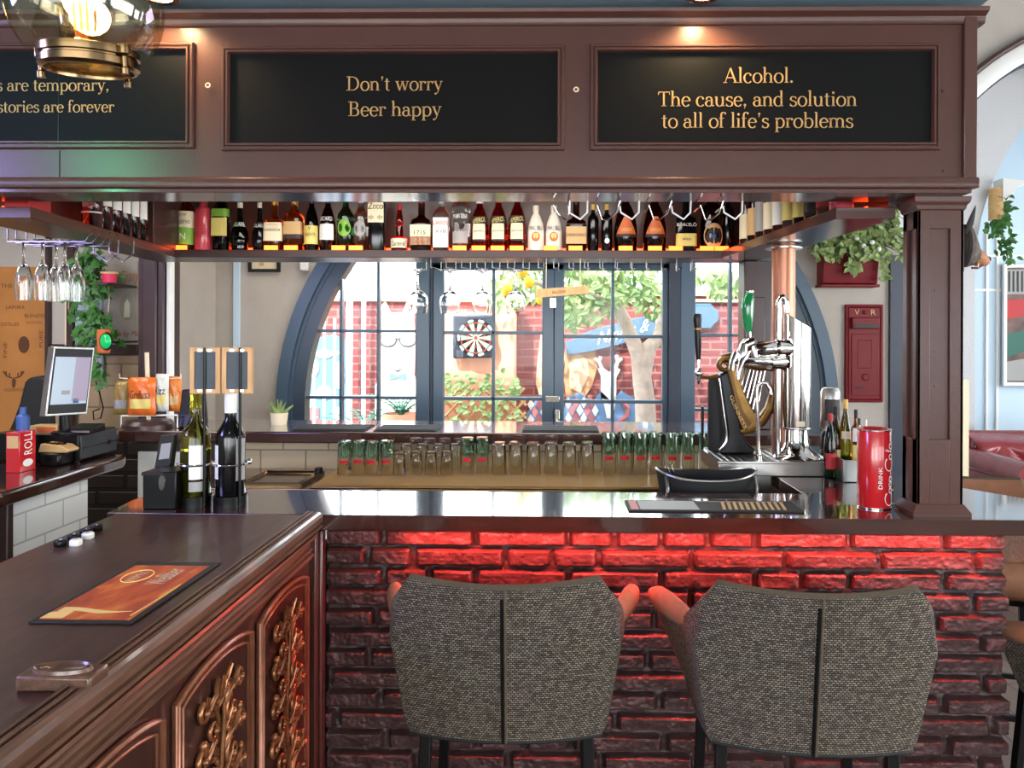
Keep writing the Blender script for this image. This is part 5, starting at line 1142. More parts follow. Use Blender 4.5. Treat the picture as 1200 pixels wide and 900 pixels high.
mb = MB(); mb.tube([rpt(.28+.17*math.cos(a), .76+.13*math.sin(a), .0055) for a in np.linspace(0, 2*PI, 25)[:-1]], .0012, 4, closed=True); mb.build('oval_outline', pl, t)
lettering('PRIMUS', .04, lambda x, y: rpt(.28-y*3.4, .76+x*.9), M['lb_cream'], t, fit=(.22, .035))
lettering('Weißbier', .05, lambda x, y: rpt(.64-y*3.4, .76+x*.9), M['lb_cream'], t, fit=(.36, .075))
# square block with a carved ring at the counter edge
p0, p1 = AZ(20, 800, CT+.03), AZ(128, 800, CT+.03)
bx0, bx1 = AZ(16, 812, CT).x, AZ(106, 812, CT).x; by0, by1 = AZ(60, 812, CT).y, AZ(80, 778, CT+.02).y
t = thing('carved_block', 'square dark wooden block with carved ring at left counter edge', 'block', ((bx0+bx1)/2, (by0+by1)/2, CT))
MB().box(bx0, bx1, by0, by1, CT, CT+.022).build('block', M['nosing'], t, bevel=.004)
mb = MB(); c = ((bx0+bx1)/2, (by0+by1)/2, CT+.022); r = (bx1-bx0)*.40; ey = (by1-by0)*.42/r
mb.lathe([(0, .0), (r*.6, .001), (r*.75, .004), (r*.82, .001), (r*.95, .005), (r, 0)], c, 32, sy=ey); mb.build('ring', M['nosing'], t, smooth=50)
# little black and white stops along the rear edge of the left counter
for i, (px, py, m) in enumerate(((71, 640, 'black'), (87, 633, 'black'), (101, 627, 'black'), (113, 622, 'black'), (89, 639, 'white'), (103, 631, 'white'))):
    q = AZ(px, py, CT); w_ = .012
    t = thing('edge_stop', ('%s small black rubber stop along rear edge of left counter' % (ORD[i]+' from front') if m == 'black' else '%s small white plastic stop among the black ones on left counter' % ('front' if i == 4 else 'rear')), 'stop', q, 'small stops along the counter edge')
    MB().lathe([(0, 0), (w_*.9, 0), (w_, .003), (w_, .012), (w_*.8, .015), (0, .015)], q, 14, sq=.6).build('cap', M[m], t, smooth=40)
    MB().lathe([(0, .015), (.004, .015), (.0035, .0165), (0, .0165)], q, 10).build('screw', M['chrome'], t)
# ---- wine bottles in holders with little framed blackboards
def wine(px, lab, glass, lb, sl, blab, hi):
    b = AZ(px, 591, CT); Y = b.y
    st = thing('wine_stand', sl, 'wine stand', b, 'wine stands with small blackboards')
    R = S(19.2, Y)
    MB().lathe([(0, 0), (R, 0), (R, .028), (R-.003, .028), (R-.003, .003), (0, .003)], b, 32).build('base_cup', M['blackmetal'], st, smooth=40)
    rx = b.x+S(16, Y); ry = Y-R*.62
    zt = AY(px, 407, Y).z; z2 = AY(px, 460, Y).z
    MB().tube([(rx, ry, CT+.002), (rx, ry, zt)], .0042, 8).build('rod', M['black'], st)
    zr = AY(px, 543, Y).z
    MB().tube([(b.x+R*math.cos(a), Y+R*math.sin(a), zr) for a in np.linspace(0, 2*PI, 33)[:-1]], .0035, 8, closed=True).build('retaining_ring', M['chrome'], st)
    if hi < 0: MB().ball((b.x+R+.008, Y, zr+.006), .009, seg=10).build('knob', M['chrome'], st)
    fw = S(17.5, Y); cx = rx-.004+hi*S(1, Y)
    bd = MB(); bd.box(cx-fw+.008, cx+fw-.008, ry+.001, ry+.004, z2+.008, zt-.008); bo = bd.build('blackboard', M['slate'], st)
    mb = MB(); mb.ring(cx-fw, cx+fw, z2, zt, [(0, 0), (0, .012), (.012, .012), (.012, 0)], lambda u, w_, h: (u, ry+.010-h, w_)); mb.build('frame', M['wood'], st, smooth=20)
    mb = MB()
    for dx in (-.014, .014):
        for z in (zt-.008, z2+.008): mb2 = MB().box(cx+dx-.007, cx+dx+.007, ry-.0035, ry-.002, z-.004, z+.004); mb2.build('clip', M['chrome'], st, bevel=.001)
    t = thing('wine_bottle', lab, 'wine bottle', b+Vector((0, 0, .0035)), 'wine bottles in the stands')
    H = .335; Rb = .041; z0 = b+Vector((0, 0, .0035))
    MB().lathe([(0, .01), (.03, 0), (Rb-.002, 0), (Rb, .004), (Rb, .19), (Rb*.94, .205), (Rb*.62, .228), (.0165, .245), (.0148, .31), (.0162, .312), (.0162, .322), (.0148, .325), (.0148, H), (0, H)], z0, 32).build('glass', M[glass], t, smooth=50)
    if glass == 'bt_olivegreen':
        MB().lathe([(0, .325), (.0155, .325), (.0155, .338), (0, .34)], z0, 16).build('cork', M['wood'], t)
        MB().lathe([(0, .004), (Rb-.004, .004), (Rb-.004, .155), (0, .155)], z0, 24).build('wine', M['wine'], t, smooth=50)
    else: MB().lathe([(.0166, .262), (.0172, .3), (.0172, .338), (0, .339)], z0, 20).build('foil', M['lb_white'], t, smooth=50)
    rr = Rb+.0008
    for nm, a0, a1, za, zb, m in (('paper_label', .0 if glass != 'bt_black' else -1.6, 1.15 if glass != 'bt_black' else -.5, .075, .172, 'lb_white'), ('label_strip', .0, 1.15, .04, .068, 'lb_grey') if glass != 'bt_black' else ('paper_label', .75, 1.6, .07, .19, 'lb_grey')):
        MB().grid([[(z0.x+rr*math.sin(a), z0.y-rr*math.cos(a), z0.z+z) for z in (za, zb)] for a in np.linspace(a0, a1, 12)]).build(nm, M[m], t, smooth=60)
    return st, bo
M['slate'] = mat('slate_board', (74, 82, 84), .6, var=.15, vscale=20)
M['bt_olivegreen'] = mat('olive_glass', (176, 178, 60), .03, trans=1, ior=1.35); M['wine'] = mat('white_wine_dark', (60, 58, 14), .1)
wine(229, 'olive green wine bottle with white label in the left stand', 'bt_olivegreen', 0, 'black wine stand holding the olive green bottle below a blank blackboard', 0, 2)
st, bo = wine(270, 'black wine bottle with pale foil neck in the right stand', 'bt_black', 0, 'black wine stand holding the black bottle below chalked blackboard', 0, -2)
c = AY(280, 428, 2.1); lettering('VINA', .03, lambda x, y: (bo.matrix_world.translation.x+st.location.x+S(16, st.location.y)-.006+x, st.location.y-S(21, st.location.y)*.62+.0004, AY(279, 428, st.location.y).z+y), M['lb_grey'], bo, fit=(.05, .016))
# cordless phone standing in a black box with chrome lock plate; taller dark box behind
b = AZ(190, 597, CT); Y = b.y
x0, x1 = AY(167, 580, Y).x, AY(206, 580, Y).x; zt = AY(190, 553, Y).z
t = thing('bill_box', 'small black box with chrome plate left of the wine stands', 'box', ((x0+x1)/2, Y+.05, CT))
MB().box(x0, x1, Y, Y+.10, CT, zt).build('body', M['black'], t, bevel=.003)
mb = MB(); q = AY(190, 566, Y); mb.lathe([(0, -.003), (.011, -.003), (.012, 0), (0, 0)], (q.x, Y, q.z), 16, axis='y', sx=.8, sy=2); mb.build('lock_plate', M['chrome'], t)
mb = MB(); mb.prism([(x0-.004, zt-.01), (x0+.06, zt-.01), (x0+.058, zt), (x0, zt)], Y-.002, Y, 'y'); mb.build('rim', M['blackmatte'], t)
t = thing('cordless_phone', 'black cordless phone leaning upright behind the small black box', 'phone', (AY(192, 520, Y+.14).x, Y+.14, CT))
z0, z1 = CT+.002, AY(195, 511, Y+.13).z; xc = AY(192, 530, Y+.13).x
mb = MB(); P = []
for k in range(9):
    s_ = k/8; w_ = .024-.003*abs(s_-.5); xo = xc-.012+.022*s_; z = z0+(z1-z0)*s_; th = .013-.004*(s_ > .9)
    P.append([(xo-w_, Y+.118+.015*s_, z), (xo+w_, Y+.118+.015*s_, z+.004), (xo+w_, Y+.118+.015*s_+2*th, z+.004), (xo-w_, Y+.118+.015*s_+2*th, z), (xo-w_, Y+.118+.015*s_, z)])
mb.grid(P); mb.add([P[0][i] for i in range(4)], [(0, 1, 2, 3)]); mb.add([P[-1][i] for i in range(4)], [(0, 1, 2, 3)]); mb.build('handset', M['black'], t, bevel=.004)
q0 = P[5][0]; q1 = P[7][1]; MB().add([(P[5][0][0]+.008, P[5][0][1]-.001, P[5][0][2]), (P[5][1][0]-.008, P[5][1][1]-.001, P[5][1][2]), (P[7][1][0]-.008, P[7][1][1]-.001, P[7][1][2]), (P[7][0][0]+.008, P[7][0][1]-.001, P[7][0][2])], [(0, 1, 2, 3)]).build('display', M['lb_grey'], t, smooth=0)
x0, x1 = AY(209, 500, 3.45).x, AY(232, 500, 3.45).x
t = thing('card_terminal', 'tall black terminal standing behind the olive wine bottle', 'terminal', ((x0+x1)/2, 3.5, LZ))
mb = MB(); mb.prism([(3.44, LZ), (3.56, LZ), (3.53, AY(0, 456, 3.45).z), (3.48, AY(0, 456, 3.45).z)], x0, x1, 'x'); mb.build('body', M['black'], t, bevel=.006)
MB().add([(x0+.01, 3.4395+.012, LZ+.06), (x1-.01, 3.4395+.012, LZ+.06), (x1-.01, 3.4395+.032, LZ+.16), (x0+.01, 3.4395+.032, LZ+.16)], [(0, 1, 2, 3)]).build('screen', M['blackmatte'], t, smooth=0)
# ---- snack stand with hanging bags on the ledge
b = AY(174, 512, 3.48); Y = 3.48
t = thing('snack_stand', 'wooden-poled snack stand with dark base on back ledge', 'snack stand', (b.x, Y, LZ))
MB().lathe([(0, 0), (.11, 0), (.11, .014), (.095, .03), (.06, .034), (0, .034)], (b.x, Y, LZ), 28).build('base', M['browndark'], t, smooth=40)
MB().tube([(b.x, Y, LZ+.034), (AY(172, 413, Y).x, Y, AY(172, 413, Y).z)], .0095, 12).build('pole', M['cream'], t)
zb = AY(172, 438, Y).z
for dx0, dx1 in ((140, 166), (178, 212)): MB().tube([AY(dx0, 442, Y-.03), AY(dx0, 446, Y-.03), AY(dx1, 446, Y-.03), AY(dx1, 440, Y-.03)] if 0 else [AY(172, 446, Y), AY((dx0+dx1)/2, 444, Y-.02), AY(dx0 if dx0 < 170 else dx1, 443, Y-.03), AY(dx0 if dx0 < 170 else dx1, 438, Y-.03)], .003, 6).build('hook_wire', M['cream'], t)
def snackbag(px0, px1, py0, py1, m, m2, lab, dy, txt=None, tilt=0):
    Yb = Y-.04+dy; A_ = AY(px0, py0, Yb); B_ = AY(px1, py1, Yb); xc, zc = (A_.x+B_.x)/2, (A_.z+B_.z)/2; hw, hh = (B_.x-A_.x)/2, (A_.z-B_.z)/2
    t = thing('snack_bag', lab, 'snack bag', (xc, Yb, B_.z), 'snack bags hanging on the stand')
    def f(u, v, sd):
        puff = .022*(1-u**4)*(1-abs(v)**6)*(1+.15*math.sin(u*7+v*5)); nar = 1-.06*(1-abs(v))
        return (xc+hw*u*nar+tilt*v*hh, Yb+sd*puff, zc+hh*v)
    for sd, nm in ((-1, 'front'), (1, 'back')): MB().grid([[f(u, v, sd) for v in np.linspace(-1, 1, 15)] for u in np.linspace(-1, 1, 13)]).build('%s_foil' % nm, m, t, smooth=80)
    e = lambda u, v: (f(u, v, -1)[0], f(u, v, -1)[1]-.0012, f(u, v, -1)[2])
    MB().grid([[e(.75*u, -.62+.5*v) for v in np.linspace(0, 1, 6)] for u in np.linspace(-1, 1, 8)]).build('picture', m2, t, smooth=80)
    if txt: lettering(txt, .05, lambda x, y: (lambda p: (p[0], p[1]-.001, p[2]))(e(x, .12+y)), M['lb_ink'], t, fit=(1.5, .42))
bagm = lambda n, c: mat(n, c, .25, var=.15, vscale=18)
snackbag(134, 153, 446, 486, bagm('bag_mustard', (150, 120, 60)), M['lb_grey'], 'mustard snack bag hanging leftmost on the stand', .02, None, .05)
snackbag(150, 183, 442, 487, bagm('bag_orange', (214, 104, 34)), M['lb_yellow'], 'large orange nut bag hanging at front of the stand', -.03, 'Grefusa')
snackbag(182, 198, 438, 482, bagm('bag_silver', (206, 206, 200)), M['lb_yellow'], 'silver white snack bag right of the pole', .0, 'Rizz')
snackbag(197, 213, 441, 482, bagm('bag_amber', (206, 116, 40)), M['lb_tan'], 'orange and tan snack bag hanging rightmost on the stand', .03)
t = thing('wire_tray', 'white wire tray beside snack stand base on the ledge', 'tray', AY(150, 513, 3.45)); q = AY(142, 512, 3.42); q2 = AY(208, 505, 3.42)
MB().tube([(q.x, 3.42, LZ+.004), (q.x, 3.42, LZ+.055), (q2.x, 3.42, LZ+.06), (q2.x, 3.42, LZ+.004)], .004, 6).build('wire', M['white'], t)
# ---- till counter at the far left
TX = -1.80; TZ = 1.10
tl = AZ(0, 578, TZ); tr = AZ(144, 535, TZ)
tc_ = thing('till_counter', 'dark wooden till counter on white tiled base at far left', 'counter', (-2.1, 2.6, 0))
MB().prism([(tl.x, tl.y), (tr.x, tr.y), (tr.x-.02, tr.y+.06), (tr.x-.65, tr.y+.06), (tl.x-.65, tl.y)], TZ-.05, TZ, 'z').build('worktop', M['counter'], tc_, bevel=.012, segs=3)
q0, q1 = AX_ = (AY(15, 600, 2.6), AY(103, 600, 3.05))
xf = tl.x-.035
def yx(px, X): # depth at which the plane X shows at pixel px
    d = ray(px, 500); return X*d.y/d.x
ya_, yb_ = yx(15, xf), yx(103, xf)
MB().box(xf-.5, xf, ya_, yb_, 0, TZ-.0505).build('tiled_base', M['tilewhite'], tc_)
MB().box(xf-.5, xf+.005, ya_-.03, ya_-.001, 0, TZ-.0505).build('corner_post', M['browndark'], tc_, bevel=.003)
MB().box(xf-.5, xf-.02, 1.7, ya_-.031, 0, TZ-.0505).build('cupboard', M['navy'], tc_)
MB().tube([(xf-.018, 2.2, .62), (xf-.018, 2.42, .62)], .012, 8).build('handle', M['lb_yellow'], tc_)
# till: cash drawer, monitor, bits on top
dx1 = -1.885; ya2, yb2 = yx(93, dx1), yx(136, dx1); yb2 = max(yb2, ya2+.26)
zt = AY(93, 509, ya2).z
t = thing('cash_drawer', 'black cash drawer under the till monitor on the left counter', 'cash drawer', (dx1-.2, (ya2+yb2)/2, TZ))
MB().box(dx1-.36, dx1-.004, ya2, yb2, TZ+.004, zt).build('body', M['black'], t, bevel=.004)
MB().box(dx1-.004, dx1+.004, ya2+.006, yb2-.006, TZ+.012, zt-.006).build('drawer', mat('drawer_grey', (52, 54, 58), .4), t, bevel=.002)
zm = (TZ+zt)/2; MB().box(dx1+.004, dx1+.007, ya2+.012, yb2-.012, zm-.003, zm+.003).build('groove', M['blackmatte'], t)
MB().lathe([(0, 0), (.01, 0), (.009, .006), (0, .007)], (dx1+.004, yb2-.07, zm), 12, axis='x').build('lock', M['brass'], t)
mb = MB()
for (sx, sy) in ((-.34, .02), (-.34, .24), (-.02, .02), (-.02, .24)): MB().lathe([(0, 0), (.01, 0), (.01, .004), (0, .004)], (dx1+sx, ya2+sy, TZ), 8).build('foot', M['blackmatte'], t)
mp0, mp1 = AY(52, 406, 2.95), AY(103, 487, 3.05)
t = thing('till_monitor', 'silver-framed till monitor with dark grey interface on the cash drawer', 'monitor', ((mp0.x+mp1.x)/2, 3.02, zt))
def ms(u, v, d=0): # screen plane, u right, v up
    a = AY(53, 488, 2.92); b_ = AY(102, 485, 3.10); c_ = AY(52, 406, 2.92); x = a+(b_-a)*u+Vector((0, .05, c_.z-a.z))*v; n = (b_-a).cross(Vector((0, .05, c_.z-a.z))).normalized()
    return x+n*d
def slab(u0, u1, v0, v1, d0, d1, m, nm, par, bev=.002):
    vs = [ms(u, v, d) for d in (d0, d1) for u, v in ((u0, v0), (u1, v0), (u1, v1), (u0, v1))]
    return MB().add(vs, [(0, 1, 2, 3), (7, 6, 5, 4), (0, 4, 5, 1), (1, 5, 6, 2), (2, 6, 7, 3), (3, 7, 4, 0)]).build(nm, m, par, bevel=bev)
slab(0, 1, 0, 1, -.03, 0, M['steel'], 'casing', t)
scr = mat('till_screen', (140, 152, 166), .15, emit=(150, 164, 178), es=.6)
slab(.04, .96, .03, .97, 0, .0012, M['black'], 'bezel', t, 0)
slab(.07, .93, .16, .85, .0012, .002, scr, 'display', t, 0)
sp_ = mat('screen_purple', (128, 118, 136), .2, emit=(140, 128, 148), es=.5)
for u0, u1, v0, v1, m in ((.56, .93, .2, .85, sp_), (.07, .2, .04, .15, M['black']), (.6, .74, .17, .24, M['lb_blue']), (.3, .5, .3, .36, M['lb_grey'])): slab(u0, u1, v0, v1, .0022, .0028, m, 'screen_tile', t, 0)
b_ = ms(.5, .0, -.02); 
mb = MB(); mb.tube([(b_.x-.01, b_.y+.03, zt+.006), (b_.x-.01, b_.y+.02, b_.z+.06)], [.022, .016], 10); mb.lathe([(0, 0), (.05, 0), (.05, .006), (.04, .012), (0, .014)], (b_.x-.01, b_.y+.03, zt), 24); mb.build('stand', M['black'], t, smooth=40)
def box_on(name, lab, cat, px0, px1, py0, py1, Y, depth, mats, z=None, grp=None):
    A_, B_ = AY(px0, py0, Y), AY(px1, py1, Y); z0 = z if z is not None else B_.z
    t = thing(name, lab, cat, ((A_.x+B_.x)/2, Y+depth/2, z0), grp); MB().box(A_.x, B_.x, Y, Y+depth, z0, A_.z).build('carton', mats[0], t, bevel=.002)
    if len(mats) > 1: MB().box(A_.x+.3*(B_.x-A_.x), B_.x-.03*(B_.x-A_.x), Y-.0012, Y, z0+.15*(A_.z-z0), A_.z-.15*(A_.z-z0)).build('printed_panel', mats[1], t, smooth=0)
    return t
box_on('small_carton', 'little red and tan carton lying on the cash drawer', 'carton', 33, 66, 499, 508, ya2+.01, .07, (M['lb_tan'], M['lb_orange']), zt)
t = thing('card_reader', 'low black card reader beside the monitor foot on cash drawer', 'card reader', AY(95, 505, ya2+.04)); t.location.z = zt
A_, B_ = AY(78, 500, ya2+.02), AY(108, 505, ya2+.02); MB().prism([(ya2+.02, zt), (ya2+.11, zt), (ya2+.11, zt+.032), (ya2+.02, zt+.016)], A_.x, B_.x, 'x').build('body', M['blackmetal'], t, bevel=.003)
MB().box(A_.x+.01, B_.x-.01, ya2+.018, ya2+.0199, zt+.004, zt+.012).build('key_strip', M['steel'], t)
# red carton with printed face, phone-like terminal, blue spray cap, dark fan-shaped seat back behind
Yc = yx(30, tl.x-.16); A_, B_ = AY(7, 508, Yc), AY(42, 558, Yc); zc = AY(24, 507, Yc).z
t = thing('red_carton', 'open red drinks carton with white vertical print on till counter', 'carton', ((A_.x+B_.x)/2, Yc+.05, TZ))
xm = AY(23, 530, Yc).x
Yd_ = yx(42, xm)
MB().box(A_.x, xm, Yc, Yd_, TZ, zc).build('carton', M['redgloss'], t, bevel=.002)
MB().box(A_.x+.004, xm-.005, Yc-.0012, Yc, TZ+.09, TZ+.135).build('side_badge', M['lb_tan'], t)
lettering('ROLL', .03, lambda x, y: (xm+.0014, (Yc+Yd_)/2-y, TZ+.105+x), M['lb_white'], t, fit=(.085, (Yd_-Yc)*.5))
mb = MB(); mb.lathe([(0, .001), (.014, .001), (.014, 0), (0, 0)], (xm+.0003, (Yc+Yd_)/2, TZ+.032), 16, axis='x', sx=(Yd_-Yc)/.045); mb.build('round_badge', M['lb_white'], t)
A_, B_ = AY(41, 532, Yc+.12), AY(72, 545, Yc+.12)
t = thing('card_terminal', 'hand-held payment terminal with cream keys beside red carton', 'terminal', ((A_.x+B_.x)/2, Yc+.2, TZ))
MB().box(A_.x, B_.x-.02, Yc+.14, Yc+.23, TZ, TZ+.05).build('cradle', M['black'], t, bevel=.01)
mb = MB(); mb.prism([(A_.x-.01, TZ+.052), (B_.x, TZ+.05), (B_.x+.01, TZ+.06), (B_.x-.02, TZ+.078), (A_.x, TZ+.086)], Yc+.15, Yc+.22, 'y'); mb.build('handset', M['lb_tan'], t, bevel=.004)
for k in range(4): MB().box(A_.x+.012+k*.02, A_.x+.024+k*.02, Yc+.16, Yc+.18, TZ+.081, TZ+.0875).build('key', M['brass'], t)
q = AY(3, 520, Yc+.05)
t = thing('spray_bottle', 'dark bottle with a blue cap at the left picture edge', 'bottle', (q.x, Yc+.16, TZ))
MB().lathe([(0, 0), (.03, 0), (.032, .01), (.032, .12), (.02, .14), (0, .14)], (q.x, Yc+.16, TZ), 20).build('body', M['black'], t, smooth=40)
MB().lathe([(0, .14), (.022, .14), (.024, .19), (.012, .2), (.012, .225), (0, .225)], (q.x, Yc+.16, TZ), 16).build('cap', M['lb_blue'], t, smooth=40)
Yp = 3.62
t = thing('office_chair', 'black flared high seat back standing behind the till monitor', 'chair', (AY(50, 500, Yp).x, Yp+.1, 0))
pts = [(6, 512), (14, 494), (22, 472), (28, 448), (32, 443), (48, 440), (56, 446), (60, 512)]
mb = MB(); mb.prism([XZ(a, b_, Yp) for a, b_ in pts], Yp, Yp+.05, 'y'); mb.build('backrest', M['blackmatte'], t, bevel=.015, segs=3)
qx = AY(38, 500, Yp).x; MB().tube([(qx, Yp+.08, 0.04), (qx, Yp+.08, AY(0, 505, Yp).z)], .025, 10).build('column', M['blackmetal'], t)
MB().lathe([(0, .46), (.2, .46), (.22, .49), (.2, .53), (0, .53)], (qx, Yp+.24, 0), 20).build('seat', M['blackmatte'], t)
for k in range(5): a = 2*PI*k/5; MB().tube([(qx, Yp+.08, .06), (qx+.2*math.cos(a), Yp+.08+.2*math.sin(a), .02)], [.02, .014], 6).build('leg', M['blackmetal'], t)
# ---- things on the left rear wall
Y = LW-.02
x0, x1 = AY(-60, 0, Y).x, AY(58, 0, Y).x
t = thing('crate_panel', 'tall printed plywood crate panel with stag head on left wall', 'panel', ((x0+x1)/2, Y, 1))
MB().box(x0, x1, Y-.02, Y, AY(0, 520, Y).z, AY(0, 313, Y).z).build('board', M['cratewood'], t, bevel=.003)
mb = MB(); q = AY(28, 405, Y-.021); s_ = S(1, Y)
P_ = lambda a, b_: AY(a, b_, Y-.0215)
def ink(txt, cx, cy, wpx, hpx, rot=0):
    def f(x, y):
        if rot: x, y = -y, x
        return P_(cx+x, cy-y)
    lettering(txt, 1, f, M['inkbrown'], t, fit=(wpx, hpx))
ink('THE', 8, 335, 14, 4.5); ink('LAPHRA', 18, 360, 22, 4); ink('BLENDED', 42, 370, 26, 4); ink('SCOTCH', 40, 378, 18, 2.6); ink('DISTILLED', 12, 380, 22, 4); ink('PURE', 48, 397, 20, 4, 1); ink('MALT', 54, 402, 14, 4, 1); ink('FINE', 6, 410, 18, 4, 1); ink('GLENMORE', 18, 457, 26, 3.4)
outl(mb, ell(28, 404, 6.5, 10), Y-.0205, .001); mb.build('ink_oval', M['inkbrown'], t, smooth=0)
mb = MB(); outl(mb, [(14, 446), (16, 442), (19, 446), (18, 453), (16, 455), (14, 453)], Y-.0205, .001)
for sg in (-1, 1):
    mb.tube([P_(16+sg*2, 443), P_(16+sg*8, 441), P_(16+sg*12, 435)], .0035, 5); mb.tube([P_(16+sg*8, 441), P_(16+sg*9, 435)], .003, 5); mb.tube([P_(16+sg*5, 442), P_(16+sg*5, 437)], .003, 5)
mb.build('ink_stag', M['inkbrown'], t, smooth=0)
struct(bx('trim_10', M['browndark'], x1, AY(62, 0, Y).x, Y-.03, Y, 0, 3.0)); struct(bx('trim_11', M['browndark'], AY(83, 0, Y).x, AY(90, 0, Y).x, Y-.03, Y, 0, 3.0)); struct(bx('trim_12', M['cream'], AY(80, 0, Y).x, AY(83, 0, Y).x, Y-.02, Y, 0, 3.0))
mb = MB().box(AY(91, 0, Y).x, AY(123, 0, Y).x, Y-.012, Y+.004, AY(0, 445, Y).z, AY(0, 300, Y).z); tag(mb.build('wall_board', mat('board_blue', (140, 158, 172), .6)), 'blue grey board behind the trailing ivy', 'board')
Yw = Y
t = thing('wall_sign', 'grey pub wall sign with orange script and an oval portrait', 'sign', AY(146, 360, Yw))
MB().box(AY(124, 0, Yw).x, AY(163, 0, Yw).x, Yw-.012, Yw+.004, AY(0, 408, Yw).z, AY(0, 306, Yw).z).build('board', M['plaster'], t)
om = mat('orange_script', (190, 112, 60), .6); rm = mat('red_script', (150, 60, 52), .6)
lettering('ly Finny', 1, lambda x, y: AY(147+x, 326-y-.10*x, Yw-.014), om, t, fit=(33, 18), shear=.3)
lettering('Pub by Mc', 1, lambda x, y: AY(147+x, 392-y, Yw-.014), rm, t, fit=(32, 9), shear=.2)
mb = MB(); outl(mb, ell(149, 360, 10, 17), Yw-.012, .003); mb.build('oval_frame', M['lb_tan'], t)
mb = MB(); outl(mb, ell(149, 360, 8.6, 15.4), Yw-.0145, .002); mb.build('portrait', M['lb_grey'], t)
mb = MB(); outl(mb, [(145, 372), (146, 356), (149, 350), (152, 356), (152, 372)], Yw-.016, .001); mb.build('figure', M['lb_cream'], t)
# ivy with its shelf, hanging cable
Yi = 3.95
t = thing('trailing_ivy', 'trailing green ivy on a small dark shelf above till monitor', 'ivy plant', AY(112, 332, Yi))
sA, sB = AY(96, 333, Yi), AY(134, 327, Yi)
MB().box(sA.x, sB.x, Yi-.06, 4.165, sA.z-.008, sA.z+.006).build('shelf', M['browndark'], t, bevel=.002)
pA = AY(113, 331, Yi); MB().lathe([(0, .0), (.04, .0), (.055, .09), (.05, .09), (.048, .075), (0, .075)], (AY(103, 0, Yi).x, Yi+.03, sA.z+.006), 18).build('pot', M['browndark'], t)
mb = MB(); sm = MB(); rnd = random.Random(12)
for path, n in (([(112, 296), (108, 310), (106, 330)], 34), ([(100, 300), (94, 312), (92, 330), (100, 345)], 34), ([(118, 318), (120, 340), (116, 365), (120, 385), (126, 405)], 30), ([(108, 330), (110, 360), (108, 385), (113, 410), (107, 440)], 40), ([(100, 350), (98, 372), (96, 392), (104, 408)], 18), ([(126, 320), (128, 350), (126, 372), (130, 392)], 22), ([(86, 305), (82, 330), (80, 362), (84, 372)], 8), ([(113, 415), (118, 430), (108, 446)], 14)):
    pts = [AY(a, b_, Yi+.02*math.sin(i*2)) for i, (a, b_) in enumerate(path)]; sm.tube(pts, .003, 5)
    for k in range(n):
        s_ = rnd.random()*(len(pts)-1); i = int(s_); p = pts[i].lerp(pts[i+1], s_-i)+Vector((rnd.gauss(0, .022), rnd.uniform(-.06, .02), rnd.gauss(0, .022)))
        mb.leaf(p, (rnd.uniform(-.8, .8), rnd.uniform(-.5, .1), rnd.uniform(-1, .2)), (rnd.uniform(-.4, .4), -1, .35), rnd.uniform(.04, .065), rnd.uniform(.04, .058), kind='ivy')
sm.build('stems', M['bark'], t); mb.build('foliage', M['leaf'], t, smooth=0, recalc=False)
q = AY(123, 323, Yi-.06); t = thing('pink_pot', 'small pink pot in a dark holder on the ivy shelf', 'pot', (q.x, Yi-.02, sA.z+.006))
MB().lathe([(0, 0), (.03, 0), (.038, .045), (.034, .045), (.032, .01), (0, .01)], (q.x, Yi-.02, sA.z+.006), 18).build('bowl', mat('hot_pink', (214, 50, 92), .4), t); MB().lathe([(.036, .045), (.042, .045), (.042, .055), (.036, .055)], (q.x, Yi-.02, sA.z+.006), 18).build('rim', M['lb_tan'], t)
q0, q1 = AY(113, 386, 3.84), AY(122, 414, 3.84)
t = thing('toy_traffic_light', 'black and orange signal lamp with green lens among ivy', 'signal lamp', ((q0.x+q1.x)/2, 4.05, q1.z))
MB().box(q1.x-.012, q1.x-.006, 3.9, 4.166, q1.z+.05, q1.z+.06).build('bracket', M['black'], t)
MB().box(q0.x, q1.x, 3.84, 3.90, q1.z, q0.z).build('housing', M['lb_orange'], t, bevel=.006)
mb = MB(); c = AY(124, 400, 3.82); mb.lathe([(0, -.004), (.03, -.004), (.036, .022), (0, .022)], (c.x-.01, 3.825, c.z), 20, axis='y', sx=.8, sy=1.3); mb.build('visor', M['black'], t)
MB().ball((c.x, 3.818, c.z), .028, .016, .038, 16).build('lens', mat('green_lens', (20, 150, 80), .15, emit=(20, 170, 90), es=.6), t)
pts = [AY(a, b_, 4.13) for a, b_ in ((112, 446), (117, 462), (121, 478), (118, 490), (110, 492), (109, 482), (117, 479))]
tag(MB().tube(pts, .004, 6).build('hanging_cable', M['black']), 'thin black cable looping down the stone tiles beside monitor', 'cable')
# succulent on the ledge, framed print, small yellow lamp top
b = AY(327, 505, 3.6)
t = thing('succulent_plant', 'small spiky green succulent in glass pot on the back ledge', 'plant', (b.x, 3.6, LZ))
MB().lathe([(0, 0), (.035, 0), (.042, .055), (.038, .055), (.034, .008), (0, .008)], (b.x, 3.6, LZ), 18).build('pot', M['cream'], t)
mb = MB(); rnd = random.Random(2)
for k in range(16): a = rnd.uniform(0, 2*PI); e_ = rnd.uniform(.6, 1.4); d = Vector((math.cos(a)*math.cos(e_), math.sin(a)*math.cos(e_), math.sin(e_))); p = Vector((b.x, 3.6, LZ+.04)); mb.tube([p, p+d*.03, p+d*.08], [.009, .008, .001], 6)
mb.build('leaves', M['leafpale'], t)
t = thing('framed_print', 'small dark-framed print on grey wall left of the arch', 'picture', AY(310, 312, BW)); q0, q1 = AY(292, 296, BW), AY(329, 319, BW)
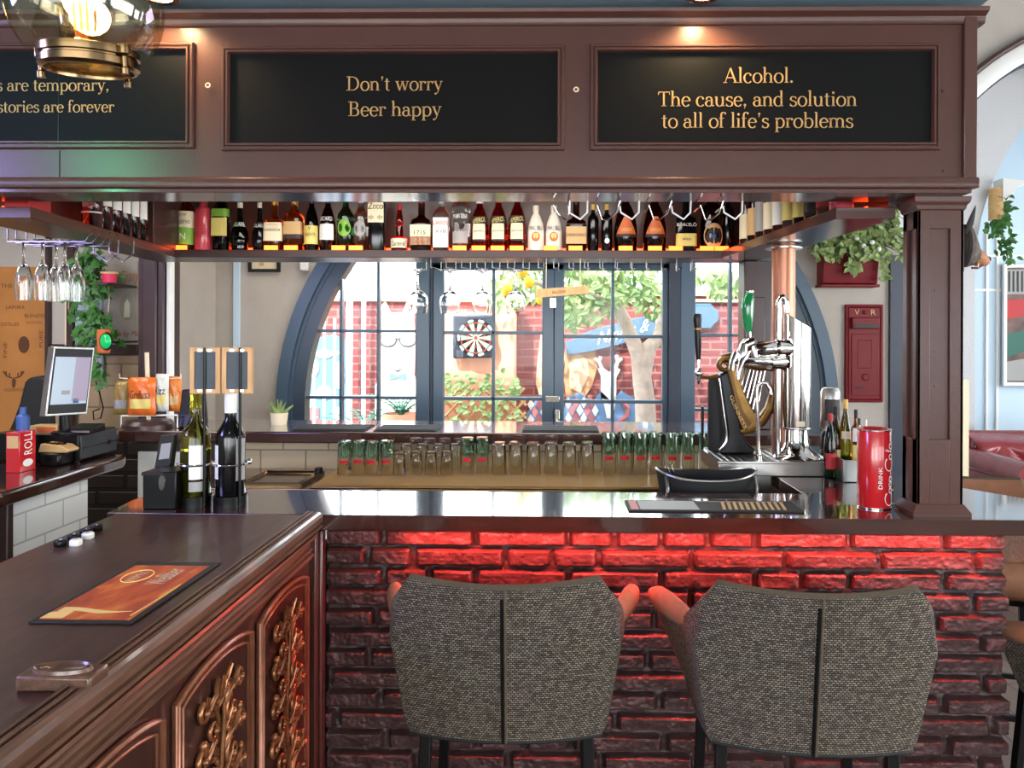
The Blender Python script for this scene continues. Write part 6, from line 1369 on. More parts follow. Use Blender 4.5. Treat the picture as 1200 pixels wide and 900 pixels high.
MB().ring(q0.x, q1.x, q1.z, q0.z, [(0, 0), (0, .02), (.02, .02), (.02, .005)], lambda u, w_, h: (u, BW-h, w_)).build('frame', M['blackmatte'], t, smooth=20); MB().box(q0.x+.01, q1.x-.01, BW-.006, BW, q1.z+.01, q0.z-.01).build('print', M['lb_cream'], t); MB().box(q0.x+.07, q0.x+.1, BW-.008, BW-.006, q1.z+.04, q1.z+.12).build('motif', M['lb_tan'], t)
tag(MB().box(AY(354, 300, BW).x, AY(363, 300, BW).x, BW-.05, BW, AY(0, 317, BW).z, AY(0, 300, BW).z).build('wall_sensor', M['white'], bevel=.006), 'small white box sensor on wall at the arch top left', 'sensor')
# drip trays / rubber mats on the ledge, sink at left of the mat, hanging wooden tag
for a, b_, lb in ((345, 430, 'thin black rubber mat on the ledge at left'), (440, 512, 'thin black rubber mat on the ledge before the mullion'), (612, 702, 'thin black rubber mat on ledge before the glass doors')):
    x0, x1 = AY(a, 506, 3.4).x, AY(b_, 506, 3.4).x; t = thing('ledge_mat', lb, 'mat', ((x0+x1)/2, 3.45, LZ), 'rubber mats on the back ledge')
    MB().box(x0, x1, 3.36, 3.56, LZ, LZ+.004).build('base', M['blackmatte'], t, bevel=.001); mb = MB()
    for k in range(18): y = 3.37+k*.0103; mb.box(x0+.005, x1-.005, y, y+.005, LZ+.004, LZ+.008)
    mb.build('ribs', M['blackmatte'], t, smooth=0)
x0, x1 = AZ(292, 562, WZ).x, AZ(368, 562, WZ).x
t = thing('bar_sink', 'shallow steel sink edge left of brass mat on back counter', 'sink', ((x0+x1)/2, 3.1, WZ))
MB().ring(x0, x1, 2.95, 3.25, [(0, 0), (0, .012), (.02, .014), (.026, .004), (.03, .002)], lambda u, w_, h: (u, w_, WZ+h)).build('rim', M['brass'], t, smooth=20); MB().box(x0+.01, x1-.01, 2.96, 3.24, WZ, WZ+.002).build('basin', M['brass'], t)
MB().lathe([(0, 0), (.018, 0), (.016, .02), (0, .022)], (x1-.01, 3.2, WZ+.012), 14).build('plug_knob', M['black'], t)
Yh = 3.40; q0, q1 = AY(628, 338, Yh), AY(690, 348, Yh)
t = thing('wooden_tag', 'slim wooden name board hanging under the back bottle shelf', 'sign', ((q0.x+q1.x)/2, Yh, q1.z))
MB().add([AY(628, 339, Yh), AY(690, 334.5, Yh), AY(690, 344, Yh), AY(628, 349, Yh)]+[AY(628, 339, Yh)+Vector((0, .012, 0)), AY(690, 334.5, Yh)+Vector((0, .012, 0)), AY(690, 344, Yh)+Vector((0, .012, 0)), AY(628, 349, Yh)+Vector((0, .012, 0))], [(0, 1, 2, 3), (7, 6, 5, 4), (0, 4, 5, 1), (1, 5, 6, 2), (2, 6, 7, 3), (3, 7, 4, 0)]).build('board', M['wood'], t)
lettering('SALOON', 1, lambda x, y: AY(655+x, 342-y-.07*x, Yh-.001), M['inkbrown'], t, fit=(16, 3.4))
for px in (640, 680): q = AY(px, 338, Yh+.006); MB().tube([(q.x, Yh+.006, q.z), (q.x, Yh+.006, SZ-ST)], .0018, 5).build('cord', M['cream'], t)
# ================================================================ RIGHT SIDE OF THE BAR
# ---- drip tray with both beer towers
TY_ = 2.70; TTZ = AY(900, 541, TY_).z
x0, x1 = AY(842, 545, TY_).x, AY(981, 545, TY_).x; yb_ = 3.02
tr_ = thing('drip_tray', 'long steel drip tray under the beer taps', 'drip tray', ((x0+x1)/2, 2.8, CT))
MB().box(x0, x1, TY_, yb_, CT+.0006, TTZ-.006).build('body', M['steel'], tr_, bevel=.003)
MB().ring(x0-.004, x1+.004, TY_-.004, yb_, [(0, -.006), (0, .0), (.012, .0), (.014, -.005)], lambda u, w_, h: (u, w_, TTZ+h)).build('rim', M['steel'], tr_, smooth=20)
mb = MB(); mb.box(x0+.01, x1-.01, TY_+.01, yb_-.01, TTZ-.0065, TTZ-.005)
for k in range(16): xx = x0+.02+k*(x1-x0-.04)/15.5; mb.box(xx, xx+.008, TY_+.02, yb_-.02, TTZ-.005, TTZ-.002)
mb.build('grating', M['steel'], tr_, smooth=0)
MB().box(x0+.01, .755, TY_+.01, 2.79, .956, CT-.0005).build('pedestal', M['steel'], tr_)
# ---- chrome tower: slant-topped column, second pipe, flange, arms, taps, green lever
cY = 2.82; q = lambda a, b, dy=0: AY(a, b, cY+dy)
c = q(933.5, 480); R = S(15.8, cY); bz = TTZ-.0018
tw = thing('chrome_beer_tower', 'tall chrome beer tower with green lever and slanted top', 'beer tower', (c.x, cY, bz))
z1 = q(0, 496).z
MB().lathe([(0, 0), (S(27, cY), 0), (S(26, cY), .006), (S(22, cY), .016), (S(15.5, cY), .035), (S(13.6, cY), .06), (S(13.2, cY), z1-bz), (0, z1-bz)], (c.x, cY, bz), 36).build('foot', M['chrome'], tw, smooth=50)
seg = 40; zl, zr = q(0, 364).z, q(0, 383).z; P = []
for k in range(seg):
    a = 2*PI*k/seg; x = math.cos(a); zt = zl+(zr-zl)*((x+1)/2)**.8
    P.append([(c.x+R*x, cY+R*math.sin(a), z) for z in np.linspace(z1, zt, 4)]+[(c.x+(R-.004)*x, cY+(R-.004)*math.sin(a), zt+.002), (c.x, cY, (zl+zr)/2)])
mb = MB(); mb.grid(P, closeu=True); mb.add([p[0] for p in P], [tuple(range(seg))]); mb.build('column', M['chrome'], tw, smooth=40)
mb = MB(); mb.lathe([(R+.0008, -.004), (R+.002, 0), (R+.0008, .004)], (c.x, cY, z1), 36); mb.build('joint_ring', M['steel'], tw)
MB().box(c.x-.016, c.x+.014, cY-R-.003, cY-R+.002, q(0, 493).z, q(0, 487).z).build('badge', M['lb_cream'], tw)
MB().tube([q(912, 536.5, -.02)]+[q(911, 500, -.02), q(912, 400, -.02), q(913, 362, -.02)]+[q(917-4.5*math.cos(t_), 358-10*math.sin(t_), -.02) for t_ in np.linspace(0, PI, 9)]+[q(922, 366, -.02)], .0115, 12).build('return_pipe', M['chrome'], tw)
def arm(nm, pts, r, m='chrome', seg=16): return MB().tube([q(*p) for p in pts], r, seg).build(nm, M[m], tw, smooth=40)
arm('upper_arm', [(922, 408, -.02), (912, 408, -.05), (884, 410, -.06)], [.030, .030, .027]); arm('upper_coupling', [(912, 408, -.05), (909.5, 408, -.05)], .034)
arm('lower_arm', [(918, 424, -.02), (905, 424, -.05), (866, 422, -.07)], [.024, .022, .018]); arm('lower_coupling', [(916, 424, -.03), (901, 424.5, -.055)], [.028, .025])
arm('tap_body', [(886, 418, -.06), (882, 405, -.06), (879, 396, -.06)], [.022, .02, .014]); arm('tap_body', [(868, 424, -.07), (870, 412, -.07), (872, 402, -.07)], [.018, .02, .012])
arm('tap_nut', [(884, 400, -.06), (876, 404, -.06), (870, 408, -.06)], [.02, .024, .018])
arm('spout', [(876, 412, -.07), (869, 424, -.085), (866, 436, -.09), (865, 444, -.09)], [.014, .011, .009, .009]); arm('spout', [(862, 414, -.075), (858, 424, -.085), (857, 434, -.09)], [.013, .01, .009])
arm('lever_stem', [(878, 396, -.06), (877, 388, -.06)], [.008, .01])
MB().tube([q(877, 389, -.06), q(876.5, 380, -.06), q(876, 362, -.06), q(877, 350, -.06), q(879, 343, -.06)], [.011, .017, .022, .021, .013], 16).build('green_lever', mat('green_lever', (20, 120, 66), .12, var=.3, vscale=30, coat=.6), tw, smooth=50)
MB().lathe([(0, 0), (.013, 0), (.013, .006), (.004, .009), (0, .009)], q(879, 343, -.06), 14).build('lever_cap', M['chrome'], tw)
arm('drain_pipe', [(889, 545, -.10), (888, 500, -.10), (887, 460, -.10), (888, 452, -.10), (892, 448.5, -.10), (898, 449, -.10), (902, 456, -.10), (903, 462, -.10)], .0065)
q0 = q(889, 541, -.1); MB().lathe([(0, 0), (.016, 0), (.016, .02), (.010, .024), (.010, .04), (0, .042)], (q0.x, cY-.1, bz), 12).build('tap_base', M['chrome'], tw)
# ---- black stout tower with golden harp
hY = 2.91; h = lambda a, b, dy=0: AY(800+a/3.912, 330+b/3.912, hY+dy)
gt = thing('harp_beer_tower', 'black stout tower with golden harp and black tap handle', 'beer tower', (h(230, 765).x, hY, bz))
def hp(pts): return [(h(a, b).x, h(a, b).z) for a, b in pts]
body = hp([(158, 425), (205, 400), (246, 600), (262, 680), (280, 725), (318, 762)])
mb = MB(); mb.prism(body+[(h(318, 0).x, bz), (h(162, 0).x, bz)]+hp([(168, 762), (192, 728), (196, 690)]), hY-.04, hY+.04, 'y'); mb.build('pylon', M['black'], gt, bevel=.008)
mb = MB(); mb.prism(hp([(156, 440), (163, 440), (198, 690), (196, 728), (172, 762), (158, 765), (186, 725), (190, 690)]), hY-.036, hY+.036, 'y'); mb.build('edge_strip', M['chrome'], gt, bevel=.002)
pil = hp([(186, 385), (205, 372), (228, 376), (240, 430), (264, 500), (302, 575), (326, 606), (330, 640), (300, 672), (266, 692), (234, 606), (214, 500)])
mb = MB(); mb.prism(pil, hY-.055, hY-.01, 'y'); mb.build('harp_pillar', M['harpgold'], gt, bevel=.005)
pin = hp([(196, 400), (210, 395), (232, 500), (262, 590), (300, 640), (270, 676), (240, 606), (222, 520)])
mb = MB(); mb.prism(pin, hY-.058, hY-.055, 'y'); mb.build('pillar_inset', mat('dark_gold', (92, 68, 34), .35, .7), gt, bevel=.001)
def gt_txt(x, y):
    # text runs down the pillar
    t_ = .5-x; a = 222+t_*50+18*t_*t_; b = 522+t_*150; return h(a+ (y*26), b-(y*10), -.0585)
lettering('GUINNESS', 1, lambda x, y: gt_txt(-x, y), M['lb_tan'], gt, fit=(1.0, .62))
mb = MB(); cc = h(182, 382)
pts = []; rs = []
for i in range(26):
    t_ = i/25; a = -.4+t_*2*PI*1.35; r = S(34/3.912, hY)*(1-.72*t_); pts.append((cc.x+r*math.cos(a+PI*.1), hY-.035, cc.z+r*math.sin(a+PI*.1))); rs.append(.013*(1-.5*t_))
mb.tube(pts, rs, 10, flat=(1, 2.2, 1)); mb.build('scroll', M['harpgold'], gt, smooth=60)
mb = MB(); mb.tube([h(178, 346, -.035), h(215, 342, -.035), h(250, 362, -.035), h(300, 385, -.035), h(350, 395, -.035), h(395, 392, -.035), (h(412, 405, -.035))], [.009, .014, .014, .013, .014, .013, .008], 10, flat=(1, 1.8, 1)); mb.build('harp_neck', M['harpgold'], gt, smooth=60)
mb = MB(); mb.tube([h(264, 690, -.035), h(310, 680, -.035), h(360, 640, -.035), h(398, 580, -.035), h(410, 520, -.035), h(400, 480, -.035), h(384, 462, -.035)], [.012, .016, .02, .018, .013, .009, .005], 10, flat=(1, 1.8, 1)); mb.build('harp_soundboard', M['harpgold'], gt, smooth=60)
for k in range(6):
    a0, b0 = 296+k*17, 396; a1, b1 = 262+k*14, 500+k*26
    MB().tube([h(a0, b0, -.035), h(min(a1, 400), b1, -.035)], .0022, 5).build('string', M['chrome'], gt)
MB().tube([h(68, 148), h(67, 170), h(69, 212)], [.0145, .017, .0135], 14).build('lever_top', M['black'], gt); MB().tube([h(69, 212), h(69, 222)], .0145, 14).build('lever_band', M['harpgold'], gt)
MB().tube([h(69, 222), h(71, 300), h(72, 358)], [.0135, .0125, .009], 14).build('lever', M['black'], gt); MB().tube([h(72, 358), h(72, 395), h(72, 400)], [.0075, .007, .011], 12).build('lever_ferrule', M['chrome'], gt)
c_ = h(72, 420); MB().ball(c_, .015, .015, .017, 16).build('tap_ball', M['chrome'], gt); MB().tube([h(72, 440), h(72, 462), h(72, 472)], [.008, .007, .003], 10).build('nozzle', M['chrome'], gt)
MB().tube([h(74, 436), h(120, 440), h(160, 436)], [.006, .007, .012], 10).build('tap_arm', M['harpgold'], gt)
# black tap housing behind the harp and thin upright
a0 = AY(831, 0, 2.985).x; b0 = AY(853, 0, 2.985).x
t = thing('beer_dispenser', 'black padded beer dispenser body behind the harp tower', 'dispenser', ((a0+b0)/2, 2.985, bz)); Yd = 2.985
mb = MB(); mb.lathe([(0, 0), (.034, 0), (.036, .01), (.036, AY(0, 445, Yd).z-bz), (.028, AY(0, 437, Yd).z-bz), (0, AY(0, 436, Yd).z-bz)], ((a0+b0)/2, Yd, bz), 24); mb.build('body', M['blackmatte'], t, smooth=50)
MB().tube([(a0-.02, Yd, bz), (a0-.02, Yd, AY(0, 472, Yd).z)], .006, 8).build('upright', M['black'], t)
# ---- black party tub with pointed rims and tongs
bY = 2.565; c = AY(827, 580, bY); bot = .9555
t = thing('ice_tub', 'black oval ice tub with curved pointed rims behind the bar top', 'ice tub', (c.x, bY, bot))
hw = S(58, bY); zr = AY(827, 561, bY-.06).z; ze = AY(770, 549, bY).z
P = []; n = 48
for k in range(n):
    a = 2*PI*k/n; ca, sa = math.cos(a), math.sin(a); rim = zr+(ze-zr)*abs(ca)**3; colr = []
    for v, r in ((0, 0), (0, .72), (.02, .78), (.5, .9), (1, 1.0), (1, .975), (.5, .87), (.06, .74), (.05, 0)):
        z = bot+(rim-bot)*v; colr.append((c.x+hw*r*ca*(abs(ca)**.0), bY+.105*r*sa*(1-.0*abs(ca)), z))
    P.append(colr)
MB().grid(P, closeu=True).build('bowl', M['blackmatte'], t, smooth=50)
MB().tube([P[k][4] for k in range(n)], .0035, 6, closed=True).build('rim', M['steel'], t)
for px in (781, 884): q0 = AY(px, 562, bY-.05); MB().tube([q0+Vector((0, .0, .01)), q0+Vector((0, -.03, -.02)), q0+Vector((-.004, -.04, -.09))], [.006, .006, .004], 8).build('handle', M['steel'], t)
t = thing('ice_tongs', 'small steel tongs resting in the black ice tub', 'tongs', AY(786, 548, bY)); t.location.z = bot+.012
for k, dx in enumerate((0, 5)): MB().tube([AY(788+dx, 575, bY), AY(784+dx, 556, bY-.01), AY(782+dx, 545, bY-.01), AY(786+dx*.8, 542, bY-.01)], .003, 6).build('arm', M['chrome'], t)
# ---- long black bar runner with lettering on the front counter
p = [AZ(737, 598, CT+.004), AZ(952, 600, CT+.004), AZ(935, 588, CT+.004), AZ(736, 586, CT+.004)]
xa_, xb_ = p[0].x, p[1].x-.02; ya_, yb2_ = p[0].y, (p[2].y+p[3].y)/2
t = thing('bar_runner', 'long black rubber bar runner lying on front counter', 'bar runner', ((xa_+xb_)/2, (ya_+yb2_)/2, CT)); MB().box(xa_, xb_, ya_, yb2_, CT, CT+.005).build('rubber_base', M['blackmatte'], t, bevel=.0015)
MB().box(xa_+.008, xa_+.03, ya_+.01, yb2_-.01, CT+.005, CT+.0056).build('red_band', mat('faded_red', (196, 120, 116), .6), t); MB().box(xa_+.034, xa_+.2, ya_+.01, yb2_-.01, CT+.005, CT+.0056).build('pale_panel', M['lb_grey'], t)
mb = MB(); yA, yB = ya_+.012, yb2_-.012
for k in range(11): xx = xa_+.265+k*.017; mb.add([(xx, yA, CT+.0056), (xx+.009, yA, CT+.0056), (xx+.024, yB, CT+.0056), (xx+.015, yB, CT+.0056)], [(0, 1, 2, 3)])
mb.add([(xa_+.21, yB-.006, CT+.0056), (xa_+.46, yB-.006, CT+.0056), (xa_+.46, yB, CT+.0056), (xa_+.21, yB, CT+.0056)], [(0, 1, 2, 3)]); mb.build('gold_hatching', M['lb_tan'], t, smooth=0)
# ---- red cola tin
b = AZ(1032, 598, CT); R = S(19.3, b.y); H = AY(1032, 504, b.y).z-CT
t = thing('cola_tin', 'tall red cola tin with white script beside the brown post', 'tin', (b.x, b.y+R, CT)); cy_ = b.y+R
MB().lathe([(0, 0), (R-.003, 0), (R-.001, .004), (R-.001, H-.004), (R-.003, H), (R-.006, H), (R-.008, H-.006), (0, H-.006)], (b.x, cy_, CT), 40).build('body', M['redgloss'], t, smooth=40)
for z in (.002, H-.004): MB().lathe([(R-.002, 0), (R+.0006, .001), (R+.0006, .004), (R-.002, .005)], (b.x, cy_, CT+z-.002), 40).build('seam', M['chrome'], t)
def onr(a, z): return (b.x+(R+.0012)*math.sin(a), cy_-(R+.0012)*math.cos(a), CT+z)
lettering('DRINK', 1, lambda x, y: onr((-.0+-y)/R-.02, H*.40+x), M['lb_white'], t, fit=(.062, .011))
# flowing script word, drawn as brush strokes along the tin's height (s = up the tin, w = across)
def brush(ps, k=1.0):
    mb = MB(); n = len(ps); L_ = []
    for i, (s_, w_, th) in enumerate(ps):
        a = ps[max(0, i-1)]; c_ = ps[min(n-1, i+1)]; ds, dw = c_[0]-a[0], c_[1]-a[1]; l = math.hypot(ds, dw) or 1
        L_.append([onr((-(w_+ds/l*th/2))/R+.86, .012+s_-dw/l*th/2), onr((-(w_-ds/l*th/2))/R+.86, .012+s_+dw/l*th/2)])
    mb.grid(L_); return mb
def cap_c(s0, k): return [(s0+k*(.020+.020*math.cos(t_)), k*(.012+.016*math.sin(t_)), .0014+.0034*abs(math.cos(t_/2+.4))) for t_ in np.linspace(.7, 5.6, 18)]
def small(s0, ch):
    if ch == 'o': return [(s0+.008+.007*math.cos(t_), .006+.0075*math.sin(t_), .0014+.0018*abs(math.cos(t_))) for t_ in np.linspace(0, 2*PI, 16)]
    if ch == 'c': return [(s0+.008+.007*math.cos(t_), .006+.0075*math.sin(t_), .0014+.0018*abs(math.cos(t_))) for t_ in np.linspace(.7, 5.9, 14)]
    if ch == 'a': return [(s0+.008+.007*math.cos(t_), .006+.0075*math.sin(t_), .0014+.0018*abs(math.cos(t_))) for t_ in np.linspace(.4, 2*PI, 14)]+[(s0+.016, .013, .0014), (s0+.016, .003, .002), (s0+.02, -.001, .0012)]
    if ch == 'l': return [(s0+.002, .0, .001), (s0+.010, .016, .0016), (s0+.013, .026, .0014), (s0+.009, .027, .0014), (s0+.007, .014, .0024), (s0+.008, .003, .002), (s0+.014, -.001, .001)]
    if ch == '-': return [(s0, .006, .002), (s0+.007, .006, .002)]
s_ = 0
strokes = [(cap_c(0, 1.0)), small(.034, 'o'), small(.051, 'c'), small(.066, 'a'), small(.088, '-'), [(a+.098, w_, th) for a, w_, th in cap_c(0, 1.0)], small(.130, 'o'), small(.147, 'l'), small(.160, 'a'), [(.02, -.012, .001), (.05, -.014, .003), (.09, -.010, .002), (.12, -.014, .003), (.15, -.010, .001)]]
mb = MB()
for s1 in strokes:
    m1 = brush(s1); mb.add(m1.v, m1.f)
mb.build('script_lettering', M['lb_white'], t, smooth=0)
# ---- steel caddy of small bottles behind the tin
x0, x1 = AY(986, 560, 2.62).x, AY(1030, 560, 2.62).x; zb = CT
t = thing('condiment_caddy', 'steel caddy box holding small bottles on right counter arm', 'caddy', ((x0+x1)/2, 2.68, CT)); zt = AY(0, 532, 2.62).z
mb = MB(); mb.box(x0, x1, 2.60, 2.606, CT, zt).box(x0, x1, 2.754, 2.76, CT, zt).box(x0, x0+.006, 2.606, 2.754, CT, zt).box(x1-.006, x1, 2.606, 2.754, CT, zt).box(x0, x1, 2.6, 2.76, CT, CT+.004); mb.build('box', M['steel'], t, bevel=.001)
G4 = 'small bottles in the steel caddy'
def mini(px, py, wp, Y, kind, g, cap, labs, lab, name='small_bottle', cat='bottle'):
    q0 = AY(px, py, Y); H = q0.z-(CT+.0045); bottle(Vector((q0.x, Y, CT+.0045)), S(wp, Y), H/1.02, kind, g, cap, labs, lab, G4, name=name, cat=cat)
mini(968.5, 452, 21, 2.90, 'slim', 'bt_black', None, [], 'hidden') if 0 else None
# black and silver can stacked behind
Yk = 2.86; q0 = AY(968, 0, Yk); r = S(11, Yk)
for z0, z1, m, lab in ((CT, AY(0, 499, Yk).z, 'black', 'black drinks can beneath the silver can by chrome tower'), (AY(0, 499, Yk).z, AY(0, 450, Yk).z, 'steel', 'silver and black drinks can stacked on the black can')):
    H = z1-z0; tt = thing('drinks_can', lab, 'can', (q0.x+.02, Yk, z0), 'drinks cans by the tower')
    MB().lathe([(0, .004), (r*.72, .004), (r*.76, 0), (r, .012), (r, H-.014), (r*.82, H-.003), (r*.8, H), (r*.74, H), (r*.72, H-.005), (0, H-.005)], (q0.x+.02, Yk, z0), 28).build('can', M[m], tt, smooth=40)
    MB().grid([[(q0.x+.02+(r+.0006)*math.sin(a), Yk-(r+.0006)*math.cos(a), z0+z) for z in (H*.25, H*.75)] for a in np.linspace(-.9, .9, 10)]).build('printed_label', M['lb_ink' if m == 'steel' else 'lb_grey'], tt, smooth=60)
mini(991, 468, 15, 2.70, 'cone', 'bt_olive', 'cap_gold', [('lb_cream', .5, .6, 1)], 'pale olive bottle with gold cap, tallest in the caddy')
mini(979, 474, 13, 2.64 if 0 else 2.70, 'cone', 'bt_brown', 'cap_red', [('lb_red', .1, .4, 1)], 'brown sauce bottle with red cap left of gold cap') if 0 else None
mini(1003, 480, 11, 2.66, 'slim', 'bt_amber', 'cap_black', [('lb_white', .55, .75, 1), ('lb_yellow', .2, .5, 1)], 'amber bottle with black cap and yellow label')
mini(1014, 492, 11, 2.65, 'slim', 'bt_clear', 'cap_white', [('lb_white', .3, .8, 1)], 'small clear shaker with white cap nearest the tin')
mini(1006, 490, 10, 2.715, 'jar', 'bt_clear', 'cap_black', [('lb_grey', .2, .6, 1)], 'small clear shaker at the back of the caddy')
Y5 = 2.52
for px, py, k, g, cp, lab in ((979, 478, 'cone', 'bt_brown', 'cap_black', 'dark brown sauce bottle standing left of the caddy'), (973, 486, 'cone', 'bt_dkgreen', 'cap_red', 'dark green sauce bottle with red cap left of caddy')):
    Yq = 2.715-.03*(px < 975); q0 = AY(px, py, Yq); bottle(Vector((q0.x, Yq, CT if q0.x > x1 else CT)), S(15, Yq), q0.z-CT, k, g, cp, [('lb_red' if g == 'bt_dkgreen' else 'lb_cream', .15, .4, 1)], lab, 'sauce bottles by the caddy', name='sauce_bottle')
# napkin holder glimpsed between tin and post
q0 = AZ(1057, 588, CT); t = thing('coaster_stack', 'black and yellow coasters stacked between tin and post', 'coasters', (q0.x-.02, q0.y+.08, CT))
for k in range(6): MB().box(q0.x-.055, q0.x+.005, q0.y+.07, q0.y+.15, CT+k*.006, CT+k*.006+.005).build('coaster', M['blackmatte' if k != 3 else 'lb_yellow'], t)
# ================================================================ BACK WALL RIGHT
def pb(a, b): return AY(a, b, BW)
x0, x1, z0, z1 = pb(990.5, 0).x, pb(1034.5, 0).x, pb(0, 466).z, pb(0, 354).z
t = thing('wall_letter_box', 'tall red cast-iron wall letter box lettered V R', 'letter box', ((x0+x1)/2, BW, z0))
MB().box(x0, x1, BW-.03, BW, z0, z1).build('plate', M['redpaint'], t, bevel=.006)
MB().ring(x0+.012, x1-.012, z0+.012, z1-.012, [(0, .03), (.006, .036), (.012, .03)], lambda u, w_, h: (u, BW-h, w_)).build('raised_border', M['redpaint'], t, smooth=30)
MB().box(pb(996, 0).x, pb(1028, 0).x, BW-.06, BW-.03, pb(0, 382).z, pb(0, 369).z).build('slot_hood', M['redpaint'], t, bevel=.006); MB().box(pb(998, 0).x, pb(1026, 0).x, BW-.062, BW-.0595, pb(0, 380.5).z, pb(0, 376.5).z).build('slot', M['black'], t)
MB().ring(pb(1003, 0).x, pb(1021, 0).x, pb(0, 428).z, pb(0, 394).z, [(0, .03), (.005, .038), (.012, .03)], lambda u, w_, h: (u, BW-h, w_)).build('notice_frame', M['redpaint'], t, smooth=30); MB().box(pb(997, 0).x, pb(1029, 0).x, BW-.036, BW-.03, pb(0, 458).z, pb(0, 388).z).build('door', M['redpaint'], t, bevel=.004)
MB().lathe([(0, -.008), (.018, -.008), (.024, 0), (0, 0)], (pb(1013, 0).x, BW-.036, pb(0, 437).z), 16, axis='y').build('lock', M['redpaint'], t); MB().box(pb(1002, 0).x, pb(1010, 0).x, BW-.042, BW-.036, pb(0, 450).z, pb(0, 448).z).build('handle_slot', M['black'], t)
for s_, px in (('V', 1003), ('R', 1022)): lettering(s_, 1, lambda x, y, px=px: (pb(px, 0).x+x, BW-.0375, pb(0, 363).z+y), M['lb_tan'], t, fit=(.03, .034))
mb = MB(); mb.ball((pb(1012.5, 0).x, BW-.034, pb(0, 363).z), .018, .008, .014, 12); mb.build('crown', M['redpaint'], t)
x0, x1, z0, z1 = pb(958, 0).x, pb(1022, 0).x, pb(0, 333).z, pb(0, 296).z
t = thing('red_wall_planter', 'red cast-iron wall planter with floral crest under the foliage', 'planter', ((x0+x1)/2, BW, z0))
MB().prism([(BW, z0), (BW-.10, z0+.01), (BW-.14, z1), (BW, z1)], x0, x1, 'x').build('box', M['redpaint'], t, bevel=.006); MB().box(x0-.01, x1+.01, BW-.115, BW, z0-.012, z0+.006).build('base_lip', M['redpaint'], t, bevel=.004)
mb = MB(); cc = Vector(((x0+x1)/2, BW-.132, (z0+z1)/2+.02))
for k in range(8): a = 2*PI*k/8; mb.ball(cc+Vector((.035*math.cos(a), .004, .03*math.sin(a))), .02, .01, .016, 8)
mb.ball(cc, .02, .014, .02, 8); mb.build('crest', M['redpaint'], t)
rnd = random.Random(31); mb = MB(); sm = MB()
for k in range(70):
    p = Vector((rnd.uniform(x0, x1), BW-.07, z1-.01)); ex = AY(rnd.uniform(937, 1060), 0, BW-.15).x; a_ = (ex-1.58)/.7; ez = AY(0, rnd.uniform(256, 306)-8*(ex > 1.95), BW-.15).z
    mid = Vector(((p.x+ex)/2, BW-.14, max(p.z, ez)+.09)); e_ = Vector((ex, BW-.17+rnd.uniform(-.05, .05), ez)); pts = [p, mid, e_]; sm.tube(pts, .003, 5)
    for j in range(15):
        s_ = rnd.random(); pp = p.lerp(mid, s_*2) if s_ < .5 else mid.lerp(e_, s_*2-1)
        mb.leaf(pp+Vector((rnd.gauss(0, .025), rnd.uniform(-.06, .03), rnd.gauss(0, .025))), (rnd.uniform(-1, 1), -.5, rnd.uniform(-1, .5)), (rnd.uniform(-.5, .5), -1, .4), rnd.uniform(.04, .065), rnd.uniform(.03, .045))
for px, y0, y1 in ((1037, 292, 326), (1000, 300, 318), (1028, 262, 300)):
    for j in range(26): mb.leaf(AY(px+rnd.gauss(0, 3), rnd.uniform(y0, y1), BW-.16), (rnd.uniform(-1, 1), -.4, rnd.uniform(-1, 0)), (0, -1, .4), .05, .035)
sm.build('stems', M['leaf'], t); mb.build('foliage', M['leafpale'], t, smooth=0, recalc=False)
for k in range(5): MB().ball(AY((1012, 1022, 1030, 1016, 1004)[k], (288, 284, 292, 296, 279)[k], BW-.22), .016, seg=8).build('white_berry', M['white'], t)
# ---- beast head mounted on the post's side
hYy = 2.18; X1 = AY(1129, 400, 2.135).x; hd = lambda a, b, dy=0: AY(a, b, hYy+dy)
t = thing('boar_head', 'small mounted boar head with tan snout on brown post side', 'mounted head', (X1, hYy, hd(0, 290).z))
furm = mat('boar_fur', (62, 56, 52), .95, rgb2=(112, 106, 98), vscale=60, stretch=(1, 1, .3), bump=.8, bscale=90)
def oval_loft(rings, m, nm, s=16):
    P = []
    for (px, py, rz, ry, tl_) in rings:
        c_ = hd(px, py); P.append([(c_.x+tl_*math.cos(2*PI*k/s)*S(rz, hYy), c_.y+S(ry, hYy)*math.sin(2*PI*k/s), c_.z+S(rz, hYy)*math.cos(2*PI*k/s)) for k in range(s)]+[(c_.x+tl_*S(rz, hYy), c_.y, c_.z+S(rz, hYy))])
    mb = MB(); mb.grid(P); mb.add([P[0][k] for k in range(s)], [tuple(range(s))]); mb.add([P[-1][k] for k in range(s)], [tuple(range(s))]); return mb.build(nm, m, t, smooth=70)
oval_loft([(1129.6, 288, 25, 20, 0), (1133, 288, 25, 21, 0), (1136, 288, 23, 19, -.1), (1139, 289.5, 20, 17, -.25), (1141, 291, 17, 14, -.35)], furm, 'fur_mantle')
oval_loft([(1138, 293, 18, 14.5, -.2), (1143, 297.5, 15, 12.5, -.3), (1148, 300.5, 11.5, 10, -.3), (1153.5, 303, 8.5, 7.5, -.3), (1157, 304.2, 5, 5, -.3)], mat('boar_snout', (176, 118, 78), .6, rgb2=(128, 84, 58), vscale=20), 'snout')
MB().ball(hd(1157.5, 304), .0085, .012, .009, 12).build('nose', M['black'], t)
MB().tube([hd(1152, 311, -.012), hd(1145, 314, -.022), hd(1139, 314, -.03)], [.002, .004, .003], 6).build('mouth', mat('mouth_red', (92, 34, 30), .5), t); MB().tube([hd(1146, 313, -.024), hd(1147, 308, -.028)], [.003, .001], 6).build('tusk', M['cream'], t)
MB().ball(hd(1146, 292, -.028), .0045, seg=8).build('eye', M['black'], t)
